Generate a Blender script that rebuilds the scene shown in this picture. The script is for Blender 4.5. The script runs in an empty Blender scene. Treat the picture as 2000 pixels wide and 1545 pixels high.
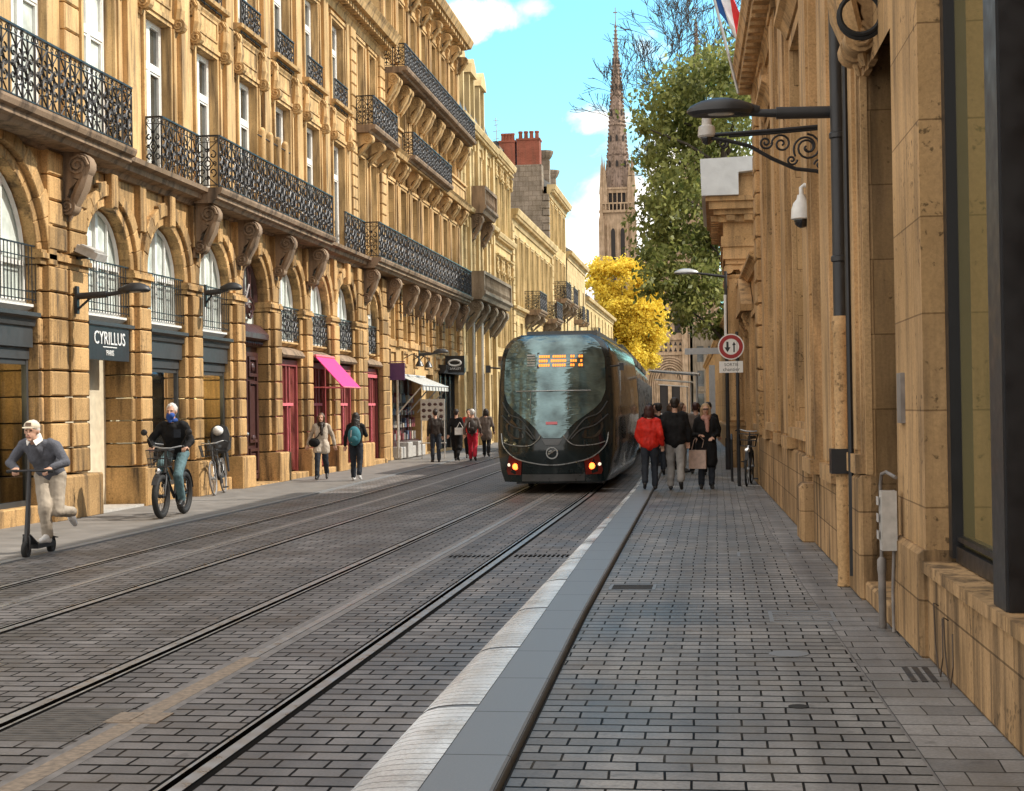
import bpy, bmesh, math, random
from mathutils import Vector, Matrix
from math import sin, cos, pi, radians as R
random.seed(7)
SC = bpy.context.scene
COL = SC.collection

# ------------------------------------------------------------------ mesh builder
class MB:
    """collects geometry that becomes ONE mesh"""
    def __init__(s):
        s.v = []; s.f = []; s.m = []; s.k = 0; s.M = None
    def vert(s, p):
        if s.M is not None: p = s.M @ Vector(p)
        s.v.append((p[0], p[1], p[2])); return len(s.v) - 1
    def face(s, idx): s.f.append(tuple(idx)); s.m.append(s.k)
    def poly(s, pts): s.face([s.vert(p) for p in pts])
    def box(s, x0, x1, y0, y1, z0, z1):
        i = [s.vert(p) for p in ((x0,y0,z0),(x1,y0,z0),(x1,y1,z0),(x0,y1,z0),(x0,y0,z1),(x1,y0,z1),(x1,y1,z1),(x0,y1,z1))]
        for q in ((3,2,1,0),(4,5,6,7),(0,1,5,4),(1,2,6,5),(2,3,7,6),(3,0,4,7)): s.face([i[j] for j in q])
    def block(s, x0, x1, y0, y1, z0, z1, c=.015):
        """stone with chamfered outer (+x) edges"""
        a = [(x0,y0,z0),(x0,y1,z0),(x0,y1,z1),(x0,y0,z1)]
        b = [(x1-c,y0,z0),(x1-c,y1,z0),(x1-c,y1,z1),(x1-c,y0,z1)]
        d = [(x1,y0+c,z0+c),(x1,y1-c,z0+c),(x1,y1-c,z1-c),(x1,y0+c,z1-c)]
        A = [s.vert(p) for p in a]; B = [s.vert(p) for p in b]; D = [s.vert(p) for p in d]
        for j in range(4):
            k = (j+1) % 4
            s.face((A[j],A[k],B[k],B[j])); s.face((B[j],B[k],D[k],D[j]))
        s.face(D); s.face(A[::-1])
    def prism(s, pts, d, cap=True):
        """closed polygon (3d pts) extruded along vector d"""
        n = len(pts); A = [s.vert(p) for p in pts]
        B = [s.vert((p[0]+d[0], p[1]+d[1], p[2]+d[2])) for p in pts]
        for j in range(n):
            k = (j+1) % n; s.face((A[j],A[k],B[k],B[j]))
        if cap: s.face(A[::-1]); s.face(B)
    def tube(s, pts, r, n=6, closed=False, cap=True):
        pts = [Vector(p) for p in pts]
        if len(pts) < 2: return
        rs = r if isinstance(r, (list, tuple)) else [r]*len(pts)
        rings = []; up = None
        N = len(pts)
        for i, p in enumerate(pts):
            if closed: t = pts[(i+1) % N] - pts[i-1]
            else: t = pts[min(i+1, N-1)] - pts[max(i-1, 0)]
            if t.length < 1e-9: t = Vector((0,0,1))
            t.normalize()
            if up is None: up = Vector((0,0,1)) if abs(t.z) < .9 else Vector((1,0,0))
            a = t.cross(up)
            if a.length < 1e-5: a = t.cross(Vector((1,.3,.2)))
            a.normalize(); b = a.cross(t); up = b
            rings.append([s.vert(p + a*(cos(2*pi*k/n)*rs[i]) + b*(sin(2*pi*k/n)*rs[i])) for k in range(n)])
        for i in range(N if closed else N-1):
            A = rings[i]; B = rings[(i+1) % N]
            for k in range(n): s.face((A[k], A[(k+1) % n], B[(k+1) % n], B[k]))
        if cap and not closed: s.face(rings[0][::-1]); s.face(rings[-1])
    def capsule(s, a, b, ra, rb, n=12):
        a = Vector(a); b = Vector(b); d = b - a; L = d.length
        t = d/L if L > 1e-6 else Vector((0,0,1))
        u = t.cross(Vector((0,0,1)) if abs(t.z) < .9 else Vector((1,0,0))).normalized(); w = u.cross(t)
        prof = [(-ra*cos(q), ra*sin(q)) for q in (0.15, .6, 1.1, pi/2)] + [(L + rb*cos(q), rb*sin(q)) for q in (pi/2, 1.1, .6, .15)]
        rings = [[s.vert(a + t*h + (u*cos(2*pi*k/n) + w*sin(2*pi*k/n))*r) for k in range(n)] for h, r in prof]
        for i in range(len(rings)-1):
            for k in range(n): s.face((rings[i][k], rings[i][(k+1) % n], rings[i+1][(k+1) % n], rings[i+1][k]))
        s.face(rings[0][::-1]); s.face(rings[-1])
    def ball(s, c, r, n=14, m=9):
        r = r if isinstance(r, (list, tuple)) else (r, r, r)
        rings = [[s.vert((c[0]+r[0]*sin(q)*cos(2*pi*k/n), c[1]+r[1]*sin(q)*sin(2*pi*k/n), c[2]-r[2]*cos(q))) for k in range(n)]
                 for q in [pi*(j+.35)/(m+.7-1+1) if 0 else max(.12, min(pi-.12, pi*j/(m-1))) for j in range(m)]]
        for i in range(m-1):
            for k in range(n): s.face((rings[i][k], rings[i][(k+1) % n], rings[i+1][(k+1) % n], rings[i+1][k]))
        s.face(rings[0][::-1]); s.face(rings[-1])
    def lathe(s, prof, c=(0,0,0), n=16, axis='z'):
        def P(r, h, q):
            x, y = r*cos(q), r*sin(q)
            p = {'z': (x, y, h), 'x': (h, x, y), 'y': (x, h, y)}[axis]
            return (c[0]+p[0], c[1]+p[1], c[2]+p[2])
        rings = [[s.vert(P(r, h, 2*pi*k/n)) for k in range(n)] for r, h in prof]
        for i in range(len(rings)-1):
            for k in range(n): s.face((rings[i][k], rings[i][(k+1) % n], rings[i+1][(k+1) % n], rings[i+1][k]))
        s.face(rings[0][::-1]); s.face(rings[-1])
    def torus(s, c, Rr, r, axis='x', n=28, m=8):
        pts = []
        for k in range(n):
            q = 2*pi*k/n; x, y = Rr*cos(q), Rr*sin(q)
            p = {'x': (0, x, y), 'y': (x, 0, y), 'z': (x, y, 0)}[axis]
            pts.append((c[0]+p[0], c[1]+p[1], c[2]+p[2]))
        s.tube(pts, r, m, closed=True)
    def wall(s, y0, y1, z0, z1, xf, xb, ops=()):
        """facade slab from xb to xf with rectangular openings (ya,yb,za,zb) and their reveals"""
        ys = sorted({y0, y1, *[min(max(q, y0), y1) for o in ops for q in o[:2]]})
        zs = sorted({z0, z1, *[min(max(q, z0), z1) for o in ops for q in o[2:4]]})
        for i in range(len(ys)-1):
            for j in range(len(zs)-1):
                yc, zc = (ys[i]+ys[i+1])/2, (zs[j]+zs[j+1])/2
                if any(o[0] < yc < o[1] and o[2] < zc < o[3] for o in ops): continue
                s.poly([(xf,ys[i],zs[j]),(xf,ys[i+1],zs[j]),(xf,ys[i+1],zs[j+1]),(xf,ys[i],zs[j+1])])
        for a, b, c, d in ops:
            s.poly([(xf,a,c),(xf,a,d),(xb,a,d),(xb,a,c)]); s.poly([(xf,b,d),(xf,b,c),(xb,b,c),(xb,b,d)])
            s.poly([(xf,a,d),(xf,b,d),(xb,b,d),(xb,a,d)]); s.poly([(xf,b,c),(xf,a,c),(xb,a,c),(xb,b,c)])
        s.poly([(xf,y0,z0),(xf,y0,z1),(xb,y0,z1),(xb,y0,z0)]); s.poly([(xf,y1,z1),(xf,y1,z0),(xb,y1,z0),(xb,y1,z1)])
        s.poly([(xf,y0,z1),(xf,y1,z1),(xb,y1,z1),(xb,y0,z1)])
    def frame(s, y0, y1, z0, z1, t, x0, x1, bottom=True):
        """picture-frame moulding butted at the corners"""
        s.box(x0, x1, y0, y0+t, z0, z1); s.box(x0, x1, y1-t, y1, z0, z1)
        s.box(x0, x1-.002, y0+t, y1-t, z1-t, z1)
        if bottom: s.box(x0, x1-.002, y0+t, y1-t, z0, z0+t)
    def mould(s, prof, y0, y1):
        """horizontal moulding: profile [(x,z)...] extruded along y"""
        s.prism([(x, y0, z) for x, z in prof], (0, y1-y0, 0))
    def mesh(s, name, smooth=None, fix=True):
        me = bpy.data.meshes.new(name); me.from_pydata(s.v, [], s.f)
        if any(s.m): me.polygons.foreach_set('material_index', s.m)
        if fix:
            bm = bmesh.new(); bm.from_mesh(me); bmesh.ops.recalc_face_normals(bm, faces=bm.faces); bm.to_mesh(me); bm.free()
        if smooth is not None:
            me.shade_smooth()
            if smooth < 170: me.set_sharp_from_angle(angle=R(smooth))
        me.update(); return me

def obj(name, mb, mats, parent=None, loc=None, rot=None, smooth=None, fix=True):
    me = mb.mesh(name, smooth, fix) if isinstance(mb, MB) else mb
    if not isinstance(mats, (list, tuple)): mats = [mats]
    if not me.materials:
        for m in mats: me.materials.append(m)
    o = bpy.data.objects.new(name, me); COL.objects.link(o)
    if parent: o.parent = parent
    if loc is not None: o.location = loc
    if rot is not None: o.rotation_euler = rot
    return o
def tag(o, label, cat, group=None):
    o['label'] = label; o['category'] = cat
    if group: o['group'] = group
    return o
def thing(name, label, cat, loc=(0,0,0), rz=0, group=None):
    o = bpy.data.objects.new(name, None); COL.objects.link(o)
    o.empty_display_size = .2; o.location = loc; o.rotation_euler = (0, 0, rz)
    return tag(o, label, cat, group)
def struct(name, mb, m, **k):
    o = obj(name, mb, m, **k); o['kind'] = 'structure'; return o
def kids(o): return [c for c in bpy.data.objects if c.parent == o]
def dup(o, parent=None, loc=None, rot=None):
    c = o.copy(); COL.objects.link(c)
    if parent is not None: c.parent = parent
    if loc is not None: c.location = loc
    if rot is not None: c.rotation_euler = rot
    for ch in kids(o): dup(ch, c)
    return c

# ------------------------------------------------------------------ camera (level street, +Y runs away from us)
F = 3000/2000; CZ = 1.65
v = Vector((400/3000, -17.5/3000, 1)).normalized()
rl = R(.9); ux, uy = -sin(rl), cos(rl); uz = -(ux*v.x+uy*v.y)/v.z
u = Vector((ux, uy, uz)).normalized(); xx = u.cross(v)
# world axes expressed in camera (right, up, forward) coordinates -> camera axes in world
right = Vector((xx[0], v[0], u[0])); upv = Vector((xx[1], v[1], u[1])); fwd = Vector((xx[2], v[2], u[2]))
cam = bpy.data.cameras.new('camera'); co = bpy.data.objects.new('camera', cam); COL.objects.link(co)
M3 = Matrix((right, upv, -fwd)).transposed()
co.matrix_world = Matrix.Translation((0, 0, CZ)) @ M3.to_4x4()
cam.sensor_width = 36; cam.lens = 36*F; cam.clip_end = 2000; cam.clip_start = .1
SC.camera = co
def aty(px, py, Y):
    """point of the street seen at photo pixel (px,py) at distance Y"""
    d = right*((px-1000)/3000) + upv*((772.5-py)/3000) + fwd
    return Vector((0, 0, CZ)) + d*(Y/d.y)
def xr(y): return 1.5 - .019*y             # line of the right-hand wall
def bend(y):                                # the street bends slightly left further on
    t = max(0, y-26); return -.03*t*t/(t+14)

# ------------------------------------------------------------------ materials
def N(nt, typ, **k):
    n = nt.nodes.new(typ)
    for a, b in k.items():
        if a.startswith('i_'):
            key = a[2:]; n.inputs[int(key) if key.isdigit() else key.replace('_', ' ')].default_value = b
        else: setattr(n, a, b)
    return n
def newmat(name):
    m = bpy.data.materials.new(name); m.use_nodes = True; nt = m.node_tree
    return m, nt, nt.nodes['Principled BSDF'], nt.links.new
def c4(c): return (c[0], c[1], c[2], 1)
def mat(name, col, rough=.6, metal=0, var=.12, scale=8, bump=.0, spec=.5, coat=0, emis=None, es=0, streak=0):
    m, nt, b, L = newmat(name)
    b.inputs['Roughness'].default_value = rough; b.inputs['Metallic'].default_value = metal
    b.inputs['Specular IOR Level'].default_value = spec; b.inputs['Coat Weight'].default_value = coat
    g = N(nt, 'ShaderNodeNewGeometry')
    no = N(nt, 'ShaderNodeTexNoise', i_Scale=scale, i_Detail=5.0); L(g.outputs['Position'], no.inputs['Vector'])
    r = N(nt, 'ShaderNodeMapRange', i_1=.3, i_2=.7, i_3=1-var, i_4=1+var); L(no.outputs['Fac'], r.inputs[0])
    mx = N(nt, 'ShaderNodeMix', data_type='RGBA', blend_type='MULTIPLY'); mx.inputs[0].default_value = 1
    mx.inputs[6].default_value = c4(col); L(r.outputs[0], mx.inputs[7]); L(mx.outputs[2], b.inputs['Base Color'])
    rr = N(nt, 'ShaderNodeMapRange', i_1=.3, i_2=.7, i_3=max(0, rough-.1), i_4=min(1, rough+.1)); L(no.outputs['Fac'], rr.inputs[0])
    if rough > .15: L(rr.outputs[0], b.inputs['Roughness'])
    if bump:
        bp = N(nt, 'ShaderNodeBump', i_Strength=bump, i_Distance=.02); L(no.outputs['Fac'], bp.inputs['Height']); L(bp.outputs[0], b.inputs['Normal'])
    if emis: b.inputs['Emission Color'].default_value = c4(emis); b.inputs['Emission Strength'].default_value = es
    return m
def stone(name, col, joints=True, bw=.85, rh=.42, dirt=.35, off=0.0, dark=(.10,.07,.045), mort=.007, jdark=.45, pit=.5, island=0, holes=.25, thr=(.47,.70)):
    """weathered limestone: ashlar joints, warm/cool patches, run-off streaks, pitting"""
    m, nt, b, L = newmat(name); b.inputs['Roughness'].default_value = .85; b.inputs['Specular IOR Level'].default_value = .25
    g = N(nt, 'ShaderNodeNewGeometry'); sp = N(nt, 'ShaderNodeSeparateXYZ'); L(g.outputs['Position'], sp.inputs[0])
    ad = N(nt, 'ShaderNodeMath', operation='ADD'); L(sp.outputs[0], ad.inputs[0]); L(sp.outputs[1], ad.inputs[1])
    cb = N(nt, 'ShaderNodeCombineXYZ'); L(ad.outputs[0], cb.inputs[0])
    az = N(nt, 'ShaderNodeMath', operation='ADD'); L(sp.outputs[2], az.inputs[0]); az.inputs[1].default_value = off; L(az.outputs[0], cb.inputs[1])
    big = N(nt, 'ShaderNodeTexNoise', i_Scale=.9, i_Detail=6.0); L(g.outputs['Position'], big.inputs['Vector'])
    fine = N(nt, 'ShaderNodeTexNoise', i_Scale=38.0, i_Detail=5.0, i_Roughness=.7); L(g.outputs['Position'], fine.inputs['Vector'])
    mp = N(nt, 'ShaderNodeMapping'); mp.inputs['Scale'].default_value = (5, 5, .55); L(g.outputs['Position'], mp.inputs[0])
    st = N(nt, 'ShaderNodeTexNoise', i_Scale=1.0, i_Detail=6.0, i_Roughness=.6); L(mp.outputs[0], st.inputs['Vector'])
    c1 = N(nt, 'ShaderNodeMix', data_type='RGBA')
    c1.inputs[6].default_value = c4([x*.80 for x in col]); c1.inputs[7].default_value = c4([min(1, x*f) for x, f in zip(col, (1.16, 1.19, 1.3))])
    r1 = N(nt, 'ShaderNodeMapRange', i_1=.34, i_2=.66); L(big.outputs['Fac'], r1.inputs[0]); L(r1.outputs[0], c1.inputs[0])
    c2 = N(nt, 'ShaderNodeMix', data_type='RGBA'); c2.inputs[7].default_value = c4(dark); L(c1.outputs[2], c2.inputs[6])
    r2 = N(nt, 'ShaderNodeMapRange', i_1=thr[0], i_2=thr[1], i_3=0.0, i_4=dirt); L(st.outputs['Fac'], r2.inputs[0]); L(r2.outputs[0], c2.inputs[0])
    f2 = N(nt, 'ShaderNodeMapRange', i_1=.3, i_2=.62, i_3=1-.35*pit, i_4=1.06); L(fine.outputs['Fac'], f2.inputs[0])
    c3 = N(nt, 'ShaderNodeMix', data_type='RGBA', blend_type='MULTIPLY'); c3.inputs[0].default_value = 1
    L(c2.outputs[2], c3.inputs[6]); L(f2.outputs[0], c3.inputs[7]); out = c3.outputs[2]
    hn = N(nt, 'ShaderNodeTexNoise', i_Scale=17.0, i_Detail=4.0, i_Roughness=.55); L(g.outputs['Position'], hn.inputs['Vector'])
    hm = N(nt, 'ShaderNodeTexNoise', i_Scale=1.9, i_Detail=2.0); L(g.outputs['Position'], hm.inputs['Vector'])
    ha = N(nt, 'ShaderNodeMath', operation='MULTIPLY_ADD'); L(hm.outputs['Fac'], ha.inputs[0]); ha.inputs[1].default_value = .55; L(hn.outputs['Fac'], ha.inputs[2])
    hr = N(nt, 'ShaderNodeMapRange', i_1=.92, i_2=1.0, i_3=1.0, i_4=1-holes); hr.clamp = True; L(ha.outputs[0], hr.inputs[0])
    c7 = N(nt, 'ShaderNodeMix', data_type='RGBA', blend_type='MULTIPLY'); c7.inputs[0].default_value = 1; L(out, c7.inputs[6]); L(hr.outputs[0], c7.inputs[7]); out = c7.outputs[2]
    if island:
        ri = N(nt, 'ShaderNodeMapRange', i_3=1-island, i_4=1+island); L(g.outputs['Random Per Island'], ri.inputs[0])
        c6 = N(nt, 'ShaderNodeMix', data_type='RGBA', blend_type='MULTIPLY'); c6.inputs[0].default_value = 1; L(out, c6.inputs[6]); L(ri.outputs[0], c6.inputs[7]); out = c6.outputs[2]
    hsum = fine.outputs['Fac']
    if joints:
        br = N(nt, 'ShaderNodeTexBrick', offset=.5, i_Scale=1.0); L(cb.outputs[0], br.inputs['Vector'])
        br.inputs['Brick Width'].default_value = bw; br.inputs['Row Height'].default_value = rh; br.inputs['Mortar Size'].default_value = mort
        br.inputs['Mortar Smooth'].default_value = .2
        br.inputs['Color1'].default_value = (.86,.86,.86,1); br.inputs['Color2'].default_value = (1.1,1.1,1.1,1); br.inputs['Mortar'].default_value = (jdark,jdark*.95,jdark*.9,1)
        c5 = N(nt, 'ShaderNodeMix', data_type='RGBA', blend_type='MULTIPLY'); c5.inputs[0].default_value = 1
        L(out, c5.inputs[6]); L(br.outputs['Color'], c5.inputs[7]); out = c5.outputs[2]
        ms = N(nt, 'ShaderNodeMath', operation='MULTIPLY_ADD'); L(br.outputs['Fac'], ms.inputs[0]); ms.inputs[1].default_value = -1.2; L(fine.outputs['Fac'], ms.inputs[2]); hsum = ms.outputs[0]
    bp = N(nt, 'ShaderNodeBump', i_Strength=.35, i_Distance=.012); L(hsum, bp.inputs['Height']); L(bp.outputs[0], b.inputs['Normal'])
    L(out, b.inputs['Base Color'])
    return m
def paver(name, col, bw=.24, rh=.165, jd=.18, rough=.5, var=.22, mort=.008):
    m, nt, b, L = newmat(name); b.inputs['Specular IOR Level'].default_value = .5
    g = N(nt, 'ShaderNodeNewGeometry')
    wn = N(nt, 'ShaderNodeTexNoise', i_Scale=1.3, i_Detail=2.0); L(g.outputs['Position'], wn.inputs['Vector'])
    wv = N(nt, 'ShaderNodeVectorMath', operation='MULTIPLY_ADD'); L(wn.outputs['Color'], wv.inputs[0]); wv.inputs[1].default_value = (.045,.03,0); L(g.outputs['Position'], wv.inputs[2])
    sy = N(nt, 'ShaderNodeVectorMath', operation='MULTIPLY'); sy.inputs[1].default_value = (1, .5, 1); L(wv.outputs[0], sy.inputs[0])
    br = N(nt, 'ShaderNodeTexBrick', offset=.5, i_Scale=1.0); L(sy.outputs[0], br.inputs['Vector'])
    br.inputs['Brick Width'].default_value = bw; br.inputs['Row Height'].default_value = rh*.5; br.inputs['Mortar Size'].default_value = mort
    br.inputs['Mortar Smooth'].default_value = .35; br.inputs['Bias'].default_value = 0
    br.inputs['Color1'].default_value = c4([x*(1-var) for x in col]); br.inputs['Color2'].default_value = c4([x*(1+var) for x in col])
    br.inputs['Mortar'].default_value = c4([x*jd for x in col])
    big = N(nt, 'ShaderNodeTexNoise', i_Scale=.7, i_Detail=7.0, i_Roughness=.6); L(g.outputs['Position'], big.inputs['Vector'])
    fine = N(nt, 'ShaderNodeTexNoise', i_Scale=60.0, i_Detail=4.0); L(g.outputs['Position'], fine.inputs['Vector'])
    r1 = N(nt, 'ShaderNodeMapRange', i_1=.3, i_2=.7, i_3=.62, i_4=1.28); L(big.outputs['Fac'], r1.inputs[0])
    r2 = N(nt, 'ShaderNodeMapRange', i_1=.3, i_2=.7, i_3=.8, i_4=1.15); L(fine.outputs['Fac'], r2.inputs[0])
    lm_ = N(nt, 'ShaderNodeMapping'); lm_.inputs['Scale'].default_value = (3.2, .10, 1); L(g.outputs['Position'], lm_.inputs[0])
    ln_ = N(nt, 'ShaderNodeTexNoise', i_Scale=1.0, i_Detail=4.0); L(lm_.outputs[0], ln_.inputs['Vector']); r3 = N(nt, 'ShaderNodeMapRange', i_1=.35, i_2=.65, i_3=.78, i_4=1.14); L(ln_.outputs['Fac'], r3.inputs[0])
    m3 = N(nt, 'ShaderNodeMath', operation='MULTIPLY'); L(r1.outputs[0], m3.inputs[0]); L(r3.outputs[0], m3.inputs[1])
    mm = N(nt, 'ShaderNodeMath', operation='MULTIPLY'); L(m3.outputs[0], mm.inputs[0]); L(r2.outputs[0], mm.inputs[1])
    mx = N(nt, 'ShaderNodeMix', data_type='RGBA', blend_type='MULTIPLY'); mx.inputs[0].default_value = 1
    L(br.outputs['Color'], mx.inputs[6]); L(mm.outputs[0], mx.inputs[7])
    gm = N(nt, 'ShaderNodeTexNoise', i_Scale=7.5, i_Detail=3.0); L(g.outputs['Position'], gm.inputs['Vector']); gr = N(nt, 'ShaderNodeMapRange', i_1=.64, i_2=.70, i_3=0.0, i_4=.45); L(gm.outputs['Fac'], gr.inputs[0])
    dm_ = N(nt, 'ShaderNodeTexNoise', i_Scale=2.2, i_Detail=5.0); L(g.outputs['Position'], dm_.inputs['Vector']); dr_ = N(nt, 'ShaderNodeMapRange', i_1=.5, i_2=.75, i_3=0.0, i_4=.55); L(dm_.outputs['Fac'], dr_.inputs[0])
    k1 = N(nt, 'ShaderNodeMix', data_type='RGBA'); k1.inputs[7].default_value = c4([x*f for x, f in zip(col, (.62, .55, .46))]); L(dr_.outputs[0], k1.inputs[0]); L(mx.outputs[2], k1.inputs[6])
    k2 = N(nt, 'ShaderNodeMix', data_type='RGBA'); k2.inputs[7].default_value = c4([x*.3 for x in col]); L(gr.outputs[0], k2.inputs[0]); L(k1.outputs[2], k2.inputs[6]); L(k2.outputs[2], b.inputs['Base Color'])
    rr = N(nt, 'ShaderNodeMapRange', i_1=.3, i_2=.7, i_3=rough-.1, i_4=rough+.15); L(big.outputs['Fac'], rr.inputs[0]); L(rr.outputs[0], b.inputs['Roughness'])
    ms = N(nt, 'ShaderNodeMath', operation='MULTIPLY_ADD'); L(br.outputs['Fac'], ms.inputs[0]); ms.inputs[1].default_value = -1.0
    fs = N(nt, 'ShaderNodeMath', operation='MULTIPLY'); L(fine.outputs['Fac'], fs.inputs[0]); fs.inputs[1].default_value = .25; L(fs.outputs[0], ms.inputs[2])
    sq = N(nt, 'ShaderNodeMapRange', i_1=.1, i_2=.7, i_3=.36, i_4=.03); L(br.outputs['Fac'], sq.inputs[0]); L(sq.outputs[0], b.inputs['Specular IOR Level'])
    bp = N(nt, 'ShaderNodeBump', i_Strength=.6, i_Distance=.012); L(ms.outputs[0], bp.inputs['Height']); L(bp.outputs[0], b.inputs['Normal'])
    return m
def glass(name, col, rough=.04, var=.3, scale=.8, spec=.8, wave=None):
    m, nt, b, L = newmat(name)
    g = N(nt, 'ShaderNodeNewGeometry'); no = N(nt, 'ShaderNodeTexNoise', i_Scale=scale, i_Detail=3.0); L(g.outputs['Position'], no.inputs['Vector'])
    r = N(nt, 'ShaderNodeMapRange', i_1=.35, i_2=.65, i_3=1-var, i_4=1+var); L(no.outputs['Fac'], r.inputs[0])
    mx = N(nt, 'ShaderNodeMix', data_type='RGBA', blend_type='MULTIPLY'); mx.inputs[0].default_value = 1
    mx.inputs[6].default_value = c4(col); L(r.outputs[0], mx.inputs[7]); L(mx.outputs[2], b.inputs['Base Color'])
    b.inputs['Roughness'].default_value = rough; b.inputs['Specular IOR Level'].default_value = spec
    bp = N(nt, 'ShaderNodeBump', i_Strength=.04, i_Distance=.02); L(no.outputs['Fac'], bp.inputs['Height']); L(bp.outputs[0], b.inputs['Normal'])
    if wave:                                                          # slightly rippled pane: reflections break into streaks
        mp = N(nt, 'ShaderNodeMapping'); mp.inputs['Scale'].default_value = wave; L(g.outputs['Position'], mp.inputs[0])
        wn = N(nt, 'ShaderNodeTexNoise', i_Scale=1.0, i_Detail=3.0, i_Distortion=1.2); L(mp.outputs[0], wn.inputs['Vector'])
        bp.inputs['Strength'].default_value = .3; bp.inputs['Distance'].default_value = .05; L(wn.outputs['Fac'], bp.inputs['Height'])
    return m
def clear(name, tint=(.85,.9,.88)):
    """thin see-through glass"""
    m = bpy.data.materials.new(name); m.use_nodes = True; nt = m.node_tree; L = nt.links.new; nt.nodes.clear()
    o = N(nt, 'ShaderNodeOutputMaterial'); t = N(nt, 'ShaderNodeBsdfTransparent'); t.inputs[0].default_value = c4(tint)
    gl = N(nt, 'ShaderNodeBsdfGlossy', i_Roughness=.02); fr = N(nt, 'ShaderNodeFresnel', i_IOR=1.5)
    mx = N(nt, 'ShaderNodeMixShader'); L(fr.outputs[0], mx.inputs[0]); L(t.outputs[0], mx.inputs[1]); L(gl.outputs[0], mx.inputs[2]); L(mx.outputs[0], o.inputs[0])
    return m
def leaf(name, a, b_, scale=1.2, trans=.25, rough=.55):
    m, nt, b, L = newmat(name); b.inputs['Roughness'].default_value = rough; b.inputs['Specular IOR Level'].default_value = .35
    g = N(nt, 'ShaderNodeNewGeometry'); no = N(nt, 'ShaderNodeTexNoise', i_Scale=scale, i_Detail=3.0); L(g.outputs['Position'], no.inputs['Vector'])
    wn = N(nt, 'ShaderNodeTexWhiteNoise'); L(g.outputs['Random Per Island'], wn.inputs[0])
    ad = N(nt, 'ShaderNodeMath', operation='MULTIPLY_ADD'); L(g.outputs['Random Per Island'], ad.inputs[0]); ad.inputs[1].default_value = .5; L(no.outputs['Fac'], ad.inputs[2])
    r = N(nt, 'ShaderNodeMapRange', i_1=.4, i_2=1.0); L(ad.outputs[0], r.inputs[0])
    mx = N(nt, 'ShaderNodeMix', data_type='RGBA'); mx.inputs[6].default_value = c4(a); mx.inputs[7].default_value = c4(b_); L(r.outputs[0], mx.inputs[0]); L(mx.outputs[2], b.inputs['Base Color'])
    tr = N(nt, 'ShaderNodeBsdfTranslucent'); L(mx.outputs[2], tr.inputs[0]); ms = N(nt, 'ShaderNodeMixShader'); ms.inputs[0].default_value = trans
    L(b.outputs[0], ms.inputs[1]); L(tr.outputs[0], ms.inputs[2]); L(ms.outputs[0], nt.nodes['Material Output'].inputs[0])
    return m

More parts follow.
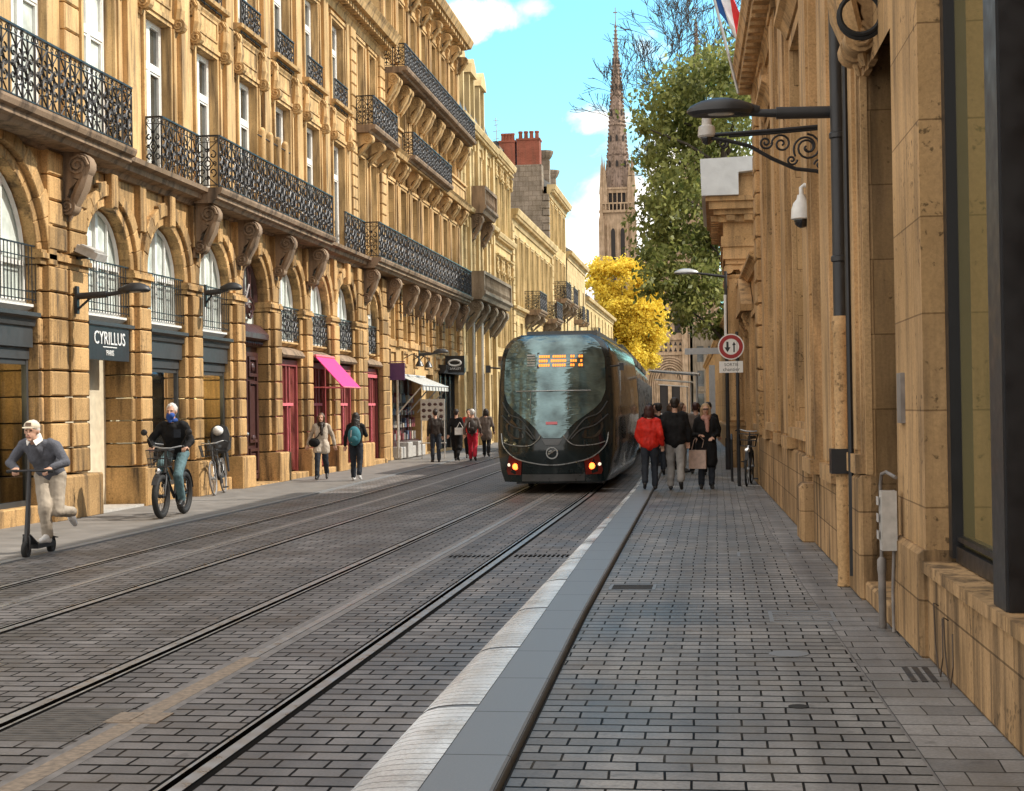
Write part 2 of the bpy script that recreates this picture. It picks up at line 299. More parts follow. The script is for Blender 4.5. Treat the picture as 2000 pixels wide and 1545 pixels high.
OCH = (.57,.362,.152)
M = dict(
 ochre=stone('ochre_limestone', OCH, bw=.9, rh=.45, jdark=.6), ochre_plain=stone('ochre_dressed_stone', (.585,.378,.166), joints=False, dirt=.9, island=.10),
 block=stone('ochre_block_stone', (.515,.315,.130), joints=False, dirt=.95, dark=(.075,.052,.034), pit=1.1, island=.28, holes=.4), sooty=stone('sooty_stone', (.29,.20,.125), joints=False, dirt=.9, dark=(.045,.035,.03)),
 cream=stone('cream_limestone', (.58,.425,.205), bw=.8, rh=.4, dirt=.3), cream_plain=stone('cream_dressed_stone', (.59,.435,.21), joints=False, dirt=.3),
 yellow=stone('yellow_limestone', (.58,.42,.185), bw=.8, rh=.4, dirt=.25), grime=stone('dark_stained_stone', (.24,.19,.13), joints=False, dirt=.8),
 rubble=stone('rough_party_wall', (.30,.235,.165), bw=.55, rh=.32, dirt=.5, mort=.02, jdark=.7, pit=1.4),
 right=stone('right_ochre_ashlar', (.53,.328,.148), holes=.65, bw=2.6, rh=.62, dirt=.7, mort=.006, jdark=.5, off=.27), right_plain=stone('right_dressed_stone', (.54,.337,.155), joints=False, dirt=.75, pit=.9, holes=.5),  # right-hand wall stone: its own base colour with random stains
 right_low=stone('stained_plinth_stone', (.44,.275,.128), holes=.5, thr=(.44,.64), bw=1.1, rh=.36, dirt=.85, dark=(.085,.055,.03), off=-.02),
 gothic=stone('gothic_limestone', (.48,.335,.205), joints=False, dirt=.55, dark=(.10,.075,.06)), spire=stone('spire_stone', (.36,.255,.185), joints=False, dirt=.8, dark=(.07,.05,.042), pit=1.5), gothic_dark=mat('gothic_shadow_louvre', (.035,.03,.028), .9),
 brick=stone('chimney_red_brick', (.27,.085,.05), bw=.24, rh=.08, dirt=.4, mort=.01, jdark=1.3),
 iron=mat('black_wrought_iron', (.018,.018,.02), .45, .3), white=mat('white_window_paint', (.78,.77,.73), .45, var=.06),
 glass=glass('dark_window_glass', (.055,.058,.052), var=.6), pale=glass('curtained_window_glass', (.60,.66,.62), .08, .25, 2.5), brownglass=glass('brown_window_glass', (.13,.10,.06), .1),  # the brown tint is the pane's own colour
 shopgrey=mat('dark_grey_shop_paint', (.045,.047,.048), .5), shopglass=clear('shop_window_glass'), slate=mat('slate_roof', (.07,.075,.085), .55, var=.3, scale=4),
 zinc=mat('zinc_sheet', (.26,.28,.29), .4, .4), maroon=mat('maroon_door_paint', (.062,.026,.024), .38), red=mat('red_shopfront_paint', (.27,.06,.058), .5),
 pink=mat('pink_shopfront_trim', (.70,.17,.20), .5), magenta=mat('magenta_awning_cloth', (.75,.045,.22), .8), redglass=glass('red_shop_glass', (.15,.04,.036), .06, .7, 1.4),
 beige=mat('beige_shop_interior', (.60,.52,.38), .7), warmlamp=mat('lit_shop_lamp', (.9,.8,.6), emis=(1,.8,.45), es=40), black=mat('black_paint', (.012,.012,.014), .4),
 rubber=mat('black_rubber', (.014,.014,.014), .75, var=.2, scale=30), steel=mat('brushed_steel', (.55,.55,.55), .3, .9), chrome=mat('chrome', (.75,.75,.76), .12, 1), dkgrey=mat('dark_grey_metal', (.042,.042,.044), .45, .4),
 silver=mat('silver_paint', (.42,.43,.44), .4, .5), whitep=mat('white_plastic', (.75,.75,.73), .35), domeglass=glass('smoked_dome', (.01,.01,.012), .03),
 pave=paver('grey_road_pavers', (.195,.178,.168), mort=.0084, jd=.03), pave2=paver('grey_pavement_pavers', (.235,.222,.207), rough=.5, mort=.0070, jd=.035), asphalt=mat('left_pavement_surface', (.175,.16,.145), .75, var=.22, scale=2.5, bump=.3),
 kerbl=mat('pale_kerb_stone', (.46,.44,.41), .42, var=.16, scale=14, bump=.1), granite=mat('grey_granite_slab', (.20,.205,.21), .5, var=.22, scale=90), joint=mat('dark_joint', (.02,.019,.018), .9),
 rail=mat('worn_rail_steel', (.40,.39,.385), .34, .55, var=.2), groove=mat('rail_groove_dirt', (.010,.009,.008), .95, spec=.03), conc=mat('pale_concrete_strip', (.20,.18,.165), .6, var=.3, scale=9), sandstrip=mat('sandy_concrete_strip', (.27,.21,.155), .85, var=.35, scale=26, streak=0),
 skin=mat('skin', (.52,.30,.21), .55, var=.05), earth=mat('ground_earth', (.11,.105,.095), .9, var=.25, scale=1.5),
)
# ------------------------------------------------------------------ daylight: sky with clouds + one sun
SUN_EL, SUN_AZ = R(43), R(10)                 # azimuth from +X towards +Y
w = bpy.data.worlds.new('World'); SC.world = w; w.use_nodes = True; nt = w.node_tree; L = nt.links.new; nt.nodes.clear()
wo = N(nt, 'ShaderNodeOutputWorld'); bg = N(nt, 'ShaderNodeBackground', i_Strength=.15)
sk = N(nt, 'ShaderNodeTexSky', sky_type='NISHITA', sun_disc=False, sun_elevation=SUN_EL, sun_rotation=pi/2-SUN_AZ, air_density=1.0, dust_density=.6, ozone_density=1.0)
tint = N(nt, 'ShaderNodeMix', data_type='RGBA', blend_type='MULTIPLY'); tint.inputs[0].default_value = 1
L(sk.outputs[0], tint.inputs[6]); tint.inputs[7].default_value = (.70, 1.22, 1.20, 1)
tc = N(nt, 'ShaderNodeTexCoord'); sp = N(nt, 'ShaderNodeSeparateXYZ'); L(tc.outputs['Generated'], sp.inputs[0])
def math_(op, a, b=None):
    n = N(nt, 'ShaderNodeMath', operation=op)
    for i, q in enumerate((a, b)):
        if q is None: continue
        if isinstance(q, (int, float)): n.inputs[i].default_value = q
        else: L(q, n.inputs[i])
    return n.outputs[0]
zz = math_('ADD', math_('MAXIMUM', sp.outputs[2], 0.0), .16)
cx = math_('DIVIDE', sp.outputs[0], zz); cy = math_('DIVIDE', sp.outputs[1], zz)
cv = N(nt, 'ShaderNodeCombineXYZ'); L(cx, cv.inputs[0]); L(cy, cv.inputs[1])
n1 = N(nt, 'ShaderNodeTexNoise', i_Scale=1.15, i_Detail=9.0, i_Roughness=.58, i_Distortion=.6); L(cv.outputs[0], n1.inputs['Vector'])
n2 = N(nt, 'ShaderNodeTexNoise', i_Scale=9.0, i_Detail=8.0, i_Roughness=.6); L(tc.outputs['Generated'], n2.inputs['Vector'])
n3 = N(nt, 'ShaderNodeTexNoise', i_Scale=22.0, i_Detail=9.0, i_Roughness=.62, i_Distortion=.4); L(tc.outputs['Generated'], n3.inputs['Vector'])
n4 = N(nt, 'ShaderNodeTexNoise', i_Scale=60.0, i_Detail=6.0); L(tc.outputs['Generated'], n4.inputs['Vector'])
# cover: cloud behind and overhead thickened out of view for neutral fill, nearly clear ahead
back = N(nt, 'ShaderNodeMapRange', i_1=.25, i_2=.75, i_3=.36, i_4=-.13); back.clamp = True; L(sp.outputs[1], back.inputs[0])
cov = math_('ADD', n1.outputs['Fac'], back.outputs[0])
# the two cloud banks that stand over the end of the street (world directions)
def bank(dx, dz, sx, sz):
    ax = math_('DIVIDE', sp.outputs[0], sp.outputs[1]); el = math_('DIVIDE', sp.outputs[2], sp.outputs[1])
    a = math_('DIVIDE', math_('SUBTRACT', ax, dx), sx); e = math_('DIVIDE', math_('SUBTRACT', el, dz), sz)
    d = math_('SQRT', math_('ADD', math_('MULTIPLY', a, a), math_('MULTIPLY', e, e)))
    d = math_('ADD', d, math_('MULTIPLY', math_('SUBTRACT', n3.outputs['Fac'], .5), 2.4)); d = math_('ADD', d, math_('MULTIPLY', math_('SUBTRACT', n2.outputs['Fac'], .5), 1.3))
    k = N(nt, 'ShaderNodeMapRange', i_1=1.2, i_2=.5); k.clamp = True; L(d, k.inputs[0])
    ahead = math_('GREATER_THAN', sp.outputs[1], .3)
    return math_('MULTIPLY', k.outputs[0], ahead)
banks = [bank(-.140, .258, .040, .013), bank(-.118, .262, .02, .010), bank(-.160, .246, .02, .006), bank(-.072, .187, .030, .012), bank(-.050, .115, .052, .075), bank(-.085, .085, .025, .05), bank(-.02, .15, .05, .06)]
bs = banks[0]
for b_ in banks[1:]: bs = math_('MAXIMUM', bs, b_)
mk = N(nt, 'ShaderNodeMapRange', i_1=.54, i_2=.74); mk.clamp = True; L(cov, mk.inputs[0])
mb_ = N(nt, 'ShaderNodeMapRange', i_1=.0, i_2=.9); mb_.clamp = True; L(bs, mb_.inputs[0])
cm = math_('MAXIMUM', mk.outputs[0], mb_.outputs[0])
shade = N(nt, 'ShaderNodeMapRange', i_1=.36, i_2=.64, i_3=1.0, i_4=.55); L(n3.outputs['Fac'], shade.inputs[0])
cc = N(nt, 'ShaderNodeMix', data_type='RGBA', blend_type='MULTIPLY'); cc.inputs[0].default_value = 1; cc.inputs[6].default_value = (7.9, 7.5, 7.0, 1); L(shade.outputs[0], cc.inputs[7])
mx = N(nt, 'ShaderNodeMix', data_type='RGBA'); L(cm, mx.inputs[0]); L(tint.outputs[2], mx.inputs[6]); L(cc.outputs[2], mx.inputs[7])
L(mx.outputs[2], bg.inputs[0]); L(bg.outputs[0], wo.inputs[0])
sl = bpy.data.lights.new('sun', 'SUN'); sl.energy = 3.0; sl.angle = R(.55); sl.color = (1, .93, .82)
so = bpy.data.objects.new('sun', sl); COL.objects.link(so)
so.rotation_euler = Vector((-cos(SUN_EL)*cos(SUN_AZ), -cos(SUN_EL)*sin(SUN_AZ), -sin(SUN_EL))).to_track_quat('-Z', 'Y').to_euler()
SC.view_settings.view_transform = 'Standard'; SC.view_settings.look = 'None'; SC.view_settings.exposure = .85; SC.view_settings.gamma = 1

# ------------------------------------------------------------------ ground, road, pavements
YS = [2, 4, 6, 8, 10, 12, 14, 17, 20, 23, 26, 28, 30, 33, 36, 40, 45, 50, 56, 63, 70, 80, 90, 100, 115, 130]
def lerp(tab, y):
    if y <= tab[0][0]: a, b = tab[0], tab[1]
    else:
        for a, b in zip(tab, tab[1:]):
            if y <= b[0]: break
    return a[1] + (b[1]-a[1])*(y-a[0])/(b[0]-a[0]) if y <= tab[-1][0] else tab[-1][1]
def ribbon(mb, fx0, fx1, z0, z1=None, ys=YS):
    z1 = z0 if z1 is None else z1
    f0 = fx0 if callable(fx0) else (lambda y: fx0 + bend(y)); f1 = fx1 if callable(fx1) else (lambda y: fx1 + bend(y))
    A = [mb.vert((f0(y), y, z0)) for y in ys]; B = [mb.vert((f1(y), y, z1)) for y in ys]
    for i in range(len(ys)-1): mb.face((A[i], B[i], B[i+1], A[i+1]))
g = MB(); g.poly([(-700,-60,-.06),(700,-60,-.06),(700,900,-.06),(-700,900,-.06)]); struct('ground', g, M['earth'])
RAILS = [(-3.84, 1), (-2.38, -1), (-5.47, -1), (-6.85, 1)]       # centre, side of the groove
APS = [-3.12, -6.16]
cuts = sorted([(x-(.085 if s_ > 0 else .11), x+(.11 if s_ > 0 else .085)) for x, s_ in RAILS] + [(x-.11, x+.11) for x in APS])
edges = [-7.87] + [q for c in cuts for q in c] + [-1.60]
road = MB()
for i in range(0, len(edges), 2): ribbon(road, edges[i], edges[i+1], 0)
struct('road', road, M['pave'])
bed = MB(); ribbon(bed, -7.9, -1.3, -.05); struct('track_bed', bed, M['joint'])
for n, (x, sgn) in enumerate(RAILS):
    mb = MB()
    def rb(a, b, z0, z1=None, k=0):
        mb.k = k; ribbon(mb, x+min(a*sgn, b*sgn), x+max(a*sgn, b*sgn), z0, z1)
    rb(-.085, -.045, .001, k=1); rb(-.045, .022, .006, k=0); rb(.022, .066, -.03, k=1); rb(.066, .086, .004, k=0); rb(.086, .11, .001, k=1)
    mb.k = 1
    for e, za in ((.022, .006), (.066, .004)):                       # walls of the groove
        ribbon(mb, x+e*sgn, x+e*sgn+.0005, -.03, za)
    o = obj('tram_rail', mb, [M['rail'], M['groove']])
    tag(o, ['grooved tram rail left of the tram, running under its left side', 'grooved tram rail nearest the pale kerb, running under the right side of the tram',
            'right rail of the empty far tram track', 'leftmost tram rail, beside the sunny left pavement'][n], 'tram rail', 'tram rails set in the paving')
for n, x in enumerate(APS):
    mb = MB(); near = [y for y in YS if y <= 10]; far = [y for y in YS if y >= 10]
    if n == 0: mb.k = 2; ribbon(mb, x-.06, x+.06, .002, ys=near); mb.k = 0; ribbon(mb, x-.11, x-.06, .001, ys=near); ribbon(mb, x+.06, x+.11, .001, ys=near)
    mb.k = 0; ys = far if n == 0 else YS
    ribbon(mb, x-.105, x-.03, .001, ys=ys); mb.k = 1; ribbon(mb, x-.03, x+.03, .004, ys=ys); mb.k = 0; ribbon(mb, x+.03, x+.105, .001, ys=ys)
    o = obj('power_strip', mb, [M['conc'], M['rail'], M['sandstrip']])
    tag(o, ['pale power strip midway between the two rails the tram runs on, sandy in front', 'power strip midway between the rails of the empty far track'][n], 'power strip', 'power strips between the tram rails')
mb = MB(); bx = APS[0]; mb.box(bx-.16, bx+.14, 7.85, 8.12, -.02, .006); mb.box(bx-.105, bx-.02, 7.88, 8.09, .004, .009)
tag(obj('cover_plate', mb, M['sandstrip']), 'pale square cover plate set across the sandy power strip', 'cover plate')
mb = MB(); mb.box(-3.72, -3.26, 7.4, 8.25, -.02, .004)
for k in range(14): mb.box(-3.70, -3.28, 7.44+k*.057, 7.46+k*.057, .003, .007)
tag(obj('drain_grille', mb, mat('ribbed_iron_cover', (.13,.115,.10), .7, .2, var=.3, scale=12)), 'flat ribbed drain grille between the paving and the left tram rail', 'drain grille')
mb = MB()
for k in range(9): mb.box(-2.98+k*.052, -2.955+k*.052, 16.8, 17.0, -.02, .005)
for k in range(12): mb.box(-2.25+k*.052, -2.225+k*.052, 16.8, 17.05, -.02, .005)
tag(obj('slot_drain', mb, M['groove']), 'row of dark drain slots crossing the track in front of the tram', 'slot drain')

XL = lambda y: lerp([(3,-1.585),(6.6,-1.60),(11,-1.625),(34,-1.65)], y) + bend(y)
XB = lambda y: lerp([(3,-1.23),(6.45,-1.27),(10.1,-1.33),(17,-1.455),(27,-1.54)], y) + bend(y)
XR = lambda y: lerp([(3,-.89),(6.45,-.95),(11.7,-1.05),(28,-1.22)], y) + bend(y)
M['kerbrib'] = paver('ribbed_pale_kerb', (.76,.785,.80), bw=60, rh=.105, jd=.22, rough=.25, var=.05, mort=.0026)
kb = MB(); kz = [(0, .0), (.12, .026), (.3, .042), (.55, .050), (.8, .053), (1, .053)]
ky = [2.2 + 2*k for k in range(60)]
for a in ky:
    for y0, y1, k in ((a, a+1.93, 0), (a+1.93, a+2.0, 1)):
        kb.k = k; sub = [y0, (y0+y1)/2, y1] if k == 0 else [y0, y1]; dz = 0 if k == 0 else -.004
        for (t0, q0), (t1, q1) in zip(kz, kz[1:]):
            A = [kb.vert((XL(y)+(XB(y)-XL(y))*t0, y, q0+dz)) for y in sub]; B = [kb.vert((XL(y)+(XB(y)-XL(y))*t1, y, q1+dz)) for y in sub]
            for i in range(len(sub)-1): kb.face((A[i], B[i], B[i+1], A[i+1]))
struct('kerb', kb, [M['kerbrib'], M['granite']], smooth=40)
sb = MB(); a = 2.0
while a < 120:
    b_ = a + 1.0; g0 = .004
    for f0, f1, z0, z1 in ((lambda y: XB(y)+.006, lambda y: XR(y)-.02, .055, .055), (lambda y: XR(y)-.02, XR, .055, .046), (XR, lambda y: XR(y)+.001, .046, .0)):
        ribbon(sb, f0, f1, z0, z1, ys=[a+g0, b_-g0])
    a = b_
struct('kerb_slab', sb, M['granite'])
jb = MB(); ribbon(jb, XB, lambda y: XR(y)-.002, .049); ribbon(jb, XR, lambda y: XR(y)+.022, .0); struct('kerb_joint', jb, M['joint'])
JL = lambda y: lerp([(3,.99),(6.7,.92),(10.7,.81),(14.7,.71),(30,.50)], y) + bend(y)*.6
pv = MB(); ribbon(pv, lambda y: XR(y)+.022, JL, .012); struct('pavement', pv, M['pave2'])
M['slabs'] = paver('large_pavement_slabs', (.225,.212,.20), bw=.36, rh=.25, jd=.2, rough=.5, mort=.0045)
pb = MB(); ribbon(pb, lambda y: JL(y)+.016, lambda y: max(xr(y)+.8, JL(y)+1), .013); struct('pavement_border', pb, M['slabs'])
pj = MB(); ribbon(pj, JL, lambda y: JL(y)+.016, .008); struct('pavement_joint', pj, M['conc'])
pl = MB(); ribbon(pl, -11.6, -8.00, .022); pl.k = 1; ribbon(pl, -8.0, -7.87, .020); ribbon(pl, -7.871, -7.869, .020, -.04)
struct('left_pavement', pl, [M['asphalt'], M['granite']])
# covers and drains in the right pavement
def cover(x, y, wx, wy, mat_, label, name='manhole_cover', cat='manhole cover'):
    mb = MB(); mb.box(x-wx/2, x+wx/2, y-wy/2, y+wy/2, .0, .016)
    mb.k = 1
    for k in range(5): mb.box(x-wx/2+.03, x+wx/2-.03, y-wy/2+.03+k*(wy-.06)/5, y-wy/2+.03+(k+.5)*(wy-.06)/5, .015, .019)
    tag(obj(name, mb, [M['granite'], mat_]), label, cat)
cover(-.78, 13.9, .42, .42, M['joint'], 'dark square manhole cover by the edge of the granite kerb slab')
cover(.47, 16.9, .55, .5, M['slabs'], 'square manhole cover far up the right pavement, before the bicycle')
cover(.62, 12.0, .5, .62, M['slabs'], 'long pale cover in the middle of the right pavement')
mb = MB(); mb.lathe([(.0,.013),(.055,.0135),(.055,.016),(.03,.0165),(0.001,.0165)], (.41, 8.43, 0), 18); tag(obj('valve_cover', mb, M['joint']), 'small round dark valve cover in the right pavement', 'valve cover')
mb = MB(); mb.lathe([(.0,.013),(.13,.0135),(.13,.016),(.1,.0165),(0.001,.0165)], (.44, 10.2, 0), 22); tag(obj('valve_cover', mb, M['granite']), 'wide round grey cover among the right pavement bricks', 'valve cover')
mb = MB(); x0 = 1.08
mb.box(x0, x0+.2, 9.15, 9.75, .0, .012); mb.k = 1
for k in range(3): mb.box(x0+.02+k*.06, x0+.055+k*.06, 9.2, 9.7, .010, .017)
tag(obj('drain_grate', mb, [M['joint'], M['dkgrey']]), 'small iron drain grate at the foot of the right-hand wall', 'drain grate')
# ------------------------------------------------------------------ ironwork
def spiral(c, r0, a0, turns, plane, n=18, shrink=.12):
    pts = []
    for i in range(n+1):
        t = i/n; r = r0*(1-t*(1-shrink)); a = a0 + turns*2*pi*t
        pts.append((c[0]+r*cos(a), c[1]+r*sin(a)))
    return [plane(*p) for p in pts]
def railing(mb, p0, p1, h, z, r=.013, unit=.5, base=True, depth=0):
    """scrollwork railing from p0 to p1 (xy) standing at z"""
    p0 = Vector((p0[0], p0[1], 0)); p1 = Vector((p1[0], p1[1], 0)); d = p1-p0; L_ = d.length; t = d/L_
    n = max(1, round(L_/unit)); U = L_/n
    nrm = Vector((-t.y, t.x, 0))
    def bar(a, b, rr): mb.tube([a, b], rr, 4)
    Z = lambda s, q, o=0: p0 + t*s + Vector((0, 0, z+q)) + nrm*o
    a, b = Z(0, h), Z(L_, h)
    for q, hh, ww in ((h, .03, .028), (h-.12, .012, .012), (.05, .018, .014)):
        mb.prism([Z(0, q-hh/2, -ww), Z(0, q-hh/2, ww), Z(0, q+hh/2, ww), Z(0, q+hh/2, -ww)], tuple(t*L_))
    for i in range(n+1): bar(Z(i*U, 0), Z(i*U, h), r*1.15)
    lo, hi = .05, h-.12; mid = (lo+hi)/2; H = hi-lo
    for i in range(n):
        s0 = i*U
        P = lambda x, y: Z(s0+x, y, .012*((i % 2)*2-1))
        for sg, cx in ((1, .27), (-1, .73)):
            c = U*cx
            mb.tube(spiral((c, lo+H*.70), U*.20, pi*.5, .95*sg, P, 12), r, 4, cap=False)
            mb.tube(spiral((c, lo+H*.30), U*.21, -pi*.5, -1.0*sg, P, 12), r, 4, cap=False)
            mb.tube([P(c+sg*U*.2, lo+H*.66), P(c-sg*U*.05, lo+H*.5), P(c+sg*U*.2, lo+H*.34)], r*.9, 4, cap=False)
        mb.tube(spiral((U*.5, mid), U*.13, 0, 1, P, 10, 1), r*.9, 4, cap=False)
        for cx, cy in ((.2, .5), (.8, .5), (.5, .82), (.5, .18)): mb.tube(spiral((U*cx, lo+H*cy), U*.12, cx*6, 1.3, P, 9), r*.9, 4, cap=False)
        mb.tube([P(U*.5, lo), P(U*.5, mid-U*.13)], r, 4, cap=False); mb.tube([P(U*.5, mid+U*.13), P(U*.5, hi)], r, 4, cap=False)
        mb.tube([P(U*.08, lo), P(U*.5, lo+H*.2), P(U*.92, lo)], r*.8, 4, cap=False)
        mb.tube([P(U*.06, hi), P(U*.5, hi-H*.2), P(U*.94, hi)], r*.8, 4, cap=False)
        for q in (.1, .5, .9): mb.tube(spiral((U*q, h-.066), .036, 0, 1, P, 7, 1), r*.6, 4, cap=False)
def bars(mb, x, y0, y1, z0, z1, step=.11, r=.009):
    n = round((y1-y0)/step)
    for i in range(n+1): y = y0+(y1-y0)*i/n; mb.tube([(x, y, z0), (x, y, z1)], r, 4)
    for z, q in ((z1, .016), (z0+.04, .011), (z1-.18, .010), (z0+.16, .010)): mb.box(x-q, x+q, y0, y1, z-q*.7, z+q*.7)

# ------------------------------------------------------------------ masonry pieces for facades facing +x
def console(mb, x, y0, y1, ztop, h, d):
    """scrolled bracket: two volutes joined by an S, carved front"""
    pts = []
    R1, R2 = h*.20, h*.13
    for i in range(9): a = pi*.5 - i*pi*1.15/8; pts.append((x+d-R1+R1*cos(a), ztop-R1+R1*sin(a)))
    for i in range(5): t = i/4; pts.append((x+d*(.58-.36*t**.7)+.02*sin(t*9), ztop-h*(.42+.25*t)))
    for i in range(8): a = pi*.35 - i*pi*1.1/7; pts.append((x+R2*.9+R2*cos(a), ztop-h*.80+R2*sin(a)))
    pts.append((x+.03, ztop-h)); pts.append((x-.02, ztop-h)); pts.append((x-.02, ztop))
    mb.prism([(px, y0, pz) for px, pz in pts], (0, y1-y0, 0))
    for yy in (y0, y1):
        s = -1 if yy == y0 else 1
        cx, cz = x+d-R1, ztop-R1
        mb.tube([(cx+R1*.82*(1-i/20)*cos(i*.75), yy+s*.012, cz+R1*.82*(1-i/20)*sin(i*.75)) for i in range(18)], R1*.13, 5)
        cx, cz = x+R2*.9, ztop-h*.80
        mb.tube([(cx+R2*.82*(1-i/16)*cos(i*.8+1), yy+s*.012, cz+R2*.82*(1-i/16)*sin(i*.8+1)) for i in range(14)], R2*.15, 5)
    yc = (y0+y1)/2                                                   # leaf on the front
    for k in (-1, 0, 1):
        mb.tube([(x+d*.98-R1*.3, yc+k*(y1-y0)*.27, ztop-R1*1.2), (x+d*.66, yc+k*(y1-y0)*.30, ztop-h*.5), (x+d*.40, yc+k*(y1-y0)*.2, ztop-h*.75), (x+d*.2, yc, ztop-h*1.02)], [.03*h/.6, .05*h/.6, .045*h/.6, .015], 6)
def arch_pts(yc, zs, r, n=18, a0=0, a1=pi): return [(yc+r*cos(a0+(a1-a0)*i/n), zs+r*sin(a0+(a1-a0)*i/n)) for i in range(n+1)]
def arch_panel(mb, y0, y1, yc, r, zs, zt, xf, xb, n=18):
    """wall above the springing with a round-headed hole, plus soffit"""
    P = arch_pts(yc, zs, r, n)
    for (a, b), (c, d) in zip(P, P[1:]):
        mb.poly([(xf,a,b),(xf,c,d),(xf,c,zt),(xf,a,zt)]); mb.poly([(xf,a,b),(xb,a,b),(xb,c,d),(xf,c,d)])
    if y0 < yc-r: mb.poly([(xf,y0,zs),(xf,yc-r,zs),(xf,yc-r,zt),(xf,y0,zt)])
    if y1 > yc+r: mb.poly([(xf,yc+r,zs),(xf,y1,zs),(xf,y1,zt),(xf,yc+r,zt)])
def voussoirs(mb, yc, zs, r, w, xb, xf, n=11, gap=.012, a0=0, a1=pi, stepped=True):
    for i in range(n):
        q0 = a0+(a1-a0)*i/n + gap/(2*r); q1 = a0+(a1-a0)*(i+1)/n - gap/(2*r)
        ww = w*(1.25 if stepped and (i % 2 == 0) else 1) if n > 5 else w
        c = .012
        def ring(x, dr0, dr1, dq): return [(x, yc+(r+dr0)*cos(a), zs+(r+dr0)*sin(a)) for a in (q0+dq, (q0+q1)/2, q1-dq)] + [(x, yc+(r+ww-dr1)*cos(a), zs+(r+ww-dr1)*sin(a)) for a in (q1-dq*.7, (q0+q1)/2, q0+dq*.7)]
        A = [mb.vert(p) for p in ring(xb, 0, 0, 0)]; B = [mb.vert(p) for p in ring(xf-c, 0, 0, 0)]; D = [mb.vert(p) for p in ring(xf, c, c, c/r)]
        for j in range(6):
            k = (j+1) % 6; mb.face((A[j],A[k],B[k],B[j])); mb.face((B[j],B[k],D[k],D[j]))
        mb.face(D)
def pier_blocks(mb, y0, y1, z0, z1, xb, xf, rh=.42, gap=.024, c=.022):
    n = max(1, round((z1-z0)/rh)); h = (z1-z0)/n
    for i in range(n): mb.block(xb, xf, y0, y1, z0+i*h+gap/2, z0+(i+1)*h-gap/2, c)
CACHE = {}
def window(root, y, z, xw, w_, h, style='casement', pane='glass', curtain=None, rz=0, tr=.70, paint='white'):
    """window part with frame, pane (and curtain); shared meshes; local +x is outwards"""
    key = (style, round(w_, 2), round(h, 2), pane, curtain, tr, paint)
    if key not in CACHE:
        f = MB(); p = MB(); hw = w_/2
        if style == 'arch':
            r = hw; hs = h-r
            for a, t in ((-hw, .08), (hw-.08, .08)): f.box(-.04, .04, a, a+t, 0, hs)
            P = arch_pts(0, hs, r-.04, 16); f.tube([(0, q, s) for q, s in P], .045, 4)
            f.box(-.035, .035, -hw+.08, hw-.08, 0, .09); f.box(-.03, .03, -.05, .05, .09, h-.06); f.box(-.03, .028, -hw+.08, hw-.08, hs-.03, hs+.04)
            for a in (-hw*.5, hw*.5): f.box(-.02, .02, a-.022, a+.022, .09, hs+r*.8)
            p.poly([(-.03, -hw, 0), (-.03, hw, 0)] + [(-.03, a, b) for a, b in arch_pts(0, hs, r, 16)])
        else:
            f.frame(-hw, hw, 0, h, .075, -.04, .04); f.box(-.035, .035, -.055, .055, .075, h-.075)
            f.box(-.035, .045, -hw+.075, -.055, h*tr-.06, h*tr+.06); f.box(-.035, .045, .055, hw-.075, h*tr-.06, h*tr+.06)
            for a, b in ((-hw+.075, -.055), (.055, hw-.075)):
                f.frame(a, b, .075, h*tr-.06, .045, -.02, .03); f.frame(a, b, h*tr+.06, h-.075, .035, -.02, .03)
            p.poly([(-.02, -hw, 0), (-.02, hw, 0), (-.02, hw, h), (-.02, -hw, h)])
        CACHE[key] = (f.mesh('window'), p.mesh('pane'))
    fm, pm = CACHE[key]
    o = obj('window', fm, M[paint], root, Vector((xw, y, z))-root.location, (0, 0, rz)); obj('pane', pm, M[pane], o)
    return o
def bpart(name, mb, m, root, **k): return obj(name, mb, m, root, -root.location, **k)
def surround_mesh(w_, h, frieze=.72, con=True):
    """stone surround of a tall window: moulded frame, frieze panel, two consoles and a small cornice; local, facing +x"""
    s = MB(); hw = w_/2
    for t, d in ((.10, .055), (.18, .09)):
        a = hw + t - .09
        s.box(0, d, -a-.09, -a, -.0, h+.0); s.box(0, d, a, a+.09, 0, h)
        s.box(0, d-.002, -a-.09, a+.09, h+t-.09, h+t)
    z0 = h+.2
    if frieze:
        s.box(0, .05, -hw-.16, hw+.16, z0, z0+frieze); s.frame(-hw-.02, hw+.02, z0+.14, z0+frieze-.14, .05, .05, .075)
        s.mould([(0, z0+frieze), (.10, z0+frieze), (.14, z0+frieze+.05), (.24, z0+frieze+.07), (.26, z0+frieze+.14), (0, z0+frieze+.16)], -hw-.36, hw+.36)
    if con:
        for a in (-hw-.34, hw+.16): console(s, .03, a, a+.18, z0+frieze, frieze+.32, .19)
    s.box(.0, .03, -hw-.34, -hw-.2, 0, h+.1); s.box(0, .03, hw+.2, hw+.34, 0, h+.1)
    return s

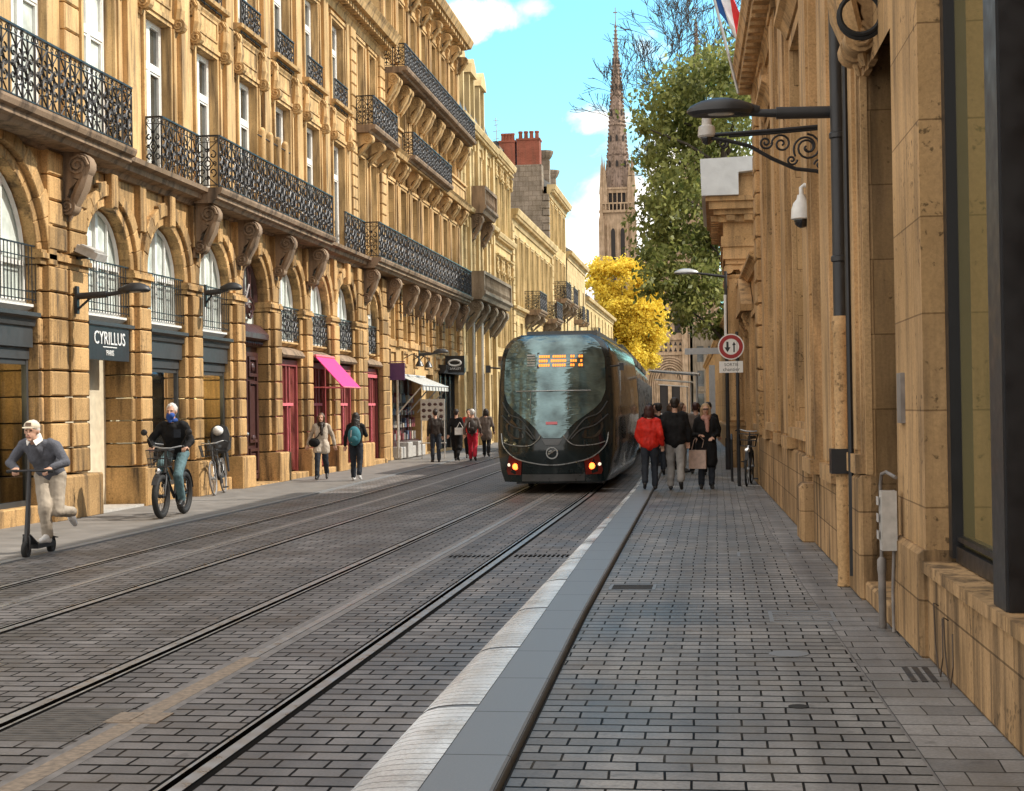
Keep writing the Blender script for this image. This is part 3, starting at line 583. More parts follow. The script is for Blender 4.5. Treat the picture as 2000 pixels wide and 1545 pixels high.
# ------------------------------------------------------------------ the arcaded building on the left
XF, XW, XU = -10.10, -10.22, -10.38       # pier blocks, inner order, upper wall plane
b1 = thing('arcade_building', 'long ochre stone building with arcaded ground floor and black iron balconies, nearest on the left', 'building', (-12, 31, 0))
Yc = [25.0+2.8*k for k in range(7)]; HW = .99; ZS, ZT = 4.17, 5.72
wl = MB()                                                            # carved blocks and walls
piers = [(b+.0, b+.42) for b in []]
pw = 1.4-HW
edges_ = [(22.25, 23.62+.39)] + [(Yc[k]+HW, Yc[k+1]-HW) for k in range(6)] + [(Yc[6]+HW, 44.15)]
for n, (a, b) in enumerate(edges_):
    wide = (b-a) > 1.2; ins = .15
    for z0, z1 in ((.72, 3.95),):                                    # inner order
        pier_blocks(wl, a, b, z0, z1, -11.0, XW, .43)
    if wide:
        m_ = (a+b)/2
        pier_blocks(wl, a+ins, m_-.06, .72, 3.95, XW-.03, XF, .43); pier_blocks(wl, m_+.06, b-ins, .72, 3.95, XW-.03, XF, .43)
    else: pier_blocks(wl, a+ins, b-ins, .72, 3.95, XW-.03, XF, .43)
    wl.block(-11.0, XF+.14, a-.03, b+.03, .0, .70, .03)              # plinth
    for z0, z1, d in ((3.96, 4.05, .05), (4.05, 4.13, .10), (4.13, 4.18, .07)): wl.box(-11.0, XW+d, a-d*.5, b+d*.5, z0, z1)   # impost
    y0, y1 = a+ins, b-ins
    if wide:
        m_ = (a+b)/2; pier_blocks(wl, y0, m_-.06, 4.19, 5.74, XW-.05, XF, .43); pier_blocks(wl, m_+.06, y1, 4.19, 5.74, XW-.05, XF, .43)
for k in range(7):
    yc = Yc[k]; arch_panel(wl, yc-1.4, yc+1.4, yc, HW, ZS+.01, ZT, XW-.02, -11.0)
    voussoirs(wl, yc, ZS+.012, HW-.0, .17, -10.98, XW, 11, stepped=False)
    voussoirs(wl, yc, ZS+.012, HW+.175, .20, XW-.05, XF-.05, 11)
    wl.prism([(XF-.02, yc-.12, 5.30), (XF+.10, yc-.13, 5.30), (XF+.16, yc-.17, 5.74), (XF-.02, yc-.17, 5.74)], (0, .0, 0)) if 0 else None
    wl.block(XW, XF+.03, yc-.12, yc+.12, 5.14, 5.73, .03)            # keystone
    if k in (0, 6): wl.box(-11.0, XW-.02, *((22.25, 23.6) if k == 0 else (43.2, 44.15)), 4.18, ZT)
    for s in (-1, 1): wl.block(XW-.03, XF-.02, min(yc+s*1.26, yc+s*1.395), max(yc+s*1.26, yc+s*1.395), 4.9, 5.72, .01)
# wide first arch of the near pavilion (segmental) and its far twin
arch_panel(wl, 18.2, 22.25, 20.75, 1.5, 3.95, ZT, XW-.02, -11.0, 22); voussoirs(wl, 20.75, 3.96, 1.5, .17, -10.98, XW, 15, stepped=False); voussoirs(wl, 20.75, 3.96, 1.68, .24, XW-.05, XF-.02, 15)
arch_panel(wl, 44.15, 47.1, 45.3, .62, 4.45, ZT, XW-.02, -11.0); voussoirs(wl, 45.3, 4.46, .62, .17, -10.98, XW, 9, stepped=False); voussoirs(wl, 45.3, 4.46, .79, .22, XW-.05, XF-.02, 9)
for a, b in ((44.15, 44.68), (45.92, 47.1)):
    pier_blocks(wl, a, b, 2.9, 4.45, -11.0, XW, .43)
    if b > 46: pier_blocks(wl, 46.15, 47.05, .05, 5.7, XW-.03, XF, .43)
pier_blocks(wl, 18.2, 19.25, .05, 3.95, -11, XW, .43)
bpart('arcade_wall', wl, M['block'], b1)
# string course and storeys above
uw = MB(); wins1 = [20.9] + Yc; WY = .66
ops = [(y-WY, y+WY, 6.12, 9.08) for y in Yc] + [(20.1-.66, 20.1+.66, 6.12, 9.08), (22.4-.62, 22.4+.62, 6.12, 9.08)] + [(y-WY, y+WY, 9.96, 12.45) for y in Yc] + [(20.1-.66, 20.1+.66, 9.96, 12.45), (22.4-.62, 22.4+.62, 9.96, 12.45)]
for y in (44.55, 46.15): ops += [(y-.42, y+.42, 6.12, 9.15), (y-.42, y+.42, 9.96, 12.5)]
uw.wall(17.5, 47.6, 6.05, 13.1, XU, -11.0, ops)
for k in range(6): uw.box(XU, XU+.10, Yc[k]+1.16, Yc[k]+1.64, 6.06, 12.72)        # plain pilaster strips
for y in (42.72,): uw.box(XU, XU+.10, y, y+.3, 6.06, 12.72)
pier_blocks(uw, 43.05, 43.62, 6.1, 12.7, XU-.02, XU+.16, .33); pier_blocks(uw, 46.9, 47.55, 6.1, 12.7, XU-.02, XU+.16, .33); pier_blocks(uw, 23.5, 24.05, 6.1, 12.7, XU-.02, XU+.10, .45)
uw.mould([(XU, 9.86), (XU+.06, 9.86), (XU+.10, 9.92), (XU+.10, 9.95), (XU, 9.96)], 17.5, 47.6)
bpart('upper_wall', uw, M['ochre_plain'], b1)
sc_ = MB(); sc_.mould([(-11, 5.72), (XW+.06, 5.72), (XW+.12, 5.80), (XW+.26, 5.84), (XW+.28, 5.93), (XW+.40, 5.97), (XW+.42, 6.05), (-11, 6.06)], 17.5, 47.6)
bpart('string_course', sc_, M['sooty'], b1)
cn = MB(); cn.mould([(XU, 12.72), (XU+.08, 12.72), (XU+.12, 12.9), (XU+.18, 12.95), (XU+.18, 13.1), (XU+.55, 13.14), (XU+.62, 13.3), (XU+.70, 13.42), (-11, 13.46)], 17.5, 47.62)
for k in range(100): cn.box(XU+.18, XU+.42, 17.6+k*.3, 17.74+k*.3, 12.97, 13.12)
bpart('cornice', cn, M['ochre_plain'], b1)
rf = MB(); rf.prism([(XU+.5, 17.5, 13.45), (-13.2, 17.5, 15.6), (-20, 17.5, 15.9), (-20, 17.5, 13.45)], (0, 30, 0)); bpart('roof', rf, M['slate'], b1)
bk = MB(); bk.box(-20, -11.02, 17.5, 47.6, 0, 13.4); bpart('building_core', bk, M['black'], b1)
sm1 = surround_mesh(1.32, 2.96).mesh('window_surround'); sm2 = surround_mesh(1.32, 2.49, 0, False).mesh('window_surround')
smn = surround_mesh(.84, 3.03, .5, False).mesh('window_surround'); smn2 = surround_mesh(.84, 2.54, 0, False).mesh('window_surround')
for n, y in enumerate([20.1, 22.4] + Yc):
    near = n < 4
    window(b1, y, 6.12, -10.56, 1.32, 2.96, pane='pale' if n < 3 else 'glass'); window(b1, y, 9.96, -10.56, 1.32, 2.49)
    if n > 1: obj('window_surround', sm1, M['ochre_plain'], b1, Vector((XU, y, 6.12))-b1.location); obj('window_surround', sm2, M['ochre_plain'], b1, Vector((XU, y, 9.96))-b1.location)
for y in (44.55, 46.15):
    window(b1, y, 6.12, -10.56, .84, 3.03); window(b1, y, 9.96, -10.56, .84, 2.54)
    obj('window_surround', smn, M['ochre_plain'], b1, Vector((XU, y, 6.12))-b1.location); obj('window_surround', smn2, M['ochre_plain'], b1, Vector((XU, y, 9.96))-b1.location)
# second-floor balconettes
rb_ = MB(); railing(rb_, (0, -.72), (0, .72), .78, 0, .012, .36); bm_ = rb_.mesh('balconette')
for y in [20.1, 22.4] + Yc: obj('balconette', bm_, M['iron'], b1, Vector((XU+.14, y, 9.97))-b1.location)
# first-floor balconies with their consoles
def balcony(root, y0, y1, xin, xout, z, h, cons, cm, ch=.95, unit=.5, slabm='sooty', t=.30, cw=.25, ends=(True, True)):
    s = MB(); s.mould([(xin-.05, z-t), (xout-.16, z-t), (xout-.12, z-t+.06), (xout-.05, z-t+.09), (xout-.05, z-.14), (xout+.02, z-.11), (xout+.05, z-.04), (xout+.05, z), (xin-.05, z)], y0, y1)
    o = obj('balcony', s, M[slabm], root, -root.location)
    r = MB(); xo = xout-.03
    railing(r, (xo, y0+.04), (xo, y1-.04), h, z, .0165, unit*.82)
    if ends[0]: railing(r, (xin, y0+.04), (xo, y0+.04), h, z, .014, .42)
    if ends[1]: railing(r, (xin, y1-.04), (xo, y1-.04), h, z, .014, .42)
    obj('railing', r, M['iron'], o)
    for y in cons:
        c = MB(); console(c, xin-.12, y-cw/2, y+cw/2, z-t, ch*1.0, xout-xin+.05); obj('console', c, M[cm], o, smooth=40)
    return o
XO = -9.58
piersY = [(Yc[k]+Yc[k+1])/2 for k in range(6)]
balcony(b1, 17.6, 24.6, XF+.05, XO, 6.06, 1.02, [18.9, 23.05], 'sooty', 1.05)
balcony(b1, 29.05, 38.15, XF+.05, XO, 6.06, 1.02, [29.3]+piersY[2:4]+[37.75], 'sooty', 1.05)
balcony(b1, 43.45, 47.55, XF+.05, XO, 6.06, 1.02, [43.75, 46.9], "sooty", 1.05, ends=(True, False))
balcony(b1, 43.5, 47.0, XU, XU+.68, 9.92, .84, [43.8, 45.35, 46.8], 'ochre_plain', .75, .4, t=.22, cw=.26)
r = MB(); railing(r, (XF+.1, 27.0), (XF+.1, 29.05), 1.02, 6.06, .014, .41); railing(r, (XF-.2, 27.0), (XF+.1, 27.0), 1.02, 6.06, .014, .3); bpart('railing', r, M['iron'], b1)
r = MB(); railing(r, (XF+.1, 41.0), (XF+.1, 43.4), 1.02, 6.06, .014, .41); bpart('railing', r, M['iron'], b1)
# mezzanine windows, guards, shopfronts
M['redframe'] = M['red']
for k, y in enumerate([20.75] + Yc + [45.3]):
    hw = 1.5 if k == 0 else (.62 if k == 8 else HW); ztop = 3.96+1.5 if k == 0 else (5.07 if k == 8 else ZS+HW)
    if k != 4:
        window(b1, y, 3.32, -10.46, 2*hw, ztop-3.32, 'arch', 'pale')
        gm = MB()
        if k < 4: bars(gm, -10.27, y-hw, y+hw, 3.36, 4.22, .115)
        else: railing(gm, (-10.29, y-hw), (-10.29, y+hw), .82, 3.34, .011, .33)
        bpart('window_guard', gm, M['iron'], b1)
        sl_ = MB(); sl_.mould([(-10.9, 3.22), (-10.42, 3.22), (-10.30, 3.30), (-10.30, 3.34), (-10.9, 3.35)], y-hw, y+hw); bpart('window_sill', sl_, M['ochre_plain'] if k > 3 else M['white'], b1)
def grey_shop(y, hw, door=False):
    f = MB(); y0, y1 = y-hw, y+hw
    f.mould([(-10.9, 2.68), (-10.30, 2.68), (-10.30, 2.98), (-10.26, 3.0), (-10.24, 3.10), (-10.16, 3.14), (-10.16, 3.20), (-10.9, 3.21)], y0, y1)
    f.box(-10.9, -10.36, y0, y1, 2.5, 2.68)
    o = obj('shopfront', f, M['shopgrey'], b1, -b1.location)
    fr = MB()
    for a in (y0, y1-.07): fr.box(-10.46, -10.38, a, a+.07, .28, 2.5)
    fr.box(-10.46, -10.38, y0+.07, y1-.07, .28, .36); fr.box(-10.45, -10.39, y0+.07, y1-.07, 2.42, 2.5)
    if door: fr.box(-10.46, -10.38, y+.18, y+.25, .36, 2.42)
    obj('shop_frame', fr, M['shopgrey'], o)
    gl = MB(); gl.poly([(-10.42, y0, .3), (-10.42, y1, .3), (-10.42, y1, 2.46), (-10.42, y0, 2.46)]); obj('shop_pane', gl, M['shopglass'], o)
    s = MB(); s.block(-10.95, -10.22, y0, y1, .0, .28, .02); obj('shop_sill', s, M['block'], o)
    i = MB(); i.box(-10.99, -10.97, y0, y1, .3, 2.6); i.k = 0
    i.box(-10.97, -10.90, y0+.1, y0+.5, .3, 2.3); i.box(-10.97, -10.84, y1-.75, y1-.12, .3, 2.0)
    obj('shop_interior', i, M['beige'], o)
    q = MB()
    for a in range(3): q.box(-10.9, -10.75, y-.5+a*.35, y-.3+a*.35, .3, .9+.35*((a*7) % 3)/2)
    q.box(-10.9, -10.7, y-.7, y+.5, 1.62, 1.66); q.ball((-10.8, y-.2, 1.9), (.05, .05, .07), 8, 6); obj('shop_display', q, M['dkgrey'], o)
    lm = MB(); lm.ball((-10.78, y+hw*.35, 2.05), .06, 10, 7); lm.ball((-10.78, y+hw*.35-.5, 2.2), .04, 10, 7); obj('shop_lamp', lm, M['warmlamp'], o)
grey_shop(20.75, 1.45); grey_shop(Yc[1], HW-.0); grey_shop(Yc[2], HW)
# entrance of the clothes shop: sign panel, recessed stone porch, glazed door
y = Yc[0]; f = MB(); f.mould([(-10.9, 3.0), (-10.30, 3.0), (-10.24, 3.10), (-10.16, 3.14), (-10.16, 3.20), (-10.9, 3.21)], y-HW, y+HW); bpart('shop_cornice', f, M['shopgrey'], b1)
p = MB(); p.box(-10.99, -10.6, y-HW, y-.66, .06, 2.9); p.box(-10.99, -10.6, y-.1, y+.02, .06, 2.9); p.box(-10.99, -10.72, y+.02, y+HW, .06, 2.9); p.box(-10.99, -10.72, y-.66, y-.1, 2.35, 2.9); bpart('porch_wall', p, M['beige'], b1)
d = MB(); d.box(-10.9, -10.84, y-.66, y-.1, .06, 2.35); bpart('door', d, M['brownglass'], b1)
s = MB(); s.box(-10.99, -10.02, y-HW, y+HW, .02, .06); bpart('doorstep', s, M['kerbl'], b1)
sg = thing('shop_sign', 'dark grey shop sign reading CYRILLUS above the stone porch', 'shop sign', (-10.2, Yc[0]-.05, 2.9))
s = MB(); s.box(-.10, .0, -.90, .86, -.34, .28); obj('sign_board', s, M['dkgrey'], sg)
def text(body, size, parent, loc, rot, m, ext=.004, align='CENTER', xs=1):
    cu = bpy.data.curves.new('lettering', 'FONT'); cu.body = body; cu.size = size; cu.extrude = ext; cu.align_x = align; cu.align_y = 'CENTER'; cu.space_character = 1.02; cu.resolution_u = 3
    t_ = bpy.data.objects.new('tmp', cu); COL.objects.link(t_)
    dg = bpy.context.evaluated_depsgraph_get(); me = bpy.data.meshes.new_from_object(t_.evaluated_get(dg)); bpy.data.objects.remove(t_)
    me.name = 'lettering'; me.materials.clear(); me.materials.append(m)
    o = bpy.data.objects.new('lettering', me); COL.objects.link(o); o.parent = parent; o.location = loc; o.rotation_euler = rot; o.scale = (xs, 1, 1); return o
M['letters'] = mat('white_letters', (.8,.8,.78), .5, var=.02)
text('CYRILLUS', .31, sg, (.004, .0, .02), (pi/2, 0, pi/2), M['letters']); text('PARIS', .13, sg, (.004, .0, -.22), (pi/2, 0, pi/2), M['letters'])
s = MB(); s.box(.0, .006, -.3, .3, -.125, -.11); obj('underline', s, M['letters'], sg)
# carved house door
y = Yc[3]; d = MB(); xd = -10.52
d.box(xd-.1, xd, y-HW, y+HW, .05, 3.12)
for a, b in ((y-HW+.06, y-.03), (y+.03, y+HW-.06)):
    d.frame(a, b, .12, 3.0, .09, xd, xd+.05)
    for z0, z1 in ((.24, .82), (.95, 2.35), (2.45, 2.9)): d.frame(a+.14, b-.14, z0, z1, .07, xd+.0, xd+.08); d.block(xd, xd+.045, a+.24, b-.24, z0+.1, z1-.1, .03)
    d.ball((xd+.06, (a+b)/2, 2.66), (.04, .1, .1), 10, 7); d.ball((xd+.06, (a+b)/2, 1.05), (.05, .12, .08), 10, 7)
d.mould([(xd, 3.12), (xd+.12, 3.14), (xd+.16, 3.25), (xd+.3, 3.3), (xd+.3, 3.42), (xd+.1, 3.62), (xd, 3.66)], y-HW, y+HW)
for k in range(14): d.ball((xd+.16, y-HW+.1+k*.138, 3.2), (.03, .045, .045), 6, 5)
do = bpart('door', d, M['maroon'], b1)
fl = MB(); P = arch_pts(y, ZS, HW-.06, 16); fl.tube([(xd, a, b) for a, b in P], .07, 6); fl.box(xd-.04, xd+.04, y-.06, y+.06, 3.66, ZS+HW-.05)
for s_ in (-1, 1):
    fl.tube([(xd+.02+.0*i, y+s_*(.45+.3*(1-i/20)*cos(i*.7)), 3.98+.3*(1-i/20)*sin(i*.7)) for i in range(20)], .035, 5)
    fl.tube([(xd+.02, y+s_*.12, 4.2), (xd+.02, y+s_*.4, 4.55), (xd+.02, y+s_*.25, 4.95)], .03, 5); fl.box(xd-.04, xd+.03, y+s_*.5-.04, y+s_*.5+.04, 4.25, 4.95)
obj('fanlight', fl, M['maroon'], do); hd = MB(); hd.ball((xd+.1, y-.12, 1.15), .04, 8, 6); obj('door_handle', hd, M['silver'], do)
pn = MB(); pn.poly([(xd-.06, y-HW, 3.6), (xd-.06, y+HW, 3.6)] + [(xd-.06, a, b) for a, b in arch_pts(y, ZS, HW, 16)]); obj('pane', pn, M['pale'], do)
s = MB(); s.box(-10.99, -10.0, y-HW, y+HW, .0, .05); bpart('doorstep', s, M['block'], b1)
# red shopfronts
for k, y in ((4, Yc[4]), (5, Yc[5]), (6, Yc[6]), (8, 45.3)):
    hw = HW if k < 8 else 1.05; y0, y1 = y-hw, y+hw
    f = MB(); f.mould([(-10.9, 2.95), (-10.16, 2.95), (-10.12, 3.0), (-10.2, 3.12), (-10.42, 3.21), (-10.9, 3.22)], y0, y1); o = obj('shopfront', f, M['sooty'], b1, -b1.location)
    f = MB(); xs = -10.33
    for a in (y0, y1-.12): f.box(xs-.1, xs, a, a+.12, .16, 2.9)
    f.box(xs-.1, xs-.002, y0+.12, y1-.12, 2.75, 2.9); f.box(xs-.08, xs-.01, y-.04, y+.04, .3, 2.75)
    f.box(xs-.1, xs-.03, y+.3, y+.42, .3, 2.75); obj('shop_frame', f, M['red'], o)
    f = MB(); f.box(xs-.0, xs+.02, y0+.12, y1-.5, 1.78, 1.85); f.box(xs, xs+.02, y-.02, y+.02, .35, 1.78); f.box(xs, xs+.02, y0, y1-.1, 2.62, 2.72) if k in (6, 8) else None
    f.block(-10.9, -10.28, y0+.05, y0+.62, .16, .46, .02); obj('pink_trim', f, M['pink'], o)
    gl = MB(); gl.poly([(xs-.06, y0, .2), (xs-.06, y1, .2), (xs-.06, y1, 2.85), (xs-.06, y0, 2.85)]); obj('shop_pane', gl, M['redglass'], o)
    s = MB(); s.block(-10.95, -10.06, y0, y1, .0, .16, .02); obj('shop_sill', s, M['block'], o)
# pink awning over the second red bay
aw = thing('awning', 'bright pink fabric awning sloping out over a red shop window', 'awning', (-10.1, 39.0, 3.05))
a = MB(); a.prism([(.0, -.98, .0), (.72, -.98, -.80), (.715, -.98, -.82), (-.01, -.98, -.02)], (0, 1.9, 0)); obj('awning_cloth', a, M['magenta'], aw)
a = MB(); a.tube([(.0, -.98, -.0), (.0, .92, .0)], .04, 8); a.tube([(.72, -.98, -.81), (.72, .92, -.81)], .022, 8)
for q in (-.95, .89): a.tube([(-.35, q, -.80), (.72, q, -.81)], .014, 6)
obj('awning_frame', a, M['pink'], aw)
# ------------------------------------------------------------------ the houses further along the left side
def tall_window_set(root, ys, z, h, w_, xw, pane='glass', sur=None, xs=None, m='cream_plain', style='casement'):
    for y in ys:
        window(root, y, z, xw, w_, h, style, pane)
        if sur: obj('window_surround', sur, M[m], root, Vector((xs, y, z))-root.location)
def cornice(root, x, y0, y1, z, d, h, m, dent=.3, name='cornice'):
    c = MB(); c.mould([(x-.1, z), (x+d*.15, z), (x+d*.2, z+h*.3), (x+d*.35, z+h*.38), (x+d*.35, z+h*.55), (x+d*.85, z+h*.6), (x+d, z+h*.92), (x+d, z+h), (x-.1, z+h)], y0, y1)
    n = int((y1-y0)/dent) if dent else 0
    if dent:
        for k in range(n): c.box(x+d*.35, x+d*.75, y0+k*dent+.06, y0+k*dent+.06+dent*.45, z+h*.36, z+h*.58)
    bpart(name, c, M[m], root)
# B2: ornate house with the long top balcony
X2 = -10.40
b2 = thing('ornate_house', 'tall ochre house with an iron balcony under its eaves and a striped shop awning below', 'building', (-12, 55, 0))
y2 = [48.75+2.0*k for k in range(7)]
w2 = MB(); ops = []
for y in y2: ops += [(y-.5, y+.5, 3.95, 5.55), (y-.5, y+.5, 6.2, 9.0), (y-.5, y+.5, 10.0, 12.0), (y-.48, y+.48, 13.0, 15.3)]
ops += [(48.7, 53.7, .1, 2.75), (54.6, 56.0, .1, 2.9), (57.2, 61.6, .1, 3.0)]
w2.wall(47.62, 62.2, 0, 16.0, X2, -11.0, ops); bpart('wall', w2, M['ochre'], b2)
q = MB()
for k in range(8):
    y = 47.75+2.0*k
    if y < 62: pier_blocks(q, max(47.64, y-.36), min(62.1, y+.36), 3.7, 5.7, X2-.02, X2+.12, .28)
    for a, b in ((6.1, 9.3), (9.95, 12.0)):
        q.box(X2, X2+.08, max(47.64, y-.3), min(62.15, y+.3), a, b); q.box(X2+.08, X2+.12, max(47.66, y-.2), min(62.1, y+.2), a+.3, b-.3)
    q.box(X2, X2+.14, max(47.64, y-.22), min(62.15, y+.22), 13.1, 15.6)
for y in y2: q.box(X2, X2+.05, y-.62, y+.62, 3.72, 3.9); q.frame(y-.45, y+.45, 3.1, 3.6, .08, X2, X2+.06)
bpart('quoins', q, M['block'], b2)
for y in y2:
    window(b2, y, 3.95, -10.75, 1.0, 1.6, pane='brownglass'); window(b2, y, 6.2, -10.75, 1.0, 2.8); window(b2, y, 10.0, -10.75, 1.0, 2.0); window(b2, y, 13.0, -10.75, .96, 2.3, pane='pale' if y < 52 else 'glass')
sm = surround_mesh(1.0, 2.8, .0, False).mesh('window_surround'); smB = surround_mesh(1.0, 2.0, 0, False).mesh('window_surround'); smC = surround_mesh(.96, 2.3, .35, True).mesh('window_surround')
for y in y2:
    obj('window_surround', sm, M['ochre_plain'], b2, Vector((X2, y, 6.2))-b2.location); obj('window_surround', smB, M['ochre_plain'], b2, Vector((X2, y, 10.0))-b2.location); obj('window_surround', smC, M['ochre_plain'], b2, Vector((X2, y, 13.0))-b2.location)
for k in range(8):
    y = min(61.9, max(47.9, 47.75+2.0*k))
    for z, h, d in ((9.72, .62, .42), (12.3, .95, .55)):
        for dy in (-.2, .2):
            c = MB(); console(c, X2+.06, y+dy-.12, y+dy+.12, z, h, d); bpart('console', c, M['ochre_plain'], b2, smooth=40)
st = MB(); st.mould([(X2, 9.72), (X2+.5, 9.72), (X2+.55, 9.84), (X2+.62, 9.92), (X2, 9.94)], 47.62, 62.2); st.mould([(X2, 5.72), (X2+.3, 5.75), (X2+.42, 6.05), (X2, 6.06)], 60.4, 62.2); bpart('string_course', st, M['ochre_plain'], b2)
for a, b in ((47.62, 49.3), (56.8, 62.2)):
    pp = MB(); pp.box(X2, X2+.32, a, b, 9.95, 10.7); pp.frame(a+.1, b-.1, 10.05, 10.6, .08, X2+.32, X2+.36); pp.box(X2-.02, X2+.40, a, b, 10.70, 10.78); bpart('parapet', pp, M['ochre_plain'], b2)
balcony(b2, 47.62, 60.4, XF+.05, XO, 6.06, 1.02, [49.75, 51.75, 53.75, 55.75, 57.75, 60.1], 'sooty', 1.05, ends=(False, True))
balcony(b2, 49.32, 56.75, X2, X2+.72, 9.97, .75, [], 'ochre_plain', t=.2)
balcony(b2, 47.66, 61.9, X2, X2+.82, 12.52, .72, [], 'ochre_plain', t=.2)
cornice(b2, X2, 47.4, 62.3, 15.95, .75, .75, 'ochre_plain', .5)
for k in range(8):
    y = min(61.9, max(47.9, 47.75+2.0*k)); c = MB(); console(c, X2+.1, y-.16, y+.16, 15.95, .7, .5); bpart('console', c, M['ochre_plain'], b2, smooth=40)
rf = MB(); rf.prism([(X2+.7, 47.5, 16.7), (-11.6, 47.5, 18.6), (-20, 47.5, 19), (-20, 47.5, 16.7)], (0, 14.6, 0)); bpart('roof', rf, M['slate'], b2)
bk = MB(); bk.box(-20, -11.02, 47.6, 62.2, 0, 16.6); bpart('building_core', bk, M['black'], b2)
so_ = MB(); xs = -10.75
so_.box(xs-.05, xs, 48.7, 53.7, .1, 2.75)
for k in range(4): so_.box(xs, xs+.1, 48.75+k*1.25, 48.87+k*1.25, .1, 2.75)
so_.box(xs, xs+.25, 48.87, 53.6, .1, .6)
sf = bpart('shopfront', so_, M['maroon'], b2)
random.seed(3); BK = [mat('faded_card_paper', (.42,.36,.28)), M['conc'], mat('blue_card_paper', (.08,.10,.16)), mat('wine_card_paper', (.20,.05,.05))]
for k in range(56): it = MB(); yy = 48.95+(k % 14)*.325; zz_ = .62+.42*(k//14); it.box(xs+.02, xs+.12+.06*random.random(), yy, yy+.16+.1*random.random(), zz_, zz_+.14+.2*random.random()); obj('book', it, random.choice(BK), sf)
for k in range(5): ct = MB(); ct.block(xs, -10.15+.06*(k % 2), 48.9+k*.85, 49.62+k*.85, .05, .42+.14*(k % 2), .02); obj('display_crate', ct, M['kerbl'], sf)
bs_ = MB(); bs_.box(xs-.05, xs+.1, 57.2, 61.6, .1, 3.0)
for k in range(5): bs_.box(xs+.1, xs+.2, 57.25+k*1.05, 57.45+k*1.05, .1, 3.0)
bs_.mould([(xs, 3.0), (-10.2, 3.0), (-10.1, 3.15), (-10.1, 3.3), (xs, 3.35)], 57.1, 61.7); o = bpart('shopfront', bs_, M['black'], b2)
bsp = MB()
for k in range(4): bsp.box(xs+.1, xs+.13, 57.5+k*1.05, 58.25+k*1.05, .5, 2.85)
obj('shop_pane', bsp, M['glass'], o)
dd = MB(); dd.box(-10.9, -10.8, 54.6, 56.0, .1, 2.9); dd.frame(54.7, 55.9, .2, 2.8, .12, -10.8, -10.74); bpart('door', dd, M['maroon'], b2)
aw2 = thing('awning', 'grey and white striped shop awning held out on folding arms', 'awning', (-10.3, 51.3, 2.78))
M['stripe'], nt_, b_, L_ = newmat('striped_awning_cloth'); b_.inputs['Roughness'].default_value = .8
g_ = N(nt_, 'ShaderNodeNewGeometry'); s_ = N(nt_, 'ShaderNodeSeparateXYZ'); L_(g_.outputs['Position'], s_.inputs[0])
mm_ = N(nt_, 'ShaderNodeMath', operation='PINGPONG'); L_(s_.outputs[1], mm_.inputs[0]); mm_.inputs[1].default_value = .28
gt_ = N(nt_, 'ShaderNodeMath', operation='GREATER_THAN'); L_(mm_.outputs[0], gt_.inputs[0]); gt_.inputs[1].default_value = .14
mx_ = N(nt_, 'ShaderNodeMix', data_type='RGBA'); mx_.inputs[6].default_value = (.62,.62,.58,1); mx_.inputs[7].default_value = (.20,.21,.21,1); L_(gt_.outputs[0], mx_.inputs[0]); L_(mx_.outputs[2], b_.inputs['Base Color'])
a = MB(); a.prism([(0, -2.4, 0), (.85, -2.4, -.34), (.85, -2.4, -.36), (0, -2.4, -.02)], (0, 4.8, 0))
for k in range(12): a.prism([(.85, -2.4+k*.4, -.34), (.86, -2.4+k*.4, -.34), (.87, -2.4+k*.4, -.52), (.86, -2.4+k*.4, -.52)], (0, .38, 0))
obj('awning_cloth', a, M['stripe'], aw2)
a = MB(); a.tube([(.85, -2.4, -.36), (.85, 2.4, -.36)], .035, 6); a.tube([(.02, -2.4, 0), (.02, 2.4, 0)], .05, 6)
for q in (-2.35, -.8, .8, 2.35): a.tube([(.84, q, -.38), (.05, q, -1.25)], .025, 6)
for q in (-2.38, ): a.tube([(.04, q, 0), (.04, q, -2.7)], .045, 6)
obj('awning_frame', a, M['kerbl'], aw2)
for n, y in enumerate((50.6, 52.2)):
    l_ = MB(); l_.tube([(-10.4, y, 3.35), (-10.1, y, 3.5), (-9.9, y, 3.42), (-9.85, y, 3.25)], .018, 6); l_.lathe([(.03, 3.3), (.08, 3.24), (.15, 3.1), (.14, 3.08), (.0, 3.1)], (-9.85, y, 0), 12)
    o = thing('shop_lamp', ['round black gooseneck lamp above the striped awning, nearer one', 'round black gooseneck lamp above the striped awning, further one'][n], 'wall lamp', (-10.4, y, 3.3), group='gooseneck lamps over the striped awning')
    obj('lamp_arm', l_, M['black'], o, -o.location)
bl = thing('blade_sign', 'black hanging shop sign with a white oval ring', 'shop sign', (-10.4, 58.0, 3.35))
s = MB(); s.box(.12, .86, -.05, .05, -.32, .32); s.box(0, .12, -.015, .015, .15, .19); s.box(0, .12, -.015, .015, -.19, -.15); obj('sign_board', s, M['black'], bl)
s = MB(); s.tube([(.49+.24*cos(2*pi*k/24), -.056, .05+.11*sin(2*pi*k/24)) for k in range(24)], .035, 4, closed=True); obj('oval_ring', s, M['letters'], bl)
text('OAKLEY', .13, bl, (.49, -.056, -.17), (pi/2, 0, 0), M['letters'])
pbl = thing('blade_sign', 'purple square hanging sign on an arm at the corner of the arcaded building', 'shop sign', (-10.3, 47.3, 2.85))
s = MB(); s.box(.08, .62, -.03, .03, -.28, .26); s.tube([(0, 0, .3), (.62, 0, .3)], .015, 6); obj('sign_board', s, mat('purple_sign_paint', (.10, .035, .12), .5), pbl)

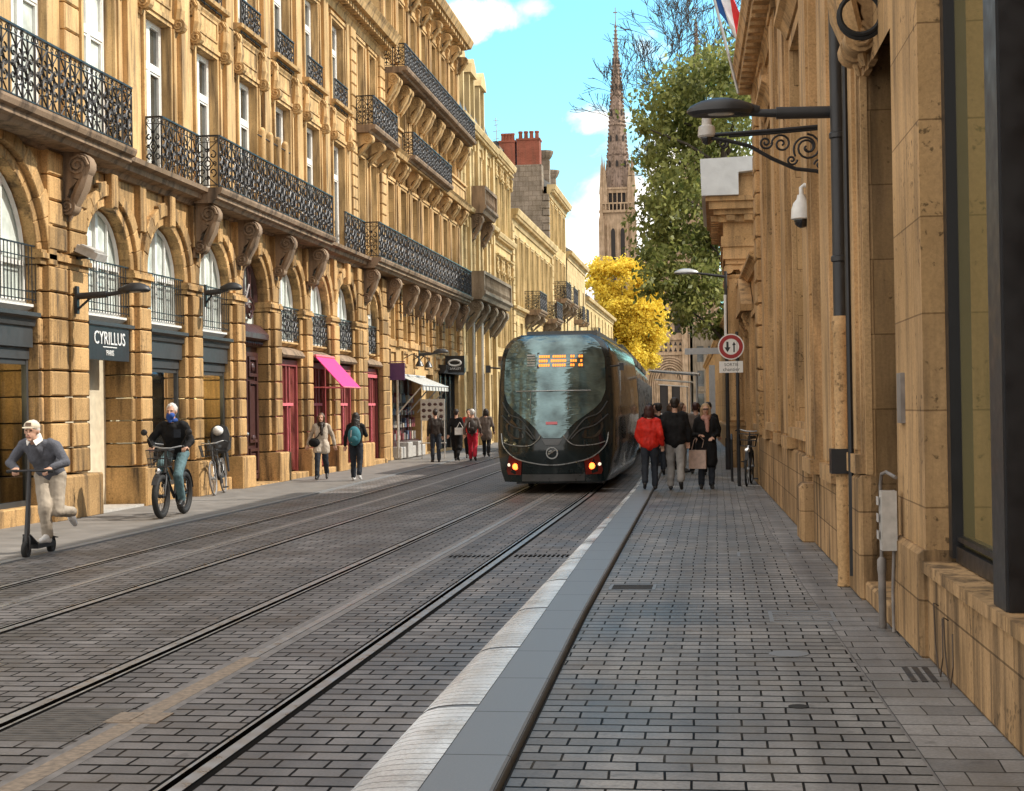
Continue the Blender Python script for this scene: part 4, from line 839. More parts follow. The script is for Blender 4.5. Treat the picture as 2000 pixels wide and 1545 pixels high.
# B3: pale house with mansard dormers and stone balconies
X3 = -10.42
b3 = thing('mansard_house', 'pale stone house with dormer windows in its mansard and two stone balconies', 'building', (-12, 67, 0))
y3 = [63.6+2.35*k for k in range(4)]
w3 = MB(); ops = []
for y in y3: ops += [(y-.55, y+.55, 3.9, 5.6), (y-.55, y+.55, 6.7, 9.4), (y-.55, y+.55, 10.5, 13.0)]
for y in y3: ops.append((y-.75, y+.75, .1, 3.2))
w3.wall(62.22, 72.2, 0, 13.9, X3, -11.0, ops); bpart('wall', w3, M['cream'], b3)
pl3 = MB()
for k in range(5):
    y = min(72.0, max(62.4, 62.42+2.35*k)); pl3.box(X3, X3+.14, y-.2, y+.2, 6.6, 9.8); pl3.box(X3, X3+.16, y-.22, y+.22, 10.3, 13.5); pl3.box(X3, X3+.18, y-.25, y+.25, .0, 5.9)
for y in y3:
    for z, r in ((9.4, .55), (13.0, .55)): pl3.tube([(X3+.03, a, b) for a, b in arch_pts(y, z-.06, .66, 10)], .09, 5)
bpart('pilaster', pl3, M['cream_plain'], b3)
for y in y3:
    window(b3, y, 3.9, -10.78, 1.1, 1.7, pane='brownglass'); window(b3, y, 6.7, -10.78, 1.1, 2.7); window(b3, y, 10.5, -10.78, 1.1, 2.5, pane='pale'); d_ = MB(); d_.box(-10.9, -10.82, y-.75, y+.75, .1, 3.2); d_.box(-10.82, -10.76, y-.06, y+.06, .1, 3.2); bpart('shopfront', d_, M['grime'], b3)
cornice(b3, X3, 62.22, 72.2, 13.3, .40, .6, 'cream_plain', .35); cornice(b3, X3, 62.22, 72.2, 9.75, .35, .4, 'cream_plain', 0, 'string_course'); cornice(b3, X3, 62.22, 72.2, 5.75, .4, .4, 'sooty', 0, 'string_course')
mf = MB(); mf.prism([(X3+.1, 62.22, 13.9), (-11.5, 62.22, 17.2), (-20, 62.22, 18), (-20, 62.22, 13.9)], (0, 9.98, 0)); bpart('roof', mf, M['slate'], b3)
for y in (63.9, 66.8, 69.7):
    dm = MB(); dm.box(-12.2, X3-.05, y-.75, y-.5, 13.95, 16.3); dm.box(-12.2, X3-.05, y+.5, y+.75, 13.95, 16.3); dm.prism([(X3+.05, y-.85, 16.3), (X3+.05, y+.85, 16.3), (X3+.05, y+.55, 16.75), (X3+.05, y, 17.05), (X3+.05, y-.55, 16.75)], (-2.6, 0, 0))
    dm.box(X3-.02, X3+.03, y-.8, y+.8, 13.92, 14.1); o = bpart('dormer', dm, M['cream_plain'], b3); window(b3, y, 14.1, X3-.3, 1.0, 2.2)
bk = MB(); bk.box(-20, -11.02, 62.22, 72.2, 0, 13.9); bpart('building_core', bk, M['black'], b3)
def stone_balcony(root, y0, y1, x, xo, z, cons, ch, m):
    s = MB(); s.mould([(x, z-.35), (xo-.12, z-.35), (xo-.05, z-.2), (xo+.05, z-.12), (xo+.05, z), (x, z)], y0, y1); o = obj('balcony', s, M[m], root, -root.location)
    s = MB(); s.box(x, xo, y0, y0+.16, z+.002, z+.82); s.box(x, xo, y1-.16, y1, z+.002, z+.82); s.box(xo-.18, xo, y0+.16, y1-.16, z+.70, z+.84)
    n = int((y1-y0-.4)/.26)
    for k in range(n): s.lathe([(.05, 0), (.05, .06), (.035, .1), (.075, .25), (.04, .45), (.035, .6), (.055, .66), (.055, .72)], (xo-.09, y0+.3+k*.26, z), 8)
    obj('balustrade', s, M[m], o)
    for y in cons: c = MB(); console(c, x-.02, y-.2, y+.2, z-.35, ch, xo-x-.1); obj('console', c, M[m], o, smooth=40)
stone_balcony(b3, 62.6, 71.2, X3, X3+1.0, 6.5, [63.0, 65.0, 67.4, 69.6, 70.9], 1.3, 'grime'); stone_balcony(b3, 64.9, 68.6, X3, X3+.75, 10.35, [65.2, 68.3], 1.2, 'sooty')
for n, y in enumerate((64.5, 66.9)):
    l_ = MB(); l_.tube([(-10.2, y, .02), (-10.2, y, 5.8)], .06, 8); bpart('drainpipe', l_, M['kerbl'], b3)

# B4: cream house with heavy cornices
X4 = -10.42
b4 = thing('corniced_house', 'yellowish stone house with heavy cornices at two levels, beyond the mansard house', 'building', (-12, 75, 0))
y4 = [73.3+2.1*k for k in range(3)]
w4 = MB(); ops = []
for y in y4: ops += [(y-.5, y+.5, .1, 3.4), (y-.5, y+.5, 4.6, 8.2), (y-.5, y+.5, 10.2, 12.8)]
w4.wall(72.22, 78.5, 0, 13.8, X4, -11.0, ops); bpart('wall', w4, M['yellow'], b4)
for y in y4: window(b4, y, 4.6, -10.78, 1.0, 3.6, pane='brownglass'); window(b4, y, 10.2, -10.78, 1.0, 2.6, pane='pale'); window(b4, y, .1, -10.78, 1.0, 3.3, pane='brownglass', paint='maroon')
sm4 = surround_mesh(1.0, 2.6, .4, True).mesh('window_surround'); sm4b = surround_mesh(1.0, 3.6, .5, True).mesh('window_surround')
for y in y4: obj('window_surround', sm4, M['cream_plain'], b4, Vector((X4, y, 10.2))-b4.location); obj('window_surround', sm4b, M['cream_plain'], b4, Vector((X4, y, 4.6))-b4.location)
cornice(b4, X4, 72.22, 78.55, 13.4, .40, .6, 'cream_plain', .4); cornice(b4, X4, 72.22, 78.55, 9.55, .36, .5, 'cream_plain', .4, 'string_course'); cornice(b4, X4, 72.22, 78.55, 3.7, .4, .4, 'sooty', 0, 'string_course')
rf = MB(); rf.prism([(X4+.2, 72.22, 14.0), (-12.4, 72.22, 15.0), (-20, 72.22, 15.4), (-20, 72.22, 14.0)], (0, 6.28, 0)); bpart('roof', rf, M['zinc'], b4)
bk = MB(); bk.box(-20, -11.02, 72.22, 78.5, 0, 13.8); bpart('building_core', bk, M['black'], b4)

# B5: low yellow house with iron balconies
X5 = -10.42
b5 = thing('low_house', 'two storey yellow house with small iron balconies, in front of the tall chimney', 'building', (-12, 88, 0))
y5 = [80.2+2.45*k for k in range(8)]
w5 = MB(); ops = []
for y in y5: ops += [(y-.55, y+.55, .1, 3.6), (y-.55, y+.55, 4.6, 6.2), (y-.55, y+.55, 7.1, 10.6)]
w5.wall(78.7, 98.7, 0, 11.5, X5, -11.0, ops); w5.poly([(X5, 78.7, 0), (X5, 78.7, 11.5), (-20, 78.7, 11.5), (-20, 78.7, 0)]); bpart('wall', w5, M['yellow'], b5)
q = MB(); pier_blocks(q, 78.7, 79.4, 0, 11.2, X5, X5+.12, .4); pier_blocks(q, 98.0, 98.7, 0, 11.2, X5, X5+.12, .4); bpart('quoins', q, M['cream_plain'], b5)
for n, y in enumerate(y5):
    window(b5, y, 7.1, -10.78, 1.1, 3.5, pane='brownglass'); window(b5, y, 4.6, -10.78, 1.1, 1.6, pane='brownglass'); window(b5, y, .1, -10.78, 1.1, 3.5, pane='brownglass', paint='maroon')
sm5 = surround_mesh(1.1, 3.5, .0, False).mesh('window_surround')
for y in y5: obj('window_surround', sm5, M['cream_plain'], b5, Vector((X5, y, 7.1))-b5.location)
cornice(b5, X5, 78.6, 98.8, 11.2, .45, .75, 'cream_plain', .5); cornice(b5, X5, 78.7, 98.7, 6.6, .3, .35, 'cream_plain', 0, 'string_course')
balcony(b5, 84.0, 87.4, X5, X5+.9, 7.05, 1.0, [84.4, 87.0], 'grime', .8, .6); balcony(b5, 93.0, 96.4, X5, X5+.9, 7.05, 1.0, [93.4, 96.0], 'grime', .8, .6)
rf = MB(); rf.prism([(X5+.3, 78.7, 11.95), (-13.4, 78.7, 12.7), (-20, 78.7, 12.9), (-20, 78.7, 11.95)], (0, 20.0, 0)); bpart('roof', rf, M['zinc'], b5)
bk = MB(); bk.box(-20, -11.02, 78.75, 98.65, 0, 11.5); bpart('building_core', bk, M['black'], b5)
ch = MB(); ch.box(-13.2, -12.2, 86.5, 87.5, 12.5, 15.2); ch.box(-13.4, -12.0, 86.3, 87.7, 15.2, 15.5); ch.box(-13.1, -12.3, 86.6, 87.4, 15.5, 16.3); ch.box(-13.4, -12.0, 86.3, 87.7, 16.3, 16.55); bpart('chimney', ch, M['rubble'], b5)

# B6: tall house with blank party wall and brick chimney stack
X6 = -10.60
b6 = thing('party_wall_house', 'tall yellow house with a bare rubble gable and red brick chimneys', 'building', (-12, 104, 0))
y6 = [100.4+2.6*k for k in range(4)]
w6 = MB(); ops = []
for y in y6: ops += [(y-.6, y+.6, .1, 3.6), (y-.6, y+.6, 5.2, 7.9), (y-.6, y+.6, 8.9, 11.6), (y-.6, y+.6, 12.6, 15.0)]
w6.wall(99.05, 110.2, 0, 15.5, X6, -11.2, ops); bpart('wall', w6, M['yellow'], b6)
pw_ = MB(); pw_.box(-20, -10.66, 98.85, 99.04, 0, 15.5); pw_.box(-14.6, -11.0, 98.80, 99.9, 10, 17.4)
for k in range(9): pw_.block(0,0,0,0,0,0) if 0 else pw_.box(-10.95-.18*(k % 2), -10.56, 98.76, 99.3, 11.2+k*.48, 11.6+k*.48)
bpart('party_wall', pw_, M['rubble'], b6)
for y in y6: window(b6, y, 5.2, -11.0, 1.2, 2.7, pane='brownglass'); window(b6, y, 8.9, -11.0, 1.2, 2.7, pane='brownglass'); window(b6, y, 12.6, -11.0, 1.2, 2.4, pane='brownglass')
sm6 = surround_mesh(1.2, 2.4, 0, False).mesh('window_surround'); sm6b = surround_mesh(1.2, 2.7, 0, False).mesh('window_surround')
for y in y6: obj('window_surround', sm6, M['cream_plain'], b6, Vector((X6, y, 12.6))-b6.location); obj('window_surround', sm6b, M['cream_plain'], b6, Vector((X6, y, 8.9))-b6.location)
cornice(b6, X6, 99.0, 110.3, 15.3, .5, .8, 'cream_plain', .6); cornice(b6, X6, 99.05, 110.2, 8.2, .3, .4, 'cream_plain', 0, 'string_course')
balcony(b6, 100.0, 103.4, X6, X6+1.0, 8.75, 1.1, [100.4, 103.0], 'grime', .9, .7); balcony(b6, 105.2, 108.6, X6, X6+1.0, 8.75, 1.1, [105.6, 108.2], 'grime', .9, .7); balcony(b6, 99.4, 101.4, X6, X6+.9, 5.0, 1.1, [99.7, 101.1], 'grime', .9, .7)
rf = MB(); rf.prism([(X6+.3, 99.9, 16.1), (-12.4, 99.9, 17.6), (-20, 99.9, 18), (-20, 99.9, 16.1)], (0, 10.3, 0)); bpart('roof', rf, M['zinc'], b6)
bk = MB(); bk.box(-20, -11.22, 99.1, 110.2, 0, 15.5); bpart('building_core', bk, M['black'], b6)
for x0, x1, zt in ((-13.75, -12.72, 18.9), (-12.6, -11.12, 19.0)):
    c = MB(); c.box(x0, x1, 98.82, 99.9, 17.4, zt); c.box(x0-.05, x1+.05, 98.76, 99.96, zt, zt+.12); o = bpart('chimney', c, M['brick'], b6)
    p = MB(); n = 4
    for k in range(n): p.lathe([(.14, zt+.1), (.12, zt+.5), (.15, zt+.55), (.15, zt+.65), (.05, zt+.66)], (x0+.2+(x1-x0-.4)*k/(n-1), 99.3, 0), 8)
    obj('chimney_pot', p, M['brick'], o)
for y, zt in ((102.5, 18.3), (106.5, 17.6)):
    c = MB(); c.box(-11.6, -10.9, y, y+.8, 15.5, zt); c.lathe([(.35, zt), (.5, zt+.2), (.62, zt+.5), (.62, zt+.6), (.1, zt+.62)], (-11.25, y+.4, 0), 10); bpart('chimney', c, M['rubble'], b6)
an = MB(); an.tube([(-13.9, 99.2, 16.8), (-14.0, 99.2, 20.6)], .035, 5)
for z, wv_ in ((20.4, .22), (20.1, .15), (19.7, .25), (19.2, .2)): an.tube([(-13.98-wv_, 99.2, z), (-13.98+wv_, 99.2, z+.05)], .022, 4)
tag(obj('roof_antenna', an, M['silver']), 'thin television aerial standing beside the red brick chimneys', 'antenna')
di = MB(); di.lathe([(.001, .0), (.3, .04), (.5, .14), (.5, .16), (.28, .07), (.001, .03)], (0, 0, 0), 16); di.tube([(0, 0, -.5), (0, 0, .02)], .03, 5)
tag(obj('satellite_dish', di, M['dkgrey'], None, (-13.95, 98.8, 18.5), (R(70), 0, R(25))), 'dark round satellite dish left of the brick chimney stack', 'satellite dish')
# B7, B8: small far houses
for nm, lab, y0, y1, x, hz, nb, fl, m in (('narrow_house', 'narrow pale house with a square chimney, beyond the tall party wall house', 110.4, 125.6, -10.55, 12.4, 4, ((4.6, 2.4), (8.2, 2.6)), 'cream'),
                                        ('end_house', 'last pale house before the yellow tree, lower than its neighbour', 125.9, 160, -10.6, 10.2, 8, ((4.2, 2.2), (7.4, 2.4)), 'yellow')):
    b = thing(nm, lab, 'building', (x-1, (y0+y1)/2, 0)); ys = [y0+(y1-y0)*(k+.5)/nb for k in range(nb)]; ww = MB(); ops = []
    for y in ys: ops += [(y-.6, y+.6, .1, 3.2)] + [(y-.6, y+.6, z, z+h) for z, h in fl]
    ww.wall(y0, y1, 0, hz, x, x-.6, ops); ww.poly([(x, y0, 0), (x, y0, hz), (x-8, y0, hz), (x-8, y0, 0)]); bpart('wall', ww, M[m], b)
    for y in ys:
        for z, h in fl: window(b, y, z, x-.36, 1.2, h, pane='brownglass')
    cornice(b, x, y0, y1, hz-.1, .4, .6, 'cream_plain', 0); cornice(b, x, y0, y1, 3.6, .3, .3, 'cream_plain', 0, 'string_course')
    rf = MB(); rf.prism([(x+.4, y0, hz+.5), (x-2.6, y0, hz+2.4), (x-8, y0, hz+2.6), (x-8, y0, hz+.5)], (0, y1-y0, 0)); bpart('roof', rf, M['zinc'], b)
    bk = MB(); bk.box(x-8, x-.62, y0+.05, y1, 0, hz); bpart('building_core', bk, M['black'], b)
    c = MB(); c.box(x-1.4, x-.4, y0+1.0, y0+1.8, hz, hz+2.6); c.box(x-1.5, x-.3, y0+.9, y0+1.9, hz+2.6, hz+2.8); bpart('chimney', c, M['rubble'], b)
    for k in (1, nb-2): balcony(b, ys[k]-.9, ys[k]+.9, x, x+.7, fl[1][0], 1.0, [], 'grime', .5, .6)

# ------------------------------------------------------------------ right-hand side: stone palace wall (local +x faces the street, local y = -distance)
rot = pi + math.asin(.019)
def rpart(name, mb, m, root, **k): return obj(name, mb, m, root, (0, 0, 0), **k)
r1 = thing('palace_wing', 'ochre stone palace wing with pilasters and deep cornice along the right pavement', 'building', (1.5, 0, 0), rot)
wl = MB()
def D(a, b): return (-b, -a)
wl.wall(-31.2, -13.0, .0, 8.0, 0, -.5, [(-21.0, -18.6, 1.35, 6.4), (-27.2, -25.0, 1.35, 6.4)])
wl.wall(-11.35, -10.07, .63, 8.0, 0, -.5); wl.wall(-13.0, -11.35, 4.35, 8.0, 0, -.5); wl.wall(-10.07, 3.0, 5.4, 8.0, 0, -.5)
wl.wall(-6.7, 3.0, .63, 5.4, -.02, -.5)
wl.box(-.50, -.45, -10.08, -6.7, .6, 5.4)
rpart('wall', wl, M['right'], r1)
rv = MB(); rv.box(-.7, -.05, -13.7, -13.0, .0, 4.35); rv.box(-.9, -.5, -13.0, -11.35, 4.1, 4.35); rpart('door_reveal', rv, M['right'], r1)
pl_ = MB()
pl_.block(-.4, .0, -10.07, 8, .0, .56, .02); pl_.box(-.5, .03, -10.07, 8, .56, .63)                         # shop plinth and sill
for a, b in ((-11.35, -10.07),): pl_.block(-.4, .05, a+.1, b+.02, .0, .70, .03)
pl_.block(-.5, .10, -14.35, -13.0, .0, 1.04, .03); pl_.block(-.5, .05, -18.3, -14.4, .0, .85, .03); pl_.block(-.5, .20, -18.95, -18.35, .0, .70, .05); pl_.block(-.5, .08, -31.2, -19.0, .0, 1.02, .03)
rpart('plinth', pl_, M['right_low'], r1)
pp = MB()
def pilaster(y0, y1, z0, z1, d):
    pp.box(0, d, y0, y1, z0, z1); pp.box(d, d+.03, y0+.1, y1-.1, z0+.2, z1-.3); pp.box(0, d+.06, y0-.04, y1+.04, z0, z0+.16); pp.box(0, d+.05, y0-.04, y1+.04, z1-.22, z1-.1)
pilaster(-14.3, -13.15, 1.05, 7.9, .05); pilaster(-16.5, -15.3, .86, 7.9, .06); pilaster(-18.4, -17.3, .86, 7.9, .10); pilaster(-22.6, -21.4, 1.03, 7.9, .09); pilaster(-24.8, -23.7, 1.03, 7.9, .09); pilaster(-28.6, -27.5, 1.03, 7.9, .08)
for a in (-13.14, -13.03): pp.box(-.02, .035, a, a+.05, 1.05, 4.35)
for y0, y1 in ((-21.0, -18.6), (-27.2, -25.0)):
    pp.frame(y0-.16, y1+.16, 1.25, 6.56, .16, .0, .055); pp.box(.0, .14, y0-.2, y1+.2, 1.20, 1.33); pp.box(-.42, -.40, y0, y1, 1.35, 6.4)
    pp.mould([(0, 6.6), (.08, 6.6), (.16, 6.75), (.24, 6.8), (.24, 6.88), (0, 6.92)], y0-.25, y1+.25)
pier_blocks(pp, -31.2, -30.2, 1.03, 7.9, .0, .12, .42, .03, .03)
pp.tube([(.02, -23.15+.22*cos(a), 6.3+.22*sin(a)) for a in [pi*k/8 for k in range(9)]], .06, 5); pp.frame(-23.4, -22.9, 4.4, 5.6, .07, 0, .05)
rpart('pilaster', pp, M['right_plain'], r1)
for y0, y1 in ((-21.0, -18.6), (-27.2, -25.0)):
    o = window(r1, 0, 0, 0, y1-y0, 5.0, pane='brownglass', paint='right_plain'); o.location = (-.36, (y0+y1)/2, 1.38)
cn = MB(); cn.mould([(-.1, 7.6), (.05, 7.6), (.08, 7.8), (.12, 7.85), (.14, 8.0), (.42, 8.06), (.46, 8.2), (.50, 8.26), (.50, 8.34), (-.3, 8.36)], -31.4, 8)
for k in range(62): cn.box(.13, .38, -31.2+k*.5, -30.95+k*.5, 7.86, 8.04)
rpart('cornice', cn, M['right_plain'], r1)
rf = MB(); rf.prism([(.3, -31.3, 8.36), (-7, -31.3, 8.4), (-7, -31.3, 8.36), (-7, -31.3, 8.30), (.3, -31.3, 8.32)], (0, 40, 0)); rf.box(-10, -.52, -31.2, -13.72, 0, 8.3); rf.box(-10, -.92, -13.7, 8, 0, 8.3); rpart('building_core', rf, M['slate'], r1)
dr = MB(); dr.box(-.9, -.82, -13.0, -11.35, .17, 4.1); dr.frame(-12.95, -11.4, .2, 4.05, .16, -.82, -.78); rpart('door', dr, M['maroon'], r1)
ds = MB(); ds.block(-.9, .06, -13.1, -11.3, .0, .17, .02); rpart('doorstep', ds, M['right_low'], r1)
ky_ = MB()
for a in (-13.0, -12.62): console(ky_, -.02, a, a+.26, 5.3, .95, .34)
for k in range(7): ky_.tube([(.05, -12.95+k*.1, 5.2), (.2+.05*(k % 2), -12.93+k*.1, 4.9), (.12, -12.9+k*.09, 4.6), (.04, -12.85+k*.06, 4.38)], [.03, .06, .045, .012], 6)
ky_.mould([(0, 5.3), (.3, 5.32), (.42, 5.42), (.42, 5.5), (0, 5.52)], -13.4, -11.2); rpart('carved_keystone', ky_, M['right_plain'], r1, smooth=45)
# shop window let into the wing
sw = MB(); sw.box(-.30, -.14, -10.05, -9.93, .66, 5.4); sw.box(-.24, -.16, -9.93, -8.0, .64, .74); sw.box(-.22, -.17, -9.93, -8.0, .77, .80)
o = rpart('window_frame', sw, M['black'], r1)
gp = MB(); gp.poly([(-.21, -10.0, .7), (-.21, -7.95, .7), (-.21, -7.95, 5.4), (-.21, -10.0, 5.4)])
M['mirror'] = glass('reflective_shop_glass', (.16,.135,.055), .03, .12, .5, 1.0); obj('shop_pane', gp, M['mirror'], o)
bl_ = MB(); bl_.box(-2.2, -.015, -7.92, -7.60, .632, 6.0); bo = rpart('window_jamb', bl_, M['black'], r1); bl_ = MB(); bl_.box(-.015, -.003, -7.92, -7.62, .632, 6.0); obj('jamb_edge', bl_, M['dkgrey'], bo)
# pipes and cables fixed on the wing
pi_ = MB(); yp = -13.95
def rthing(name, label, cat, mb, m, **k):
    o = thing(name, label, cat, (1.5, 0, 0), rot); obj(k.pop('part', name+'_body'), mb, m, o, **k); return o
pi_.tube([(.13, yp, 8.0), (.13, yp, 2.42)], .062, 12)
for z in (7.2, 5.6, 4.0, 2.9): pi_.lathe([(.062, z), (.075, z+.01), (.075, z+.05), (.062, z+.06)], (.13, yp, 0), 12); pi_.box(.0, .08, yp-.02, yp+.02, z, z+.05)
dp = rthing('downpipe', 'grey zinc downpipe with a pale lower length on the right-hand wall', 'drainpipe', pi_, M['dkgrey'], part='upper_pipe', smooth=50)
pi_ = MB(); pi_.lathe([(.075, 2.42), (.085, 2.3), (.07, 2.28), (.066, 1.3), (.066, .95), (.064, .5), (.062, .08), (.07, .02)], (.13, yp, 0), 14); obj('lower_pipe', pi_, M['right_plain'], dp, smooth=50)
for k in range(10): pass
pi_ = MB(); pi_.box(.03, .24, yp-.11, yp+.11, 1.02, 1.24); obj('pipe_collar', pi_, M['black'], dp, smooth=50)
pi_ = MB(); pi_.tube([(.11, -13.55, 5.6), (.10, -13.55, 5.3), (.10, -13.55, .9), (.10, -13.58, .15)], .026, 8); rthing('cable_conduit', 'thin black conduit beside the grey downpipe', 'conduit', pi_, M['black'], part='conduit_pipe')
pi_ = MB(); pi_.torus((.12, -12.05, 4.62), .17, .022, 'y', 24, 6); pi_.torus((.13, -12.03, 4.63), .155, .02, 'y', 24, 6); pi_.tube([(.1, -12.0, 4.8), (.05, -11.6, 4.9), (.02, -11.2, 4.88)], .018, 6); rthing('cable_coil', 'coil of dark cable hanging by the carved stone over the doorway', 'cable coil', pi_, M['rubber'], part='coil')
pi_ = MB(); x_ = .10
pi_.box(.045, .15, -11.22, -11.08, .60, 1.02); pi_.box(.06, .156, -11.20, -11.10, .66, .98) 
for k in range(3): pi_.box(.17, .174, -11.2, -11.1, .68+k*.12, .74+k*.12)
mx_o = rthing('meter_box', 'battered white utility box beside the near doorway', 'utility box', pi_, M['kerbl'], part='box')
pi_ = MB(); pi_.tube([(.06, -11.0, 1.12), (.10, -11.2, 1.15), (.115, -11.34, 1.13), (.12, -11.38, 1.05), (.12, -11.38, .5)], .013, 8); pi_.lathe([(.015, .53), (.032, .51), (.034, .44), (.028, .40), (.028, .03), (.015, .0)], (.12, -11.38, 0), 10); pi_.tube([(.06, -11.16, .6), (.07, -11.18, .3), (.07, -11.16, .02)], .012, 8); obj('conduit', pi_, M['conc'], mx_o, smooth=50)
pi_ = MB(); pi_.box(-.0, .03, -11.1, -10.9, 1.5, 1.85); rthing('intercom', 'small pale intercom plate on the pier by the doorway', 'intercom', pi_, M['conc'], part='plate')
pi_ = MB()
for y, z in ((-9.5, .42), (-9.15, .38)): pi_.tube([(.02, y, z), (.05, y+.02, z+.02), (.045, y+.03, .2), (.04, y+.08, .06), (.045, y+.2, .03), (.04, y+.26, .15), (.03, y+.2, z-.05)], .0045, 6)
rthing('loose_cable', 'two loops of loose cable hanging on the stained plinth below the shop window', 'cable', pi_, mat('brown_cable', (.07,.05,.035), .6), part='cable')

# garden wall with a pedimented gate beyond the wing
r2 = thing('garden_wall', 'low ochre panelled wall between the palace wing and the columned portal, with an added hidden run beyond', 'wall', (1.5, 0, 0), rot)
g2 = MB(); g2.wall(-125, -31.4, 0, 4.6, -.02, -.5, [(-37.8, -35.4, .1, 3.4)]); rpart('wall_face', g2, M['right'], r2)  # unseen run past the portal is added so the tram side reflects stone
g2 = MB(); g2.block(-.4, .10, -125, -31.4, 0, .9, .03)
for a, b in ((-34.9, -32.0), (-40.0, -38.3)): g2.frame(a, b, 1.1, 3.7, .12, -.02, .05)
g2.mould([(-.4, 4.5), (.05, 4.5), (.12, 4.62), (.2, 4.66), (.2, 4.74), (-.5, 4.78)], -125, -31.4)
g2.prism([(-.02, -38.3, 3.75), (.28, -38.3, 3.75), (.28, -38.3, 3.9), (-.02, -38.3, 3.9)], (0, 3.4, 0)); g2.prism([(.26, -38.3, 3.9), (.26, -34.9, 3.9), (.26, -36.6, 4.6)], (-.26, 0, 0)); g2.frame(-38.1, -35.1, .1, 3.7, .26, -.02, .08)
for a in (-38.0, -35.5): console(g2, .0, a, a+.28, 3.75, .5, .24)
rpart('wall_mouldings', g2, M['right_plain'], r2)
g2 = MB(); g2.box(-.3, -.2, -37.8, -35.4, .1, 3.4); g2.frame(-37.7, -36.65, .2, 3.3, .12, -.2, -.15); g2.frame(-36.55, -35.5, .2, 3.3, .12, -.2, -.15); rpart('gate_door', g2, M['right_plain'], r2)
# columned portal projecting over the pavement
pt = thing('columned_portal', 'stone portal with ionic columns and a heavy entablature half wrapped in white sheeting', 'portal', (.7, 43, 0))
m_ = MB()
m_.box(.64, 1.9, 40.06, 45.9, 0, 7.9); m_.box(.36, .64, 40.35, 45.6, .0, 6.0)
for z0, z1, d in ((6.0, 6.35, .0), (6.35, 6.65, .04), (6.65, 7.05, -.02), (7.05, 7.25, .10), (7.25, 7.4, .22), (7.4, 7.62, .34), (7.62, 7.75, .42)): m_.box(.02-d, 1.6, 40.0-d, 46.0+d, z0, z1)
m_.block(.45, 1.55, 39.9, 46.1, 7.75, 8.5, .03) if 0 else m_.box(.40, 1.55, 39.8, 46.2, 7.75, 8.35); m_.box(.36, 1.6, 39.74, 46.2, 8.35, 8.5)
for k in range(12): m_.box(-.28, -.02, 40+k*.5, 40.25+k*.5, 7.08, 7.24)
for k in range(3): m_.box(.12+k*.45, .34+k*.45, 39.80, 39.98, 7.08, 7.24)
bpart('entablature', m_, M['right_plain'], pt)
for y in (40.35, 41.3, 44.7, 45.65):
    c = MB(); c.box(.08, .64, y-.28, y+.28, 0, 1.2); c.box(.05, .64, y-.31, y+.31, 1.2, 1.32)
    c.lathe([(.27, 1.32), (.29, 1.38), (.25, 1.45), (.23, 1.5), (.235, 3), (.20, 5.45), (.235, 5.5), (.24, 5.56)], (.36, y, 0), 18)
    c.box(.08, .64, y-.28, y+.28, 5.86, 6.0)
    for s in (-1, 1):
        for yy in (y,): c.lathe([(.001, -.03), (.13, -.03), (.13, .03), (.05, .045), (.001, .05)] if 0 else [(.13, -.25), (.13, .25)], (.36+s*.2, yy, 5.72), 12, 'y')
    c.box(.14, .58, y-.22, y+.22, 5.7, 5.86); bpart('column', c, M['right_plain'], pt, smooth=35)
s = MB(); s.M = None
P = [(-.50, 39.45, 7.76), (.44, 39.45, 7.76), (.44, 39.45, 8.4), (1.68, 39.45, 8.52), (1.68, 39.45, 8.86), (-.52, 39.45, 8.80)]
s.prism(P, (0, 7, 0)); bpart('sheeting', s, mat('white_tarpaulin', (.52,.54,.55), .5, var=.12, scale=3, bump=.8), pt)

pt.scale = (1, 1, .90); pt.location.x += .2
# ------------------------------------------------------------------ the tram
M['tram'] = mat('black_tram_paint', (.009,.016,.018), .16, .0, var=.05, coat=.3, spec=.35); M['tramgrey'] = mat('grey_tram_panel', (.075,.078,.08), .35, .3); M['tramline'] = mat('pale_tram_trim', (.34,.35,.35), .3, .6)
M['wind'] = glass('teal_windscreen', (.13,.20,.21), .04, .5, 2.2, 1.0, wave=(2.2, 2.2, 9.0)); M['wind'].node_tree.nodes['Principled BSDF'].inputs['Metallic'].default_value = .6; M['tglass'] = glass('tram_side_glass', (.028,.025,.023), .05, .5, 1.0, .6, wave=(.6, 1.6, .5))
M['amber'] = mat('amber_display', (.8,.3,.05), emis=(1,.22,.02), es=1.3); M['taillamp'] = mat('lit_tail_lamp', (1,.2,.05), emis=(1,.13,.02), es=3.5); M['lens'] = mat('red_lamp_lens', (.13,.014,.010), .15); M['clearlamp'] = mat('clear_lamp', (.8,.75,.65), .2, emis=(1,.85,.6), es=.5)
TX, TY = -3.11, 29.0
tram = thing('tram', 'black articulated tram with amber destination display and red tail lamps', 'tram', (TX, TY, 0))
def hw_(z):
    tab = [(.22,.98),(.4,1.05),(.8,1.11),(1.4,1.13),(2.0,1.11),(2.5,1.085),(2.75,1.04),(2.92,.96),(3.02,.84),(3.07,.68)]
    return lerp(tab, z)
def fy(x, z):
    b = .62*(abs(x)/1.13)**2.6; s = .20*max(0, z-.95) + .42*(max(0, z-2.45)/.62)**2.2 + .10*max(0, .6-z)
    return b+s-.04*math.exp(-((z-.85)/.3)**2)
def tp(y): return bend(TY+y)-bend(TY)                                       # sideways shift of the track
zs = [.22,.3,.4,.5,.65,.8,.95,1.1,1.3,1.5,1.7,1.9,2.1,2.3,2.5,2.65,2.78,2.88,2.96,3.02,3.055,3.07]
